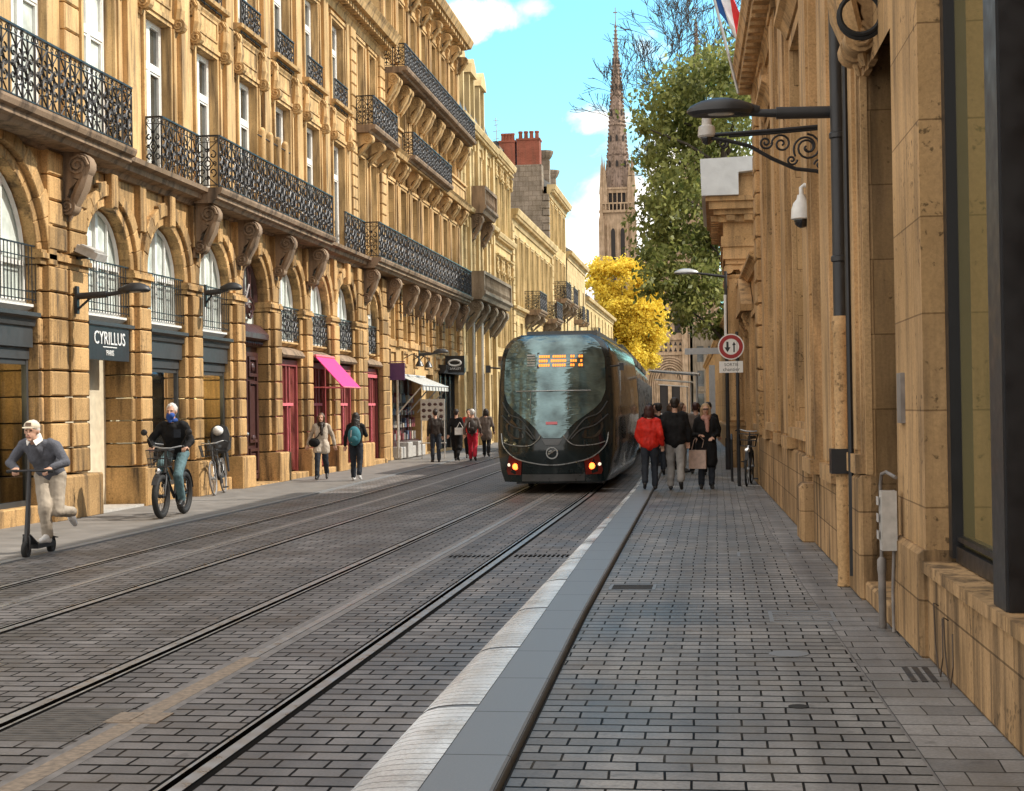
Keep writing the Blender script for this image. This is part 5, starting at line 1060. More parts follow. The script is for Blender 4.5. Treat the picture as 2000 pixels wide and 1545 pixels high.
def body_front(mb, yend):
    n = 12; rows = []
    for z in zs:
        w0 = hw_(z); wb = w0*1.065; half = [(w0*math.sin(pi/2*k/n), None) for k in range(n+1)]
        line = []
        for x, _ in half: line.append((x, fy(x, z), z))
        for t in (.35, .8, 1.5): q = min(1, t/1.5); line.append((w0+(wb-w0)*math.sin(q*pi/2), fy(w0, z)+t, z))
        line.append((wb, yend, z)); rows.append(line)
    for sgn in (1, -1):
        g = [[mb.vert((sgn*x, y, z)) for x, y, z in ln] for ln in rows]
        for i in range(len(g)-1):
            for j in range(len(g[0])-1): mb.face((g[i][j], g[i][j+1], g[i+1][j+1], g[i+1][j]) if sgn > 0 else (g[i+1][j], g[i+1][j+1], g[i][j+1], g[i][j]))
    top = rows[-1]
    mb.poly([(x, y, z) for x, y, z in top] + [(-x, y, z) for x, y, z in top[::-1]][:-1])
m_ = MB(); body_front(m_, 8.8); obj('body', m_, M['tram'], tram, smooth=50)
mods = [(9.3, 14.8), (15.3, 23.6), (24.1, 29.6), (30.1, 40.0)]
def frame_at(y0, y1):
    a = Vector((tp(y0), y0, 0)); b = Vector((tp(y1), y1, 0)); d = (b-a).normalized(); return Matrix.Translation(a) @ Matrix(((d.y, d.x, 0, 0), (-d.x, d.y, 0, 0), (0, 0, 1, 0), (0, 0, 0, 1)))
prof = [(.22,1.0),(.4,1.11),(.8,1.175),(1.4,1.195),(2.0,1.18),(2.5,1.13),(2.75,1.06),(2.92,.95),(3.02,.8),(3.07,.58)]
def side_panels(Mx, L0, L1, parent, wtab):
    """glass panels and doors down both sides of a module"""
    y = L0+.25; k = 0
    while y+1.2 < L1:
        door = (k % 3 == 1); z0, z1 = (.38, 2.72) if door else (1.02, 2.66)
        for sgn in (1, -1):
            p = MB(); p.M = Mx; zz_ = [z0, 1.02, 1.4, 1.8, 2.2, 2.5, z1] if door else [z0, 1.4, 1.8, 2.2, 2.5, z1]
            for a, b in zip(zz_, zz_[1:]): p.poly([(sgn*(lerp(wtab, a)+.006), y, a), (sgn*(lerp(wtab, a)+.006), y+1.22, a), (sgn*(lerp(wtab, b)+.006), y+1.22, b), (sgn*(lerp(wtab, b)+.006), y, b)])
            o = obj('door' if door else 'side_window', p, M['tglass'], parent, fix=False)
            f = MB(); f.M = Mx
            for q in ((y-.05, y, .05) if True else ()): pass
            f.box(min(sgn*1.15, sgn*1.222), max(sgn*1.15, sgn*1.222), y-.075, y-.045, z0, 2.45)
            if door: f.box(min(sgn*1.18, sgn*1.212), max(sgn*1.18, sgn*1.212), y+.58, y+.64, .4, 2.3)
            obj('pillar', f, M['tramline'], parent)
        y += 1.36; k += 1
side_panels(frame_at(0, 8.8), 2.0, 8.8, tram, [(z, hw_(z)*1.065) for z in zs])
for a, b in mods:
    Mx = frame_at(a, b); m_ = MB(); m_.M = Mx; Ln = b-a
    ring0 = [(w_, z) for z, w_ in prof] + [(-w_, z) for z, w_ in prof[::-1]]
    m_.prism([(x, 0, z) for x, z in ring0], (0, Ln, 0)); o = obj('body', m_, M['tram'], tram, smooth=50)
    side_panels(Mx, .1, Ln, o, [(z, w_) for z, w_ in prof])
    r_ = MB(); r_.M = Mx; r_.box(-.75, .75, .3, Ln-.3, 3.06, 3.28); r_.box(-.95, -.75, .3, Ln-.3, 3.0, 3.2); r_.box(.75, .95, .3, Ln-.3, 3.0, 3.2); obj('roof_fairing', r_, M['tramgrey'], o)
for a, b in zip([8.8]+[q[1] for q in mods[:-1]], [q[0] for q in mods]):
    m_ = MB(); m_.M = frame_at(a, b)
    for k in range(6): s = .96-.05*(k % 2); m_.prism([(w_*s, (b-a)*k/6, z*.985) for z, w_ in prof] + [(-w_*s, (b-a)*k/6, z*.985) for z, w_ in prof[::-1]], (0, (b-a)/6, 0))
    obj('bellows', m_, M['rubber'], tram)
m_ = MB(); m_.box(-.72, .72, 2.2, 8.4, 3.05, 3.2); obj('roof_fairing', m_, M['tramgrey'], tram)
m_ = MB()
for y in (3.0, 4.9, 17.5, 19.4, 33, 35):
    for s in (-.73, .73): m_.lathe([(.27, -.06), (.29, -.05), (.29, .05), (.05, .06)], (tp(y)+s, y, .29), 18, 'x')
obj('wheel', m_, M['dkgrey'], tram)
m_ = MB(); m_.box(-.85, .85, 1.2, 8.6, .14, .3); obj('underframe', m_, M['black'], tram)
# windscreen follows the rounded nose
def patch(tab, z0, z1, off, nz=26, nx=16):
    mb = MB(); g = []
    for i in range(nz+1):
        z = z0+(z1-z0)*i/nz; w0 = lerp(tab, z); g.append([mb.vert((w0*(2*j/nx-1), fy(w0*(2*j/nx-1), z)-off, z)) for j in range(nx+1)])
    for i in range(nz):
        for j in range(nx): mb.face((g[i][j], g[i][j+1], g[i+1][j+1], g[i+1][j]))
    return mb
WT = [(1.06,.16),(1.1,.22),(1.22,.30),(1.36,.44),(1.5,.64),(1.62,.80),(1.75,.91),(1.95,.985),(2.3,.985),(2.6,.965),(2.8,.90),(2.93,.82),(3.0,.72),(3.045,.62)]
ws = obj('windscreen', patch(WT, 1.06, 3.045, .014), M['wind'], tram, smooth=60, fix=False)
def on_nose(pts, r, n=6):
    t = MB(); t.tube([(x, fy(x, z)-.018, z) for x, z in pts], r, n); return t
def curve(P, n=8):
    out = []
    for i in range(len(P)-1):
        p0, p1, p2, p3 = P[max(i-1,0)], P[i], P[i+1], P[min(i+2,len(P)-1)]
        for k in range(n):
            t = k/n; out.append(tuple(.5*((2*p1[q])+(-p0[q]+p2[q])*t+(2*p0[q]-5*p1[q]+4*p2[q]-p3[q])*t*t+(-p0[q]+3*p1[q]-3*p2[q]+p3[q])*t**3) for q in (0, 1)))
    return out+[P[-1]]
for P, r in (([(-1.04,1.15),(-.98,.9),(-.72,.68),(-.3,.575),(0,.55),(.3,.575),(.72,.68),(.98,.9),(1.04,1.15)], .011),):
    obj('trim_line', on_nose(curve(P), r), M['tramline'], tram)
for s in (-1, 1):
    obj('trim_line', on_nose(curve([(s*.98,.98),(s*.8,.93),(s*.45,.92),(s*.27,1.03),(s*.22,1.12)]), .010), M['tramline'], tram)
    obj('trim_line', on_nose(curve([(s*1.02,1.75),(s*.86,1.52),(s*.62,1.42),(s*.42,1.18),(s*.3,1.02)]), .012), M['tramgrey'], tram)
    obj('trim_line', on_nose(curve([(s*1.03,1.5),(s*.8,1.3),(s*.55,1.22),(s*.36,1.04)]), .012), M['tramgrey'], tram)
    # headlamp pod under the screen
    p = MB(); c = [(s*(.50+.0*k), 0, 0) for k in range(1)]
    g = curve([(s*.95,1.28),(s*.9,1.5),(s*.8,1.42),(s*.56,1.12),(s*.62,1.05),(s*.85,1.08),(s*.95,1.28)], 4)
    p.poly([(x, fy(x, z)-.010, z) for x, z in g]); obj('lamp_pod', p, M['tglass'], tram, fix=False)
    # tail lamp cluster
    t = MB(); q = [(s*.62,.36),(s*.60,.62),(s*.86,.74),(s*.93,.44),(s*.90,.36)]; t.prism([(x, fy(x, z)-.016, z) for x, z in q], (0, .05, 0)); tl = obj('tail_lamp', t, M['lens'], tram)
    t = MB(); t.lathe([(.001,-.03),(.05,-.02),(.062,.0),(.062,.03)], (s*.73, fy(.73,.52)-.012, .52), 16, 'y'); obj('red_lamp', t, M['taillamp'], tl)
    t = MB(); t.lathe([(.001,-.02),(.03,-.015),(.036,.03)], (s*.87, fy(.87,.53)-.012, .55), 12, 'y'); obj('white_lamp', t, M['clearlamp'], tl)
    t = MB(); t.tube([(s*1.08, .75, 2.42), (s*1.3, .66, 2.44)], .018, 6); t.box(min(s*1.26, s*1.34), max(s*1.26, s*1.34), .6, .72, 2.34, 2.48); obj('mirror_camera', t, M['black'], tram)
b_ = patch([(.25,.60),(.38,.60)], .24, .375, .022, 4, 10); obj('bumper', b_, M['tramgrey'], tram, smooth=60, fix=False)
b_ = patch([(.385,.58),(.6,.58)], .39, .50, .008, 4, 10); obj('nose_panel', b_, M['tram'], tram, smooth=60, fix=False)
b_ = patch([(.93,.12),(1.05,.2)], .93, 1.045, .014, 3, 4); obj('nose_panel', b_, M['tramgrey'], tram, fix=False)
lg = MB(); yl = fy(0,.78)-.02; lg.tube([(.105*cos(2*pi*k/24), yl, .78+.105*sin(2*pi*k/24)) for k in range(24)], .014, 5, closed=True); lg.tube([(.0, yl, .78)]+[(.02*k*cos(k*.9), yl, .78+.02*k*sin(k*.9)) for k in range(1, 5)], .014, 5); lg.tube([(-.07, yl, .74), (.0, yl, .80), (.07, yl, .83)], .012, 5); obj('emblem', lg, M['tramline'], tram)
wl_ = MB(); wl_.tube([(x, fy(x, 1.96)-.03, 1.96) for x in (-.72, -.4, 0, .4, .72)], .011, 5)
for x in (-.42, .30): wl_.tube([(x, fy(x, z)-.024, z) for z in (1.94, 1.7, 1.5)], .006, 4)
obj('wiper_rail', wl_, M['tramline'], ws)
dsp = MB(); dsp.prism([(x, fy(x, z)-.026, z) for x, z in ((-.30,2.40),(.60,2.40),(.60,2.70),(-.30,2.70))], (0, .02, 0)); do = obj('destination_display', dsp, M['black'], tram)
dt = MB(); random.seed(11)
for r_ in range(3):
    x = -.26
    z = 2.62-r_*.085
    for n_, gap in ((5, .05), (6, .08), (2, .07), (3, 0)) if r_ != 1 else ((4, .06), (7, .07), (3, .06), (2, 0)):
        for c_ in range(n_):
            if x > .56: break
            dt.prism([(a, fy(a, b)-.036, b) for a, b in ((x, z-.02), (x+.03, z-.02), (x+.03, z+.025), (x, z+.025))], (0, .01, 0)); x += .043
        x += gap
obj('display_text', dt, M['amber'], do)
pn_ = MB()
for k in range(5): pn_.prism([(a, fy(a, b)-.03, b) for a, b in ((-.50, 2.44+k*.05), (-.34, 2.44+k*.05), (-.34, 2.47+k*.05), (-.50, 2.47+k*.05))], (0, .01, 0))
obj('number_plate', pn_, M['tramline'], ws)
st_ = MB(); st_.prism([(a, fy(a, b)-.028, b) for a, b in ((-.12, 1.32), (.10, 1.32), (.10, 1.37), (-.12, 1.37))], (0, .01, 0)); obj('red_sticker', st_, M['pink'], ws)

# ------------------------------------------------------------------ lamps, cameras, sign, flag
def lamp_head(mb, c, L_, wd, hgt):
    """flat oval luminaire, long axis along x; c = centre"""
    n = 20
    rings = []
    for t, s in ((-.35, .55), (-.45, .86), (-.2, 1), (.0, .99), (.35, .88), (.7, .6), (.92, .28)):
        rings.append([mb.vert((c[0]+L_/2*s*cos(2*pi*k/n), c[1]+wd/2*s*sin(2*pi*k/n), c[2]+hgt*t)) for k in range(n)])
    for i in range(len(rings)-1):
        for k in range(n): mb.face((rings[i][k], rings[i][(k+1) % n], rings[i+1][(k+1) % n], rings[i+1][k]))
    mb.face(rings[0][::-1]); mb.face(rings[-1])
M['lens_w'] = mat('frosted_lamp_lens', (.55,.54,.5), .25)
def wall_lamp(base, arm, label, hl=.55, rz=0, name='street_lamp', col='dkgrey', plate=True, rise=.06, group=None):
    o = thing(name, label, 'street lamp', base, rz, group)
    a = MB(); a.tube([(0, 0, 0), (arm*.45, 0, rise*.35), (arm-hl*.62, 0, rise)], [.05, .038, .026], 10); a.tube([(.0, 0, .0), (arm*.42, 0, rise*.33)], .055, 10)
    if plate: a.box(-.02, .02, -.05, .05, -.28, .16); a.tube([(0, 0, -.22), (arm*.22, 0, .0)], .02, 6)
    obj('arm', a, M[col], o, smooth=50)
    h = MB(); lamp_head(h, (arm-hl*.42, 0, rise+.03), hl, hl*.55, .11); h.tube([(arm-hl*.98, 0, rise+.01), (arm-hl*.72, 0, rise+.03)], [.04, .075], 10); hd = obj('lamp_head', h, M[col], o, smooth=45)
    l_ = MB(); l_.lathe([(.001, -.055), (.5, -.045), (.52, -.03)], (0, 0, 0), 18); lo = obj('lens', l_, M['lens_w'], hd, (arm-hl*.42, 0, rise+.03)); lo.scale = (hl*.38, hl*.22, 1)
    return o
wall_lamp((1.12, 14.05, 4.26), 1.30, 'large dark street lamp on the right-hand wall, nearest of the lamps', .62, pi+.02, plate=False, rise=.03)
wall_lamp((-10.06, 23.3, 3.53), 1.18, 'grey street lamp on the double pier left of the clothes shop sign', .5)
wall_lamp((-10.0, 29.35, 4.02), .72, 'small grey street lamp on the third stone pier from the left', .42)
wall_lamp((-10.25, 52.6, 3.55), 1.0, 'grey street lamp on the wall above the striped awning', .5)
pl2 = thing('street_lamp', 'slim street lamp on a pole before the columned portal', 'street lamp', (.27, 39.0, 0))
a = MB(); a.tube([(0, 0, 0), (0, 0, 5.0)], [.055, .04], 10); a.tube([(0, 0, 0), (0, 0, .8)], .08, 10); obj('pole', a, M['dkgrey'], pl2)
a = MB(); a.tube([(0, 0, 4.86), (-.5, 0, 4.94), (-.8, 0, 4.98)], [.04, .03, .025], 8); obj('arm', a, M['dkgrey'], pl2)
a = MB(); lamp_head(a, (-.98, 0, 5.0), .62, .3, .1); obj('lamp_head', a, M['silver'], pl2, smooth=45)
a = MB(); a.tube([(-.02, -.06, 3.35), (-.02, -.06, 4.4)], .035, 8); obj('pole_sleeve', a, M['letters'], pl2)
fl_ = thing('floodlight', 'white box floodlight standing on the ledge of the double pier', 'floodlight', (-9.98, 23.5, 4.22)); a = MB(); a.M = Matrix.Rotation(R(25), 4, 'Y'); a.box(-.12, .26, -.2, .2, -.02, .10); a.box(-.06, .20, -.22, .22, .10, .13); obj('lamp_case', a, M['kerbl'], fl_); a = MB(); a.tube([(-.16, 0, -.06), (.02, 0, -.05), (.08, 0, .0)], .025, 6); obj('bracket', a, M['dkgrey'], fl_)
# ornate iron bracket with a small camera, dome camera
ob = thing('scrolled_bracket', 'black scrolled iron bracket projecting from the right-hand wall', 'iron bracket', (1.2, 17.1, 4.62), pi+.02)
a = MB(); Lb = 1.28
a.tube([(0, 0, .06), (.5, 0, .03), (Lb, 0, .0)], .022, 8); a.tube([(0, 0, .03), (.5, 0, .0), (Lb*.8, 0, -.02)], .014, 6)
a.tube([(0, 0, -.46), (.08, 0, -.43), (.3, 0, -.40), (.55, 0, -.28), (.8, 0, -.13), (1.05, 0, -.06), (Lb*.98, 0, -.02)], .022, 8); a.tube([(0, 0, .1), (0, 0, -.52)], .025, 8)
Pq = lambda x, y: (x, 0, y)
for c, r0, a0, t in (((.17, -.17), .15, pi*.5, 1.9), ((.17, -.17), .16, -pi*.2, 1), ((.45, -.12), .11, 0, 1.7), ((.62, -.1), .075, pi, 1.6), ((1.08, -.10), .06, pi*.5, 1.6), ((.04, -.36), .06, 0, 1.5), ((.34, -.30), .06, pi, 1.4)): a.tube(spiral(c, r0, a0, t, Pq, 26), .013, 6, cap=False)
obj('iron_scrolls', a, M['iron'], ob)
cc_ = thing('security_camera', 'small white camera with dark dome on the tip of the scrolled bracket', 'security camera', (-.06, 17.1, 4.66)); a = MB(); a.lathe([(.001, .2), (.05, .2), (.055, .08), (.09, .06), (.1, -.04), (.085, -.06)], (0, 0, 0), 16); obj('housing', a, M['kerbl'], cc_, smooth=40); a = MB(); a.ball((0, 0, -.06), (.07, .07, .08), 14, 9); obj('dome', a, M['domeglass'], cc_, smooth=60)
dc = thing('dome_camera', 'large white dome camera hanging from a white arm on the right-hand wall', 'security camera', (.985, 17.6, 3.78)); a = MB(); a.lathe([(.001, .22), (.045, .22), (.055, .17), (.09, .13), (.114, .06), (.12, -.02), (.122, -.05), (.10, -.06)], (0, 0, 0), 24); obj('housing', a, M['whitep'], dc, smooth=40)
a = MB(); a.ball((0, 0, -.06), (.09, .09, .095), 18, 11); obj('dome', a, M['domeglass'], dc, smooth=60); a = MB(); a.tube([(0, 0, .2), (0, 0, .3), (.03, 0, .33), (.19, 0, .28)], .026, 8); a.box(.17, .2, -.05, .05, .16, .34); obj('arm', a, M['whitep'], dc, smooth=50)
# round priority sign
ts = thing('traffic_sign', 'round red-ringed road sign with two opposed black arrows, on a post by the parked bicycle', 'road sign', (.36, 31.0, 0))
a = MB(); a.tube([(.06, .03, 0), (.06, .03, 3.1)], .035, 10); obj('post', a, M['dkgrey'], ts)
sr = .26; sz = 2.80; a = MB(); a.lathe([(sr, -.004), (sr, .012)], (-.06, 0, sz), 32, 'y'); pl_o = obj('sign_face', a, M['letters'], ts)
a = MB(); pr_ = [(.160,-.0055),(.160,-.009),(.236,-.009),(.236,-.0055)]
for (q0, h0_), (q1, h1_) in zip(pr_, pr_[1:]):
    for k in range(36):
        c0, s0_, c1_, s1_ = cos(2*pi*k/36), sin(2*pi*k/36), cos(2*pi*(k+1)/36), sin(2*pi*(k+1)/36); a.poly([(-.06+q0*c0, h0_, sz+q0*s0_), (-.06+q0*c1_, h0_, sz+q0*s1_), (-.06+q1*c1_, h1_, sz+q1*s1_), (-.06+q1*c0, h1_, sz+q1*s0_)])
ringo = obj('red_ring', a, mat('sign_red', (.33, .012, .012), .4), pl_o)
a = MB()
def arrow(x, z0, z1, t, hw2, hl):
    s = 1 if z1 > z0 else -1
    a.prism([(x-t, -.008, z0), (x+t, -.008, z0), (x+t, -.008, z1-s*hl), (x+hw2, -.008, z1-s*hl), (x, -.008, z1), (x-hw2, -.008, z1-s*hl), (x-t, -.008, z1-s*hl)], (0, .003, 0))
arrow(-.13, sz+.10, sz-.11, .022, .06, .10); arrow(.0, sz-.11, sz+.10, .014, .036, .07); obj('arrows', a, M['black'], pl_o)
a = MB(); a.box(-.30, .17, -.004, .008, sz-.52, sz-.29); a.k = 0; pp_ = obj('supplementary_plate', a, M['letters'], ts); text('SORTIE', .085, pp_, (-.06, -.006, sz-.36), (pi/2, 0, 0), M['black'], .001); text('chantier', .10, pp_, (-.06, -.006, sz-.455), (pi/2, 0, 0), M['black'], .001)
# flag
fg = thing('flag', 'blue, white and red flag hanging from a slanting pole above the right-hand cornice', 'flag', (.5, 29.2, 7.5)); pv_ = Vector((-.43, 0, 1.85))
a = MB(); a.tube([(0, 0, 0), tuple(pv_*1.75)], .028, 8); a.ball(tuple(pv_*1.77), .05, 8, 6); obj('flagpole', a, M['silver'], fg)
a = MB(); h0 = pv_*.86; h1 = pv_*1.5; nu, nv = 24, 8; fv = Vector((.62, .0, -.92)); G = []
for i in range(nu+1):
    u_ = i/nu; row = []
    for j in range(nv+1):
        v_ = j/nv; p = h0.lerp(h1, v_*(1-.2*u_)) + fv*u_ + Vector((.03*sin(u_*7+v_*3), .07*sin(v_*9+u_*4)*(.3+u_), -.06*u_*(1-v_))); row.append(a.vert(p))
    G.append(row)
for i in range(nu):
    a.k = min(2, i*3//nu)
    for j in range(nv): a.face((G[i][j], G[i+1][j], G[i+1][j+1], G[i][j+1]))
fo = obj('flag_cloth', a, [mat('flag_blue', (.02, .10, .34), .8), mat('flag_white', (.72, .72, .74), .8), mat('flag_red', (.62, .03, .035), .8)], fg, smooth=80, fix=False); sm_ = fo.modifiers.new('thick', 'SOLIDIFY'); sm_.thickness = .004
# stop furniture further on
a = MB(); a.box(-.09, .09, -.05, .05, .0, 2.85); a.box(-.11, .11, -.07, .07, 0, .15); tag(obj('information_totem', a, M['silver'], None, (-.13, 47.2, 0)), 'tall grey information post on the right pavement before the tram stop', 'information post')
for n, (y, lab) in enumerate(((55, 'tram stop shelter with a thin pale roof, nearest of the three'), (74, 'tram stop shelter with a thin pale roof, middle of the three'), (92, 'tram stop shelter with a thin pale roof, furthest of the three'))):
    o = thing('tram_shelter', lab, 'shelter', (-.75+bend(y), y, 0), group='shelters of the tram stop')
    a = MB(); a.prism([(-1.0, -1.6, 2.90), (.75, -1.6, 2.76), (.75, -1.6, 2.70), (-1.0, -1.6, 2.86)], (0, 3.2, 0)); obj('roof', a, M['whitep'], o)
    a = MB(); a.box(.63, .67, -1.27, -1.23, 0, 2.72); obj('post', a, M['silver'], o); a = MB(); a.box(.63, .67, 1.23, 1.27, 0, 2.72); obj('post', a, M['silver'], o)
    a = MB(); a.poly([(.65, -1.2, .3), (.65, 1.2, .3), (.65, 1.2, 2.4), (.65, -1.2, 2.4)]); obj('glass_wall', a, M['shopglass'], o)
a = MB(); a.box(-1.05, .35, -.08, .08, 3.28, 3.48); a.tube([(.3, 0, 0), (.3, 0, 3.3)], .06, 8); tag(obj('gantry_sign', a, M['silver'], None, (.05, 50, 0)), 'grey beam sign on a post level with the round road sign', 'sign beam')

# ------------------------------------------------------------------ cathedral at the end of the street
cat = thing('cathedral', 'gothic cathedral front with twin openwork spires at the end of the street', 'cathedral', (-11.5, 306, 0))
def tower(px_c, label=None):
    cx_ = aty(px_c, 450, 305).x - cat.location.x; t = MB(); W = 3.3
    t.box(cx_-W, cx_+W, 0, 6.6, 0, 40.2)
    for s in (-1, 1):
        for yy in (-.5,): t.box(cx_+s*(W-.1)-.55, cx_+s*(W-.1)+.55, -.7, .3, 0, 38.5); t.prism([(cx_+s*(W-.1)-.55, -.7, 38.5), (cx_+s*(W-.1)+.55, -.7, 38.5), (cx_+s*(W-.1), -.7, 41.5)], (0, 1, 0))
        t.box(cx_+s*1.95-.18, cx_+s*1.95+.18, -.35, 0, 18, 38); t.box(cx_+s*.02-.22, cx_+s*.02+.22, -.35, 0, 18, 37) if s > 0 else None
    t.box(cx_-W-.35, cx_+W+.35, -.6, 7, 40.2, 40.7)
    for k in range(9): t.box(cx_-W+.1+k*.75, cx_-W+.32+k*.75, -.5, -.2, 40.7, 41.9)
    t.box(cx_-W, cx_+W, -.52, -.18, 41.9, 42.2)
    for s in (-1, 1):
        for yy in (.3, 6.0): t.box(cx_+s*2.5-.5, cx_+s*2.5+.5, yy-.5, yy+.8, 40.7, 45); t.prism([(cx_+s*2.5-.5, yy-.5, 45), (cx_+s*2.5+.5, yy-.5, 45), (cx_+s*2.5, yy-.5, 51)], (0, 1.0, 0)); t.lathe([(.55, 45), (.3, 48), (.06, 52)], (cx_+s*2.95, yy, 0), 6)
        t.box(cx_+s*3.2-.3, cx_+s*3.2+.3, -.4, .2, 38, 44); t.lathe([(.42, 44), (.25, 46), (.05, 50)], (cx_+s*3.2, -.1, 0), 6)
    t.box(cx_-2.2, cx_+2.2, .4, 6.2, 44.2, 44.9); t.box(cx_-2.4, cx_+2.4, .2, 6.4, 44.9, 45.3)
    for k in range(5): t.box(cx_-1.95+k*.9, cx_-1.75+k*.9, .25, .6, 41, 44.3)
    bpo = obj('tower', t, M['gothic'], cat)
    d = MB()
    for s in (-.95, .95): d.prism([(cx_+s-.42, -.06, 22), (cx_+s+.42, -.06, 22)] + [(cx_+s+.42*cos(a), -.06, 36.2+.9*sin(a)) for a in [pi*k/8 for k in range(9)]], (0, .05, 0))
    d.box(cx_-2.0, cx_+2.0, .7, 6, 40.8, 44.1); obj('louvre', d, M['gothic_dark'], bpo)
    s_ = MB(); n = 8; H0, H1 = 45.3, 79.5
    def rr(z): return 2.55*(1-(z-H0)/(H1-H0))**1.02+.06
    zz_ = [H0+(H1-H0)*k/26 for k in range(27)]
    rings = [[s_.vert((cx_+rr(z)*cos(2*pi*k/n+pi/8), 3.3+rr(z)*sin(2*pi*k/n+pi/8), z)) for k in range(n)] for z in zz_]
    for i in range(26):
        for k in range(n): s_.face((rings[i][k], rings[i][(k+1) % n], rings[i+1][(k+1) % n], rings[i+1][k]))
    for k in range(n):
        an_ = 2*pi*k/n+pi/8
        for i, z in enumerate([H0+.8*j for j in range(42)]):
            r_ = rr(z); w2_ = .20 if z < 70 else .11
            s_.ball((cx_+(r_+.12)*cos(an_), 3.3+(r_+.12)*sin(an_), z), (w2_, w2_, w2_*1.2), 5, 4)
    for z in (52, 58, 64, 70): s_.lathe([(rr(z)*1.06, z), (rr(z)*1.1+.05, z+.2), (rr(z)*1.03, z+.4)], (cx_, 3.3, 0), 8)
    s_.tube([(cx_, 3.3, 79), (cx_, 3.3, 82)], .07, 4); s_.box(cx_-.45, cx_+.45, 3.25, 3.35, 80.9, 81.1)
    so2 = obj('spire', s_, M['spire'], cat)
    for i in range(11):
        z = 47+i*2.6; r_ = rr(z)*.93+.03
        for k in range(n):
            an_ = 2*pi*k/n+pi/4; w2_ = .30*rr(z)/2.7; c_, s2 = cos(an_), sin(an_)
            for dx in ((0,) if i % 2 else ()):
                bx_ = cx_+r_*c_ - dx*rr(z)*.55*s2; by_ = 3.3+r_*s2 + dx*rr(z)*.55*c_
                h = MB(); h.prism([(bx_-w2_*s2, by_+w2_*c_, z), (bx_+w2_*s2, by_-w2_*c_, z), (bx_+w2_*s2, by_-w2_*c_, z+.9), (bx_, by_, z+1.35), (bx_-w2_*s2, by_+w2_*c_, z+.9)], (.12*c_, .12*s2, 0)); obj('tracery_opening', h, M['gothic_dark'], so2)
tower(1206); tower(1366)
f = MB(); X0, X1 = aty(1238, 700, 305).x-cat.location.x, aty(1356, 700, 305).x-cat.location.x; XC = aty(1307, 700, 305).x-cat.location.x
f.box(X0, X1, .5, 12, 0, 30); f.prism([(X0-.2, .5, 30), (X1+.2, .5, 30), (XC, .5, 37)], (0, 10, 0)); f.box(X0-8, X0, 3, 14, 0, 31)
for x in (X0+.4, X1-.6, XC-4.6, XC+4.6): f.box(x-.5, x+.5, -.4, .5, 0, 24); f.prism([(x-.5, -.4, 24), (x+.5, -.4, 24), (x, -.4, 27)], (0, .9, 0))
for z in (11.6, 14.6, 21.6, 23.0): f.box(X0, X1, .1, .5, z, z+.4)
for k in range(5): f.tube([(XC-4.2+.42*k+.0, .3-.12*k, 0)] + [(XC+(4.2-.42*k)*cos(a), .3-.12*k+.0, 6.0+(5.2-.5*k)*sin(a)) for a in [pi-pi*j/14 for j in range(15)]] + [(XC+4.2-.42*k, .3-.12*k, 0)], .18, 5)
f.box(XC-2.4, XC+2.4, .1, .45, 5.6, 6.4); f.box(XC-.35, XC+.35, -.2, .3, 0, 5.6); f.box(XC-2.6, XC-2.0, .0, .4, 0, 5.6); f.box(XC+2.0, XC+2.6, .0, .4, 0, 5.6)
for k in range(9): f.ball((XC-1.8+.45*k, .3, 7.0+1.6*sin(pi*k/8)), (.2, .15, .5), 6, 5)
bpo = obj('portal_front', f, M['gothic'], cat)
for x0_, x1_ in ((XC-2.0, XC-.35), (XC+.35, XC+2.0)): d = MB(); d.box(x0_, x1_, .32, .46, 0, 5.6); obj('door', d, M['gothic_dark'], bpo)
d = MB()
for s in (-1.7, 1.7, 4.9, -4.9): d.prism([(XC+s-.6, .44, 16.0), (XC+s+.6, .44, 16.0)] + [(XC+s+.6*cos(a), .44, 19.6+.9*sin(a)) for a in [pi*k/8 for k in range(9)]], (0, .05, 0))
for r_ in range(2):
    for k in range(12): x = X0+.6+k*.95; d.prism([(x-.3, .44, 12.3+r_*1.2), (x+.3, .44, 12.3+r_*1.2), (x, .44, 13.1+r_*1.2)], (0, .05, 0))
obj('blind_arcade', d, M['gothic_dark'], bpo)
fb = thing('far_building', 'grey brown building with dark windows seen under the green tree, right of the cathedral', 'building', (-2, 215, 0)); f = MB(); xa = aty(1353, 700, 215).x; xb = aty(1440, 700, 215).x; ops = []
for k in range(4):
    for z in (1.0, 4.2, 7.6): ops.append((.6+k*1.5, 1.5+k*1.5, z, z+2.2))
f.M = Matrix.Translation((xa+2, 0, 0)) @ Matrix.Rotation(-pi/2, 4, 'Z'); f.wall(0, xb-xa, 0, 12.2, 0, -.5, ops); f.box(-4, -.52, 0, xb-xa, 0, 12.2); f.box(-.02, .3, 0, xb-xa, 12.2, 12.7); f.box(.0, .14, 0, xb-xa, 3.5, 3.8); obj('wall', f, M['grime'], fb)
f = MB(); f.M = Matrix.Translation((xa+2, 0, 0)) @ Matrix.Rotation(-pi/2, 4, 'Z')
for a, b, c, d_ in ops: f.poly([(-.3, a, c), (-.3, b, c), (-.3, b, d_), (-.3, a, d_)])
obj('window', f, M['glass'], fb)

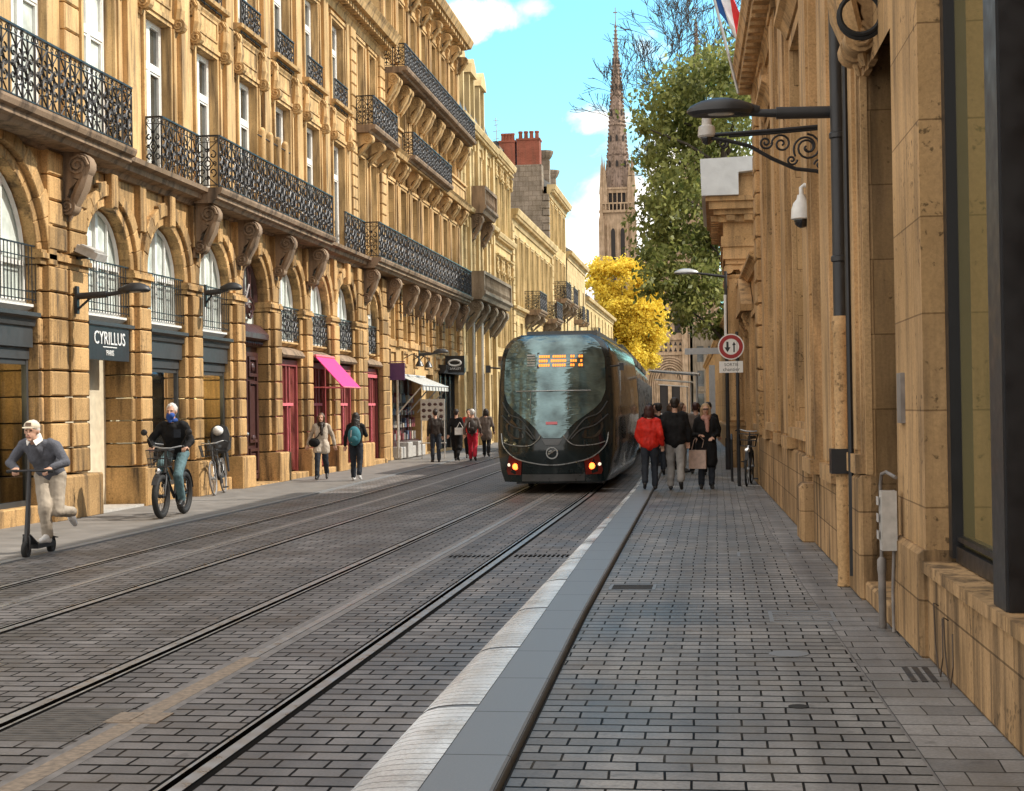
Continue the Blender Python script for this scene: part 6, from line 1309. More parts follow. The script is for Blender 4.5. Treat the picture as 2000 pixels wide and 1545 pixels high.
# ------------------------------------------------------------------ trees
def leaves(mb, blobs, per, size, droop=.4, seed=1):
    rnd = random.Random(seed)
    for (c, rx, ry, rz_) in blobs:
        n = int(per*rx*rz_)
        sub = [(Vector((c[0]+rx*rnd.gauss(0, .5), c[1]+ry*rnd.gauss(0, .5), c[2]+rz_*rnd.gauss(0, .5))), rnd.uniform(.18, .42)*min(rx, rz_)) for _ in range(max(4, n//26))]
        for sc, sr_ in sub:
            for _ in range(26):
                p = sc+Vector((rnd.gauss(0, sr_), rnd.gauss(0, sr_), rnd.gauss(0, sr_*.7)))
                d = Vector((rnd.uniform(-1, 1), rnd.uniform(-1, 1), rnd.uniform(-1, .6)-droop)).normalized(); q = d.cross(Vector((rnd.uniform(-1, 1), rnd.uniform(-1, 1), rnd.uniform(-1, 1)))).normalized()
                L_ = size*rnd.uniform(.7, 1.4); wd = L_*.27
                i = [mb.vert(p), mb.vert(p+d*L_*.5+q*wd), mb.vert(p+d*L_), mb.vert(p+d*L_*.5-q*wd)]; mb.face(i)
def branch(mb, p, d, L_, r, depth, rnd, spread=.55, up=.15, minr=.02):
    q = p; pts = [p]; rs = [r]
    for k in range(3):
        d = (d+Vector((rnd.uniform(-.2, .2), rnd.uniform(-.2, .2), rnd.uniform(-.12, .2)))).normalized(); q = q+d*L_/3; pts.append(q); rs.append(max(minr, r*(1-.14*(k+1))))
    mb.tube(pts, rs, 5 if r > .06 else 4, cap=False)
    if depth == 0: return
    for k in range(rnd.choice((2, 3, 3))):
        nd = (d+Vector((rnd.uniform(-spread, spread)*1.3, rnd.uniform(-spread, spread), rnd.uniform(-spread, spread)+up))).normalized()
        branch(mb, pts[rnd.choice((2, 3, 3))], nd, L_*rnd.uniform(.62, .85), rs[-1]*.72, depth-1, rnd, spread, up, minr)
M['bark'] = mat('dark_bark', (.055,.045,.035), .9, var=.3, scale=6, bump=.5)
M['green'] = leaf('dark_green_leaves', (.065,.092,.020), (.32,.33,.10), .7, .5); M['yel'] = leaf('yellow_leaves', (.62,.43,.04), (.90,.72,.10), .35, .35, .8)
YT = 60
gb = [(1392,140,52),(1335,165,52),(1290,225,42),(1350,255,68),(1288,305,42),(1405,250,58),(1322,375,58),(1274,400,32),(1384,355,58),(1302,455,52),(1372,465,58),(1278,500,32),(1322,535,48),(1388,555,48),(1345,605,36),(1402,630,30),(1442,200,45),(1452,125,38),(1262,250,20),(1430,330,50),(1425,450,45),(1290,555,22),(1430,560,40)]
gt = thing('leafy_tree', 'tall dark green tree leaning over the street behind the columned portal', 'tree', (.9, YT, 0))
bl3 = []; rnd = random.Random(5)
for px, py, r_ in gb:
    c = aty(px, py, YT+rnd.uniform(-2, 2))-gt.location; rr_ = r_*YT/3000; bl3.append((c, rr_, rr_*1.5+.5, rr_))
mb = MB(); leaves(mb, bl3, 1100, .235, .45, 3); obj('crown', mb, M['green'], gt, fix=False)
mb = MB(); mb.tube([(.4, 0, 0), (.2, 0, 2.5), (-.3, .2, 6), (-.5, 0, 10), (-.4, 0, 14)], [.34, .3, .24, .17, .06], 10)
for c, rx, ry, rz_ in bl3[::2]:
    s = Vector((-.3, .1, max(3, c.z-1.6))); mb.tube([s, s.lerp(c, .5)+Vector((0, 0, .2)), c], [.1, .06, .03], 5)
obj('trunk', mb, M['bark'], gt)
bt = thing('bare_tree', 'leafless tree with fine twigs against the sky behind the leafy tree', 'tree', (1.6, 66, 0)); mb = MB(); rnd = random.Random(21)
mb.tube([(0, 0, 0), (-.1, 0, 5), (-.4, .2, 9.5), (-.9, 0, 12.5)], [.3, .26, .2, .15], 8)
for s, d, L_ in (((-.9, 0, 12.5), (-.2, -.2, 1), 2.6), ((-.6, .1, 11), (-.6, -.1, .8), 1.9), ((-.4, .2, 10), (.6, .1, .9), 2.6), ((-.8, 0, 12), (-.5, .2, .9), 2.7), ((-.5, 0, 10.6), (-.9, .2, .35), 1.6), ((.2, 0, 11), (.5, 0, 1), 2.6), ((-.9, 0, 12.5), (-.55, .1, .75), 2.5), ((-.9, 0, 12.3), (-.85, .1, .45), 2.3), ((-.6, 0, 11.5), (.15, 0, 1), 2.8)): branch(mb, Vector(s), Vector(d).normalized(), L_, .075, 6, rnd, .55, .1, .011)
obj('branches', mb, M['bark'], bt)
yt = thing('yellow_tree', 'round crowned bright yellow tree before the cathedral', 'tree', (aty(1226, 640, 170).x, 170, 0)); yb = []; rnd = random.Random(8)
for k in range(42):
    a_ = rnd.uniform(0, 2*pi); q = math.sqrt(rnd.random()); px, py = 1224+56*q*cos(a_), 622+88*q*sin(a_); c = aty(px, py, 170+rnd.uniform(-3, 3))-yt.location; yb.append((c, 1.2, 1.7, 1.3))
yb += [(aty(px, py, 170)-yt.location, .9, 1.5, .9) for px, py in ((1165,528),(1180,522),(1200,524),(1222,520),(1245,525),(1268,575),(1278,620),(1278,665),(1265,700),(1250,712),(1163,545),(1175,560))]
mb = MB(); leaves(mb, yb, 1000, .36, .1, 4); obj('crown', mb, M['yel'], yt, fix=False)
mb = MB(); rnd = random.Random(2); mb.tube([(0, 0, 0), (.1, 0, 4), (0, 0, 9), (-.3, 0, 13)], [.4, .32, .22, .1], 8)
for k in range(14): a_ = rnd.uniform(0, 2*pi); z = rnd.uniform(4, 11); mb.tube([(0, 0, z), (1.6*cos(a_), 1.6*sin(a_), z+1.6), (3.0*cos(a_), 2.6*sin(a_), z+4)], [.12, .07, .03], 5)
obj('trunk', mb, M['bark'], yt)
# ------------------------------------------------------------------ people
def cloth(name, c, rough=.85, var=.14, scale=14): return mat(name, c, rough, var=var, scale=scale, bump=.35, spec=.25)
CL = dict(greyknit=cloth('grey_blue_knit', (.10,.105,.125), scale=60), khaki=cloth('pale_khaki_cloth', (.36,.31,.25), scale=9), cap=cloth('cream_cap_cloth', (.62,.54,.42)), capdark=cloth('brown_cap_mesh', (.16,.11,.08)), black=cloth('black_cloth', (.010,.010,.011)), jeans=cloth('faded_teal_denim', (.10,.17,.19), scale=20),
  darkjean=cloth('dark_denim', (.025,.03,.04), scale=20), redp=cloth('red_puffer', (.55,.022,.012), .55, scale=20), greytr=cloth('light_grey_trousers', (.30,.29,.28), scale=8), beigecoat=cloth('pale_beige_coat', (.52,.45,.37), scale=8), sleeve=cloth('taupe_sleeve', (.36,.30,.24)), teal=cloth('teal_jacket', (.045,.17,.21), scale=12), scarf=cloth('blue_scarf', (.03,.08,.30)), pinkscarf=cloth('pink_brown_scarf', (.42,.22,.18), scale=25),
  redtr=cloth('red_trousers', (.42,.02,.04)), browncoat=cloth('grey_brown_coat', (.13,.105,.09)), greycoat=cloth('pale_grey_coat', (.34,.32,.31)), bag=cloth('pale_pink_tote', (.55,.40,.33)), leather=cloth('dark_leather', (.03,.022,.018), .5), white=cloth('white_cotton', (.72,.70,.66)))
HR = dict(dark=mat('dark_hair', (.018,.012,.009), .6, var=.3, scale=60), auburn=mat('auburn_hair', (.045,.014,.011), .55, var=.3, scale=60), grey=mat('grey_hair', (.55,.53,.50), .6, var=.25, scale=60), brown=mat('brown_hair', (.10,.055,.03), .6, var=.3, scale=60), blond=mat('fair_hair', (.36,.24,.13), .6, var=.3, scale=60))
M['shoe_dark'] = mat('dark_shoe', (.018,.017,.017), .5); M['shoe_white'] = mat('white_shoe', (.62,.61,.6), .5); M['eye'] = mat('eye_dark', (.02,.015,.012), .3); M['lip'] = mat('lip', (.32,.12,.10), .6)
def J0():
    d = dict(pelvis=(0,0,.93), chest=(0,.0,1.24), neck=(0,.01,1.45), head=(0,-.02,1.62))
    for s, k in ((1, 'L'), (-1, 'R')):
        d.update({'sh'+k: (s*.175,0,1.40), 'el'+k: (s*.235,.03,1.12), 'ha'+k: (s*.25,-.06,.87), 'hip'+k: (s*.09,0,.91), 'kn'+k: (s*.10,-.02,.50), 'an'+k: (s*.105,.02,.09), 'toe'+k: (s*.12,-.14,.035)})
    return d
def walk(d, a=.28, lead='L'):
    o = 'R' if lead == 'L' else 'L'; s = {'L': 1, 'R': -1}
    d['kn'+lead] = (s[lead]*.095, -a*.62, .51); d['an'+lead] = (s[lead]*.10, -a*.95, .10); d['toe'+lead] = (s[lead]*.11, -a*.95-.16, .06)
    d['kn'+o] = (s[o]*.095, a*.10, .50); d['an'+o] = (s[o]*.10, a*1.05, .17); d['toe'+o] = (s[o]*.11, a*1.05-.12, .05)
    d['ha'+lead] = (s[lead]*.26, .12, .90); d['el'+lead] = (s[lead]*.245, .12, 1.14); d['ha'+o] = (s[o]*.25, -.20, .93); d['el'+o] = (s[o]*.25, -.02, 1.12)
    return d
TX_F = bpy.data.textures.new('cloth_folds', 'CLOUDS'); TX_F.noise_scale = .11; TX_F.noise_depth = 3
TX_H = bpy.data.textures.new('hair_locks', 'CLOUDS'); TX_H.noise_scale = .035; TX_H.noise_depth = 2
def rm(o, v, smooth=4):
    m = o.modifiers.new('join', 'REMESH'); m.mode = 'VOXEL'; m.voxel_size = v; m.use_smooth_shade = True
    if o.name.split('.')[0] in ('jacket', 'coat', 'trousers', 'sleeve', 'hair', 'scarf', 'face_scarf'):
        hair_ = o.name.startswith('hair'); d_ = o.modifiers.new('folds', 'DISPLACE'); d_.texture = TX_H if hair_ else TX_F; d_.strength = .022 if hair_ else .034; d_.mid_level = .5; smooth = 1
    if smooth: q = o.modifiers.new('soft', 'SMOOTH'); q.iterations = smooth; q.factor = .5
def hand(b, wrist, elbow, grip=None, k=1, side=1):
    """palm, four unequal bent fingers and a thumb leaving the side of the palm"""
    w_ = Vector(wrist); d = (w_-Vector(elbow)).normalized() if grip is None else Vector(grip).normalized()
    across = d.cross(Vector((0, 0, 1)) if abs(d.z) < .8 else Vector((0, 1, 0))).normalized(); down = across.cross(d).normalized()
    if down.z > 0: down = -down
    for o_ in (-.026, 0, .026): b.capsule(w_+across*o_*.6, w_+d*.08+across*o_, .017, .016, 8)
    curl = .75 if grip is not None else .35
    for n, (o_, L_) in enumerate(((-.034, .055), (-.012, .066), (.012, .070), (.034, .062))):
        p = w_+d*.085+across*o_; q = p+(d*(1-curl*.5)+down*curl).normalized()*L_*.5; r_ = q+(d*(1-curl*1.5)+down*curl*1.4).normalized()*L_*.5
        b.capsule(p, q, .0095, .009, 7); b.capsule(q, r_, .009, .0075, 7)
    p = w_+d*.025+across*.034*side; q = p+(d*.6+across*.7*side+down*.3).normalized()*.035; b.capsule(p, q, .012, .010, 7); b.capsule(q, q+(d+down*.5).normalized()*.028, .010, .008, 7)
def free(o, root, label, cat):
    m_ = Matrix.Translation(root.location) @ root.rotation_euler.to_matrix().to_4x4() @ Matrix.Diagonal((*root.scale, 1))
    o.parent = None; o.matrix_world = m_ @ o.matrix_basis; tag(o, label, cat)
def person(label, loc, heading, J, top, legs, hair, hs='short', shoe='shoe_dark', long=0, vox=.014, group=None, grip=(None, None), face=0, sc=1.0, sleeve=None, bulk=1.0, extra=None, collar=None):
    root = thing('person', label, 'person', loc, heading, group); root.scale = (sc, sc, sc)
    V = {k: Vector(v) for k, v in J.items()}; f = Matrix.Rotation(face, 3, 'Z')
    H = V['head']; hp = lambda x, y, z: H+f @ Vector((x, y, z))
    b = MB(); b.ball(H+Vector((0, .012, .025)), (.076, .095, .098), 16, 11); b.ball(hp(0, -.022, -.045), (.057, .066, .068), 12, 9)
    b.capsule(hp(0, -.088, .008), hp(0, -.104, -.030), .011, .015, 8); b.capsule(hp(-.036, -.079, .026), hp(.036, -.079, .026), .012, .012, 8)
    b.capsule(hp(-.018, -.083, -.062), hp(.018, -.083, -.062), .009, .009, 8); b.ball(hp(0, -.07, -.098), (.025, .02, .018), 8, 6)
    for s in (-1, 1): b.ball(hp(s*.078, .01, .0), (.014, .022, .034), 8, 7)
    b.capsule(V['neck']-Vector((0, 0, .06)), H+Vector((0, .012, -.06)), .056, .052, 12)
    b.capsule(V['pelvis'], V['chest'], .095, .10); b.capsule(V['chest'], V['neck'], .10, .06); b.capsule(V['shL'], V['shR'], .045, .045)
    for n, k in enumerate('LR'):
        b.capsule(V['sh'+k], V['el'+k], .043, .036, 10); b.capsule(V['el'+k], V['ha'+k], .036, .026, 10); hand(b, V['ha'+k], V['el'+k], grip[n], side=-1 if k == 'L' else 1)
        b.capsule(V['pelvis'], V['hip'+k], .09, .085, 10); b.capsule(V['hip'+k], V['kn'+k], .075, .052, 10); b.capsule(V['kn'+k], V['an'+k], .052, .034, 10); b.capsule(V['an'+k], V['toe'+k], .034, .025, 8)
    rm(obj('body', b, M['skin'], root, smooth=180), vox*.72, 2)
    e = MB()
    for s in (-1, 1): e.ball(hp(s*.031, -.083, .012), (.011, .008, .007), 8, 6)
    obj('eyes', e, M['eye'], root, smooth=180)
    e = MB(); e.capsule(hp(-.021, -.090, -.060), hp(.021, -.090, -.060), .006, .006, 6); obj('mouth', e, M['lip'], root, smooth=180)
    # top garment
    t = MB(); B = bulk
    mid = V['pelvis'].lerp(V['chest'], .45)
    for s in (-1, 1):
        dx = Vector((s*.062*B, 0, 0)); t.capsule(V['pelvis']+dx+Vector((0, 0, .02)), mid+dx, .112*B, .105*B, 14); t.capsule(mid+dx, V['chest']+dx*1.15, .105*B, .115*B, 14)
        k = 'L' if s > 0 else 'R'
        t.capsule(V['chest']+dx*1.1, V['sh'+k].lerp(V['neck'], .25), .112*B, .07*B, 14); t.capsule(V['neck']+Vector((0, 0, -.035)), V['sh'+k], .062, .062*B, 12)
        if not sleeve: t.capsule(V['sh'+k], V['el'+k], .064*B, .054*B, 12); t.capsule(V['el'+k], V['ha'+k].lerp(V['el'+k], .1), .054*B, .043*B, 12)
        if long:
            kk = V['hip'+k].lerp(V['kn'+k], min(1, long)); t.capsule(V['hip'+k], kk, .125*B, .125*B, 12); t.capsule(V['pelvis'], V['pelvis'].lerp(kk, .9), .12*B, .11*B, 12)
            if long > 1: t.capsule(V['kn'+k], V['kn'+k].lerp(V['an'+k], long-1), .12*B, .125*B, 12)
    t.capsule(V['pelvis'], mid, .118*B, .112*B, 14); t.capsule(mid, V['chest'], .112*B, .125*B, 14); t.capsule(V['chest'], V['neck']-Vector((0, 0, .07)), .128*B, .085*B, 14)
    rm(obj('coat' if long else 'jacket', t, top, root, smooth=180), vox, 5)
    if sleeve:
        t = MB()
        for k in 'LR': t.capsule(V['sh'+k], V['el'+k], .062*B, .053*B, 12); t.capsule(V['el'+k], V['ha'+k].lerp(V['el'+k], .1), .053*B, .043*B, 12)
        for k in 'LR':
            u_ = MB(); u_.capsule(V['sh'+k], V['el'+k], .066*B, .056*B, 12); u_.capsule(V['el'+k], V['ha'+k].lerp(V['el'+k], .1), .056*B, .045*B, 12); rm(obj('sleeve', u_, sleeve, root, smooth=180), vox, 4)
    t = MB()
    for k in 'LR': t.capsule(V['pelvis'], V['hip'+k], .108, .105, 12); t.capsule(V['hip'+k], V['kn'+k], .098, .078, 12); t.capsule(V['kn'+k], V['an'+k]+Vector((0, 0, .02)), .076, .066, 12)
    rm(obj('trousers', t, legs, root, smooth=180), vox, 4)
    for k in 'LR':
        t = MB(); a, c = V['an'+k], V['toe'+k]; dv = (c-a); dv.normalize(); hl = a-Vector((0, 0, .045))-Vector((dv.x, dv.y, 0))*.03
        t.capsule(hl, c, .042, .036, 10); t.capsule(a, c.lerp(a, .4), .045, .038, 10); t.capsule(hl-Vector((0, 0, .012)), c-Vector((0, 0, .006)), .038, .034, 10); rm(obj('shoe', t, M[shoe], root, smooth=180), .012, 2)
    if hair:
        t = MB(); t.ball(H+Vector((0, .026, .045)), (.088, .098, .094), 16, 11)
        if hs == 'short': t.ball(H+Vector((0, .055, .0)), (.076, .06, .075), 12, 9)
        if hs in ('bob', 'long'):
            t.ball(H+Vector((0, .05, -.02)), (.098, .07, .13), 14, 10)
            for s in (-1, 1): t.capsule(hp(s*.08, -.01, .03), hp(s*.085, .02, -.13), .03, .03, 10)
        if hs == 'long': t.capsule(H+Vector((0, .06, -.08)), V['chest']+Vector((0, .11, -.0)), .09, .075, 12); [t.capsule(H+Vector((s*.06, .05, -.08)), V['chest']+Vector((s*.09, .08, .06)), .055, .045, 10) for s in (-1, 1)]
        rm(obj('hair', t, HR[hair], root, smooth=180), vox*.8, 3)
    if extra: extra(root, V, hp)
    return root

# ------------------------------------------------------------------ bicycles (local: front wheel towards -y, wheel line on x=0)
def wheel(root, y, r, tr, spokes=20, tyre='rubber', rim='silver', hub=.03):
    t = MB(); t.torus((0, y, r+0), r-tr, tr, 'x', 40, 8); o = obj('wheel', t, M[tyre], root, smooth=60)
    t = MB(); t.torus((0, y, r), r-tr*2.0, tr*.42, 'x', 36, 6); obj('rim', t, M[rim], o, smooth=60)
    t = MB(); t.lathe([(hub*.4, -.05), (hub, -.04), (hub, .04), (hub*.4, .05)], (0, y, r), 12, 'x')
    for k in range(spokes): a = 2*pi*k/spokes; t.tube([(.03*((k % 2)*2-1), y+hub*cos(a), r+hub*sin(a)), (0, y+(r-tr*2)*cos(a), r+(r-tr*2)*sin(a))], .0028, 3)
    obj('spokes', t, M[rim], o); return o
def bicycle(label, loc, rz, r=.34, tr=.022, wb=1.06, frame='black', seat=.95, bar=1.02, step=True, rim='silver', tyre='rubber', tilt=0, name='bicycle', cat='bicycle', steer=0):
    root = thing(name, label, cat, loc, rz); root.rotation_euler = (0, tilt, rz)
    wheel(root, 0, r, tr, rim=rim, tyre=tyre); wheel(root, wb, r, tr, rim=rim, tyre=tyre)
    f = MB(); bb = (0, wb*.56, r-.05); st = (0, wb*.70, seat-.12); hd0 = (0, .20, r+.36); hd1 = (0, .25, bar-.10); rear = (0, wb, r)
    f.tube([bb, st], .018, 8); f.tube([hd0, bb], .024, 8); f.tube([hd1, st if not step else (0, wb*.62, r+.22)], .02, 8); f.tube([hd0, hd1], .024, 8)
    for s in (-1, 1): f.tube([(s*.05, wb, r), (s*.03, wb*.6, r-.04)], .011, 6); f.tube([(s*.05, wb, r), (s*.02, wb*.69, seat-.2)], .010, 6)
    fo = obj('frame', f, M[frame], root, smooth=50)
    f = MB()
    for s in (-1, 1): f.tube([(s*.055, 0, r), (s*.05, .12, r+.30), (s*.0, .18, r+.36)], .014, 8)
    f.tube([(0, .18, r+.34), (0, .27, bar)], .016, 8); obj('fork', f, M[frame], root, smooth=50)
    h = MB(); h.tube([(-.29, .40, bar+.02), (-.22, .32, bar+.05), (-.08, .26, bar+.02), (.08, .26, bar+.02), (.22, .32, bar+.05), (.29, .40, bar+.02)], .012, 8); ho = obj('handlebar', h, M['silver'], root, smooth=50)
    h = MB()
    for s in (-1, 1): h.tube([(s*.23, .33, bar+.05), (s*.29, .40, bar+.02)], .018, 8)
    obj('grips', h, M['rubber'], ho)
    s_ = MB(); s_.tube([st, (0, wb*.72, seat-.03)], .014, 8); s_.prism([(.0, wb*.58, seat), (.03, wb*.62, seat), (.08, wb*.82, seat), (.0, wb*.86, seat), (-.08, wb*.82, seat), (-.03, wb*.62, seat)], (0, 0, .055)); obj('saddle', s_, M['rubber'], root)
    p = MB(); p.lathe([(.03, -.012), (.09, -.006), (.09, .006), (.03, .012)], (.05, bb[1], bb[2]), 18, 'x'); p.tube([(.075, bb[1], bb[2]), (.085, bb[1]-.05, bb[2]-.16)], .010, 6); p.tube([(-.075, bb[1], bb[2]), (-.085, bb[1]+.05, bb[2]+.16)], .010, 6)
    p.box(.08, .18, bb[1]-.10, bb[1], bb[2]-.175, bb[2]-.15); p.box(-.18, -.08, bb[1], bb[1]+.10, bb[2]+.15, bb[2]+.175); obj('pedals', p, M['dkgrey'], root)
    return root, dict(bb=bb, bar=bar, seat=seat, wb=wb, r=r)
def mudguard(root, y, r, a0, a1, m='silver', w_=.03):
    g = MB(); pts = [(0, y+(r+.025)*cos(a0+(a1-a0)*k/14), r+(r+.025)*sin(a0+(a1-a0)*k/14)) for k in range(15)]
    for p, q in zip(pts, pts[1:]): g.prism([(-w_, p[1], p[2]), (w_, p[1], p[2]), (w_, q[1], q[2]), (-w_, q[1], q[2])], (0, 0, .006))
    obj('mudguard', g, M[m], root)
def basket(root, c, w_, d, h, m='dkgrey'):
    b = MB(); x, y, z = c
    for zz in (z, z+h*.5, z+h):
        k = .8+.2*(zz-z)/h
        b.tube([(x-w_*k/2, y-d*k/2, zz), (x+w_*k/2, y-d*k/2, zz), (x+w_*k/2, y+d*k/2, zz), (x-w_*k/2, y+d*k/2, zz)], .007, 5, closed=True)
    for i in range(7):
        t = i/6-.5
        for s in (-1, 1): b.tube([(x+w_*.8*t, y+s*d*.4, z), (x+w_*t, y+s*d*.5, z+h)], .004, 4); b.tube([(x+s*w_*.4, y+d*.8*t, z), (x+s*w_*.5, y+d*t, z+h)], .004, 4)
    for i in range(5): t = i/4-.5; b.tube([(x-w_*.4, y+d*.8*t, z), (x+w_*.4, y+d*.8*t, z)], .004, 4)
    obj('basket', b, M[m], root)
# fat-tyred bike ridden towards us
ZP = .022
cb, ci = bicycle('black fat-tyred bicycle with a front basket, ridden along the left pavement', (-8.52, 22.78, ZP), .03, .345, .05, 1.12, 'dkgrey', .92, 1.06, rim='dkgrey')
mudguard(cb, 0, .345, R(35), R(150), 'dkgrey', .045); mudguard(cb, 1.12, .345, R(10), R(130), 'dkgrey', .045); basket(cb, (0, -.02, .80), .36, .28, .26)
q = MB()
for s in (-1, 1): q.tube([(s*.22, .32, 1.11), (s*.33, .30, 1.30)], .008, 5); q.ball((s*.36, .29, 1.33), (.055, .02, .05), 10, 7)
obj('mirrors', q, M['black'], cb); q = MB(); q.lathe([(.001, -.05), (.045, -.04), (.045, .02)], (0, -.10, .74), 12, 'y'); obj('headlamp', q, M['chrome'], cb)
J = J0(); J.update(pelvis=(0,.80,1.0), chest=(0,.66,1.28), neck=(0,.60,1.48), head=(.0,.55,1.65), shL=(.19,.64,1.42), shR=(-.19,.64,1.42), elL=(.30,.58,1.17), elR=(-.34,.54,1.20), haL=(.27,.43,1.09), haR=(-.27,.43,1.09), hipL=(.10,.78,.97), hipR=(-.10,.78,.97), knL=(.14,.40,.66), knR=(-.13,.40,.82), anL=(.13,.60,.25), anR=(-.13,.66,.55), toeL=(.14,.45,.19), toeR=(-.14,.52,.49))
def mask_scarf(root, V, hp):
    t = MB(); t.ball(hp(0, -.045, -.065), (.072, .066, .062), 14, 9); t.capsule(hp(-.03, -.05, -.09), hp(.0, -.06, -.16), .05, .025, 10); t.ball(V['neck']+Vector((0, 0, .03)), (.085, .085, .045), 14, 8); o = obj('face_scarf', t, CL['scarf'], root, smooth=180); rm(o, .011, 3)
    t = MB(); t.box(.04, .15, V['chest'].y-.135, V['chest'].y-.13, 1.24, 1.37); obj('badge', t, CL['darkjean'], root)
person('grey-haired person in black jacket and blue face scarf riding the fat-tyred bicycle', cb.location, .03, J, CL['black'], CL['jeans'], 'grey', 'short', vox=.012, grip=((-.1, -1, -.2), (.1, -1, -.2)), extra=mask_scarf, bulk=1.1)
# bag hanging behind
# parked bike with a child seat by the shop window
pb_, _ = bicycle('parked bicycle with a grey child seat, leaning by the stone pier behind the rider', (-9.75, 29.0, ZP), R(8), .34, .02, 1.06, 'dkgrey', .92, 1.0, tyre='conc', tilt=R(-6))
mudguard(pb_, 1.06, .34, R(0), R(140), 'silver'); basket(pb_, (0, -.05, .78), .34, .26, .22)
q = MB(); q.prism([(-.15, .95, .80), (.15, .95, .80), (.17, 1.18, .84), (-.17, 1.18, .84)], (0, 0, .05)); q.prism([(-.15, 1.15, .86), (.15, 1.15, .86), (.20, 1.24, 1.15), (.16, 1.27, 1.32), (.06, 1.28, 1.38), (-.06, 1.28, 1.38), (-.16, 1.27, 1.32), (-.20, 1.24, 1.15)], (0, .05, .0))
for s in (-1, 1): q.prism([(s*.15, .95, .84), (s*.17, 1.2, .86), (s*.22, 1.22, 1.1), (s*.2, 1.05, 1.0)], (s*.03, 0, 0)); q.prism([(s*.12, .98, .8), (s*.14, .9, .42), (s*.14, .97, .42), (s*.14, 1.05, .8)], (s*.03, 0, 0))
obj('child_seat', q, M['dkgrey'], pb_); q = MB(); q.ball((0, 1.12, 1.26), (.11, .13, .1), 14, 9); free(obj('helmet', q, M['whitep'], pb_, smooth=70), pb_, 'white helmet lying in the child seat of the parked bicycle', 'helmet')
# bike parked against the post on the right
rb2, _ = bicycle('old bicycle with a front basket parked against the post on the right pavement', (.56, 30.9, .013), R(-6), .35, .02, 1.08, 'black', .93, 1.07, tilt=R(3))
basket(rb2, (0.0, -.02, .80), .36, .28, .24, 'black'); mudguard(rb2, 0, .35, R(30), R(150), 'black'); q = MB(); q.tube([(0, -.06, .68), (0, .04, .80)], .02, 6); q.lathe([(.001, -.04), (.05, -.03), (.05, .02)], (0, -.10, .72), 12, 'y'); obj('headlamp', q, M['chrome'], rb2)
for n, (x, y) in enumerate(((.42, 31.7), (.30, 32.9))):
    q = MB(); q.tube([(x, y, 0), (x, y, .9), (x, y+.25, 1.0), (x, y+.5, .9), (x, y+.5, 0)], .025, 8); tag(obj('bike_rack', q, M['dkgrey']), ['dark hoop bicycle rack just behind the parked old bicycle', 'dark hoop bicycle rack, second behind the parked old bicycle'][n], 'bike rack', 'bike racks on the right pavement')
# kick scooter and its rider
sx, sy = -7.90, 16.78
ks = thing('kick_scooter', 'black electric kick scooter ridden by the man in the cap', 'scooter', (sx, sy, 0), .03)
for y in (0, .72):
    q = MB(); q.torus((0, y, .105), .075, .03, 'x', 28, 8); o = obj('wheel', q, M['rubber'], ks, smooth=60); q = MB(); q.lathe([(.02, -.03), (.06, -.02), (.06, .02), (.02, .03)], (0, y, .105), 14, 'x'); obj('hub', q, M['dkgrey'], o)
q = MB(); q.prism([(-.075, .16, .10), (.075, .16, .10), (.075, .66, .10), (-.075, .66, .10)], (0, 0, .05)); q.prism([(-.05, .02, .26), (.05, .02, .26), (.07, .18, .15), (.07, .2, .10), (-.07, .2, .10), (-.07, .18, .15)], (0, .0, .02)); obj('deck', q, M['black'], ks)
q = MB(); q.tube([(0, 0, .11), (0, .03, .26), (0, .12, 1.0)], [.03, .032, .024], 10)
for s in (-1, 1): q.tube([(s*.04, 0, .105), (s*.035, .02, .24), (0, .03, .28)], .014, 6)
obj('stem', q, M['black'], ks, smooth=50); q = MB(); q.tube([(-.28, .14, 1.0), (0, .12, 1.01), (.28, .14, 1.0)], .014, 8); o = obj('handlebar', q, M['black'], ks)
q = MB()
for s in (-1, 1): q.tube([(s*.15, .13, 1.005), (s*.28, .14, 1.0)], .02, 8)
obj('grips', q, M['rubber'], o); q = MB(); q.prism([(-.035, .70, .2), (.035, .70, .2), (.035, .86, .17), (-.035, .86, .17)], (0, 0, .01)); obj('rear_mudguard', q, M['black'], ks)
J = J0(); J.update(pelvis=(.05,.62,.95), chest=(.02,.44,1.20), neck=(0,.33,1.35), head=(-.02,.24,1.46), shL=(.19,.40,1.30), shR=(-.19,.40,1.30), elL=(.34,.36,1.09), elR=(-.34,.36,1.09), haL=(.21,.22,1.03), haR=(-.20,.22,1.03), hipL=(.14,.62,.92), hipR=(-.05,.62,.92), knR=(.06,.40,.56), anR=(.05,.50,.22), toeR=(.045,.33,.18), knL=(.17,.50,.52), anL=(.19,.88,.46), toeL=(.20,.96,.33))
def cap_collar(root, V, hp):
    t = MB(); t.ball(hp(0, .012, .062), (.092, .104, .074), 18, 10); o = obj('cap', t, CL['cap'], root, smooth=180); rm(o, .011, 2)
    t = MB(); t.prism([hp(.075*sin(a), -.075-.075*cos(a), .048-.012*cos(a)) for a in [(-1.35+2.7*k/10) for k in range(11)]], (0, 0, .008)); obj('cap_peak', t, CL['cap'], o)
    t = MB(); t.box(0, 0, 0, 0, 0, 0) if 0 else t.prism([hp(-.035, -.092, .065), hp(.035, -.092, .065), hp(.033, -.082, .105), hp(-.033, -.082, .105)], (0, -.006, 0)); obj('cap_badge', t, CL['capdark'], o)
    t = MB(); n_ = V['neck']
    for s in (-1, 1): t.prism([n_+Vector((s*.075, -.02, .05)), n_+Vector((s*.012, -.115, -.0)), n_+Vector((s*.055, -.135, -.055)), n_+Vector((s*.10, -.05, .0))], (0, -.012, .004))
    t.capsule(n_+Vector((0, -.0, .01)), n_+Vector((0, -.01, .045)), .074, .066, 14); obj('shirt_collar', t, CL['white'], root)
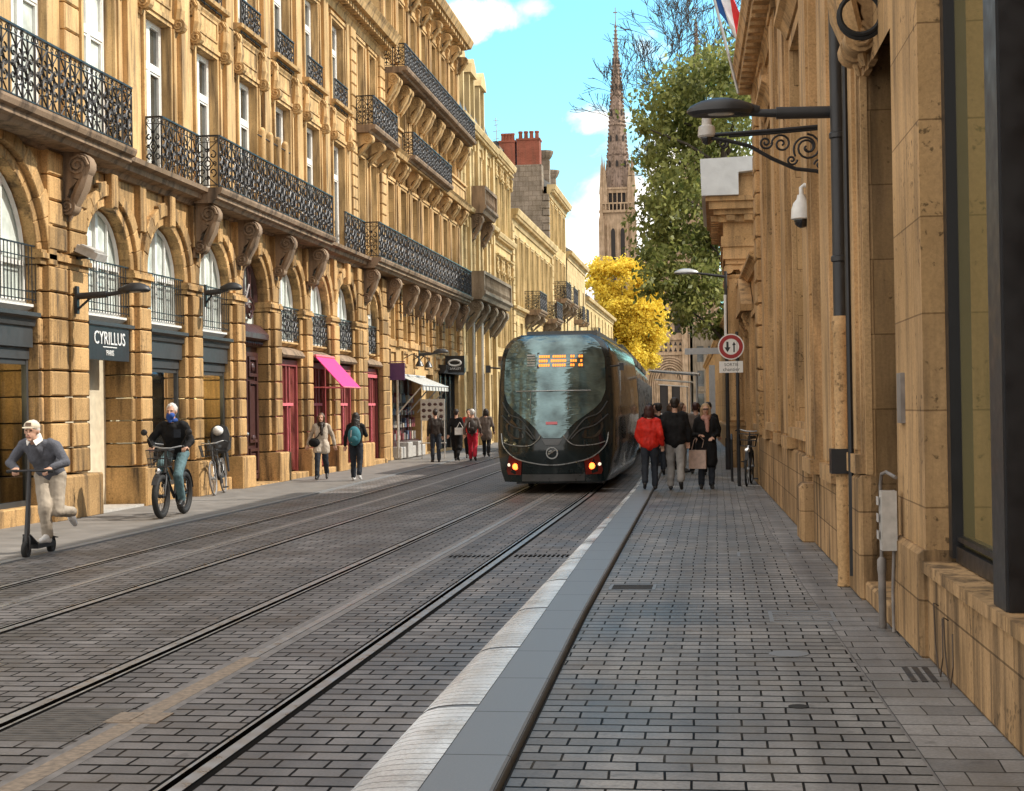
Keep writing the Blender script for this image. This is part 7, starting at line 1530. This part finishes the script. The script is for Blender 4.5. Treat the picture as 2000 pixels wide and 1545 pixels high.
person('man in cream cap, grey jumper and pale trousers riding the kick scooter', (sx, sy, 0), .03, J, CL['greyknit'], CL['khaki'], 'grey', 'short', 'shoe_white', vox=.012, grip=((-.3, -1, -.25), (.3, -1, -.25)), extra=cap_collar)

# walkers
def shoulder_bag(m, c, s=(.15,.07,.12), strap=True, lab='black shoulder bag at the hip of the woman in the pale beige coat'):
    def fn(root, V, hp):
        t = MB(); t.ball(c, s, 12, 9); o = obj('bag', t, m, root, smooth=60)
        if strap: t = MB(); t.tube([(c[0], c[1]-.02, c[2]+s[2]*.6), (c[0]*.4, -.155, 1.15), (-c[0]*.55, -.08, 1.42), (-c[0]*.6, .08, 1.40)], .012, 5); obj('strap', t, m, o)
        o.name = 'shoulder_bag'; free(o, root, lab, 'bag')
    return fn
def scarf_f(m, nxt=None):
    def fn(root, V, hp):
        t = MB(); t.ball(V['neck']+Vector((0, -.02, .0)), (.11, .105, .075), 14, 8); t.capsule(V['neck']+Vector((.02, -.1, -.03)), V['chest']+Vector((.03, -.15, -.05)), .05, .04, 10); o = obj('scarf', t, m, root, smooth=180); rm(o, .014, 3)
        if nxt: nxt(root, V, hp)
    return fn
def backpack(m, lab):
    def fn(root, V, hp):
        t = MB(); t.ball((0, .19, 1.15), (.175, .12, .25), 14, 10); t.ball((0, .27, 1.08), (.11, .06, .10), 10, 8); o = obj('backpack', t, m, root, smooth=60)
        t = MB(); t.tube([(.05, .26, .98), (.06, .3, 1.15), (.05, .27, 1.3)], .02, 6); obj('pocket_strip', t, M['silver'], o); free(o, root, lab, 'backpack')
    return fn
LP = ZP
J = walk(J0(), .22, 'R'); J['haL'] = (.34, .05, .90); J['haR'] = (-.36, -.04, .92); J['elL'] = (.29, .06, 1.14); J['elR'] = (-.30, .04, 1.14)
person('woman in pale beige coat with black shoulder bag walking towards us by the red shop', (-9.25, 35.3, LP), .12, J, CL['beigecoat'], CL['darkjean'], 'brown', 'bob', long=.35, sleeve=CL['sleeve'], extra=scarf_f(CL['leather'], shoulder_bag(CL['black'], (-.17, -.15, .98))), sc=.90)
J = J0(); J = walk(J, .10, 'L'); J['haR'] = (-.10, -.18, 1.34); J['elR'] = (-.25, -.08, 1.16)
person('long-haired woman walking away in a black top with a teal backpack, before the red shop', (-8.25, 34.6, LP), pi, J, CL['black'], CL['darkjean'], 'dark', 'long', 'shoe_white', extra=backpack(CL['teal'], 'teal backpack on the back of the long-haired woman before the red shop'), sc=.90, vox=.015)
J = walk(J0(), .16, 'R'); J['anR'] = (-.1, -.05, .09); J['toeR'] = (-.11, -.2, .04); J['haL'] = (.20, .0, .98); J['haR'] = (-.26, -.02, .92)
person('auburn-haired woman in a bright red jacket seen from behind, walking beside the tram', (-1.28, 29.3, .05), pi, J, CL['redp'], CL['darkjean'], 'auburn', 'bob', bulk=1.18, sc=.92)
J = walk(J0(), .20, 'L'); J['haL'] = (.22, -.1, .95); J['haR'] = (-.24, -.05, .93); J['anR'] = (-.1, .16, .20); J['toeR'] = (-.11, .10, .06)
person('broad person in black jacket and light grey trousers seen from behind', (-.80, 29.5, .013), pi, J, CL['black'], CL['greytr'], 'dark', 'short', bulk=1.2, sc=1.02)
J = J0(); J['haR'] = (-.14, -.20, 1.10); J['elR'] = (-.27, -.02, 1.10); J['haL'] = (.12, -.22, 1.05)
def tote(root, V, hp):
    scarf_f(CL['pinkscarf'])(root, V, hp)
    t = MB(); t.prism([(-.36, -.10, .42), (-.02, -.22, .42), (-.02, -.22, .80), (-.36, -.10, .80)], (.02, .09, 0)); o = obj('tote_bag', t, CL['bag'], root); t = MB()
    for x in (-.30, -.1): t.tube([(x, -.12, .8), (x+.05, -.14, 1.0), (-.16, -.16, 1.1)], .008, 5)
    obj('handles', t, CL['bag'], o); free(o, root, 'pale pink tote bag held by the woman in the pink scarf', 'bag')
    g = MB(); g.box(-.055, .055, hp(0, -.1, 0).y-.008, hp(0, -.1, 0).y, hp(0, 0, .0).z, hp(0, 0, .026).z); obj('sunglasses', g, M['black'], root)
person('woman in black coat, pink scarf and dark glasses holding a pale tote bag', (-.22, 30.1, .013), .05, J, CL['black'], CL['darkjean'], 'blond', 'bob', long=.9, extra=tote, sc=.95, bulk=1.05)
for lab, loc, hd, J, top, leg, hr, hs, kw in (
 ('dark-clothed person standing by the post rack with a printed display, facing the bookstall', (-8.55, 46.3, LP), R(200), J0(), CL['leather'], CL['darkjean'], 'dark', 'short', {}),
 ('person in a long black coat holding a white bag under the black hanging sign', (-8.0, 46.9, LP), R(170), walk(J0(), .2), CL['black'], CL['black'], 'dark', 'short', dict(long=1.2)),
 ('person in dark clothes with a red top showing, next to the long black coat', (-7.95, 49.0, LP), 0, walk(J0(), .2), CL['redp'], CL['black'], 'dark', 'short', {}),
 ('white-haired person in bright red trousers with a dark backpack, on the left pavement', (-7.45, 46.6, LP), pi, walk(J0(), .18), CL['browncoat'], CL['redtr'], 'grey', 'short', dict(extra=backpack(CL['leather'], 'dark backpack on the back of the white-haired person in red trousers'))),
 ('person in a grey brown coat walking away nearest the tram on the left pavement', (-7.6, 50.4, LP), pi, walk(J0(), .2), CL['browncoat'], CL['black'], 'dark', 'bob', dict(long=.5)),
 ('dark-clothed person ahead of the red jacket, head showing above it', (-1.35, 36.0, .013), pi, walk(J0(), .2), CL['black'], CL['darkjean'], 'dark', 'short', {}),
 ('person in a pale grey coat standing sideways behind the black jacket', (-.85, 37.5, .013), R(70), J0(), CL['greycoat'], CL['greytr'], 'brown', 'bob', dict(long=.6)),
 ('dark-haired person in black behind the woman with the pink scarf, left one', (-.50, 36.5, .013), pi, walk(J0(), .15), CL['browncoat'], CL['black'], 'auburn', 'short', {}),
 ('person in black behind the woman with the pink scarf, right one', (-.20, 35.6, .013), pi, walk(J0(), .15), CL['black'], CL['black'], 'dark', 'short', {}),
 ('dark-clothed person close behind the black jacket, left of the pale grey coat', (-1.15, 38.8, .013), pi, walk(J0(), .2), CL['black'], CL['black'], 'brown', 'bob', {}),
 ('person in white top walking towards us far back beside the tram', (-1.62, 41.0, .013), 0, walk(J0(), .2), CL['white'], CL['darkjean'], 'dark', 'short', {}),
 ('person in grey coat far back, just left of the grey information post', (-.55, 43.0, .013), pi, walk(J0(), .2), CL['greycoat'], CL['black'], 'dark', 'bob', {}),
 ('distant person in dark clothes before the tram stop shelter, left of the crowd', (-1.9, 44, .013), pi, walk(J0(), .2), CL['black'], CL['darkjean'], 'dark', 'short', {}),
 ('distant person in brown coat before the tram stop shelter, right of the crowd', (-1.1, 47, .013), 0, walk(J0(), .2), CL['browncoat'], CL['black'], 'brown', 'short', {})):
    person(lab, loc, hd, J, top, leg, hr, hs, vox=.02, sc=.92 if loc[0] < -5 else .97, **kw)
# card rack outside the bookstall
rk = thing('card_rack', 'white display rack of dark cards standing outside the striped-awning shop', 'display rack', (-9.2, 49.4, LP)); q = MB(); q.box(-.4, .4, -.03, .03, 1.25, 1.95); q.tube([(-.38, 0, 0), (-.38, 0, 1.3)], .02, 6); q.tube([(.38, 0, 0), (.38, 0, 1.3)], .02, 6); q.box(-.42, .42, -.1, .1, .5, .53); obj('board', q, M['kerbl'], rk)
for k in range(4):
    for j in range(3): q = MB(); q.ball((-.29+k*.19, -.035, 1.38+j*.2), (.07, .02, .045+.02*((k+j) % 2)), 8, 5); obj('card', q, M['maroon'], rk)
sp_ = thing('screen_posts', 'four pale round-topped posts joined by a thin rod on the long first-floor balcony', 'posts', (-9.92, 34.0, 6.06))
for k in range(4): q = MB(); q.tube([(0, -.95+k*.62, 0), (0, -.95+k*.62, 1.82)], .085, 10); q.ball((0, -.95+k*.62, 1.82), .085, 10, 7); obj('post', q, M['ochre_plain'], sp_, smooth=50)
q = MB(); q.tube([(.02, -1.3, 1.68), (.02, 1.25, 1.68)], .016, 6); obj('rod', q, M['dkgrey'], sp_)
# handbag of the long black coat
q = MB(); q.box(-.16, .16, -.05, .05, -.11, .11); q.tube([(-.1, 0, .1), (0, 0, .28), (.1, 0, .1)], .012, 6); tag(obj('handbag', q, CL['white'], None, (-7.85, 46.65, .95), (0, 0, .2)), 'small white handbag held by the person in the long black coat', 'handbag')
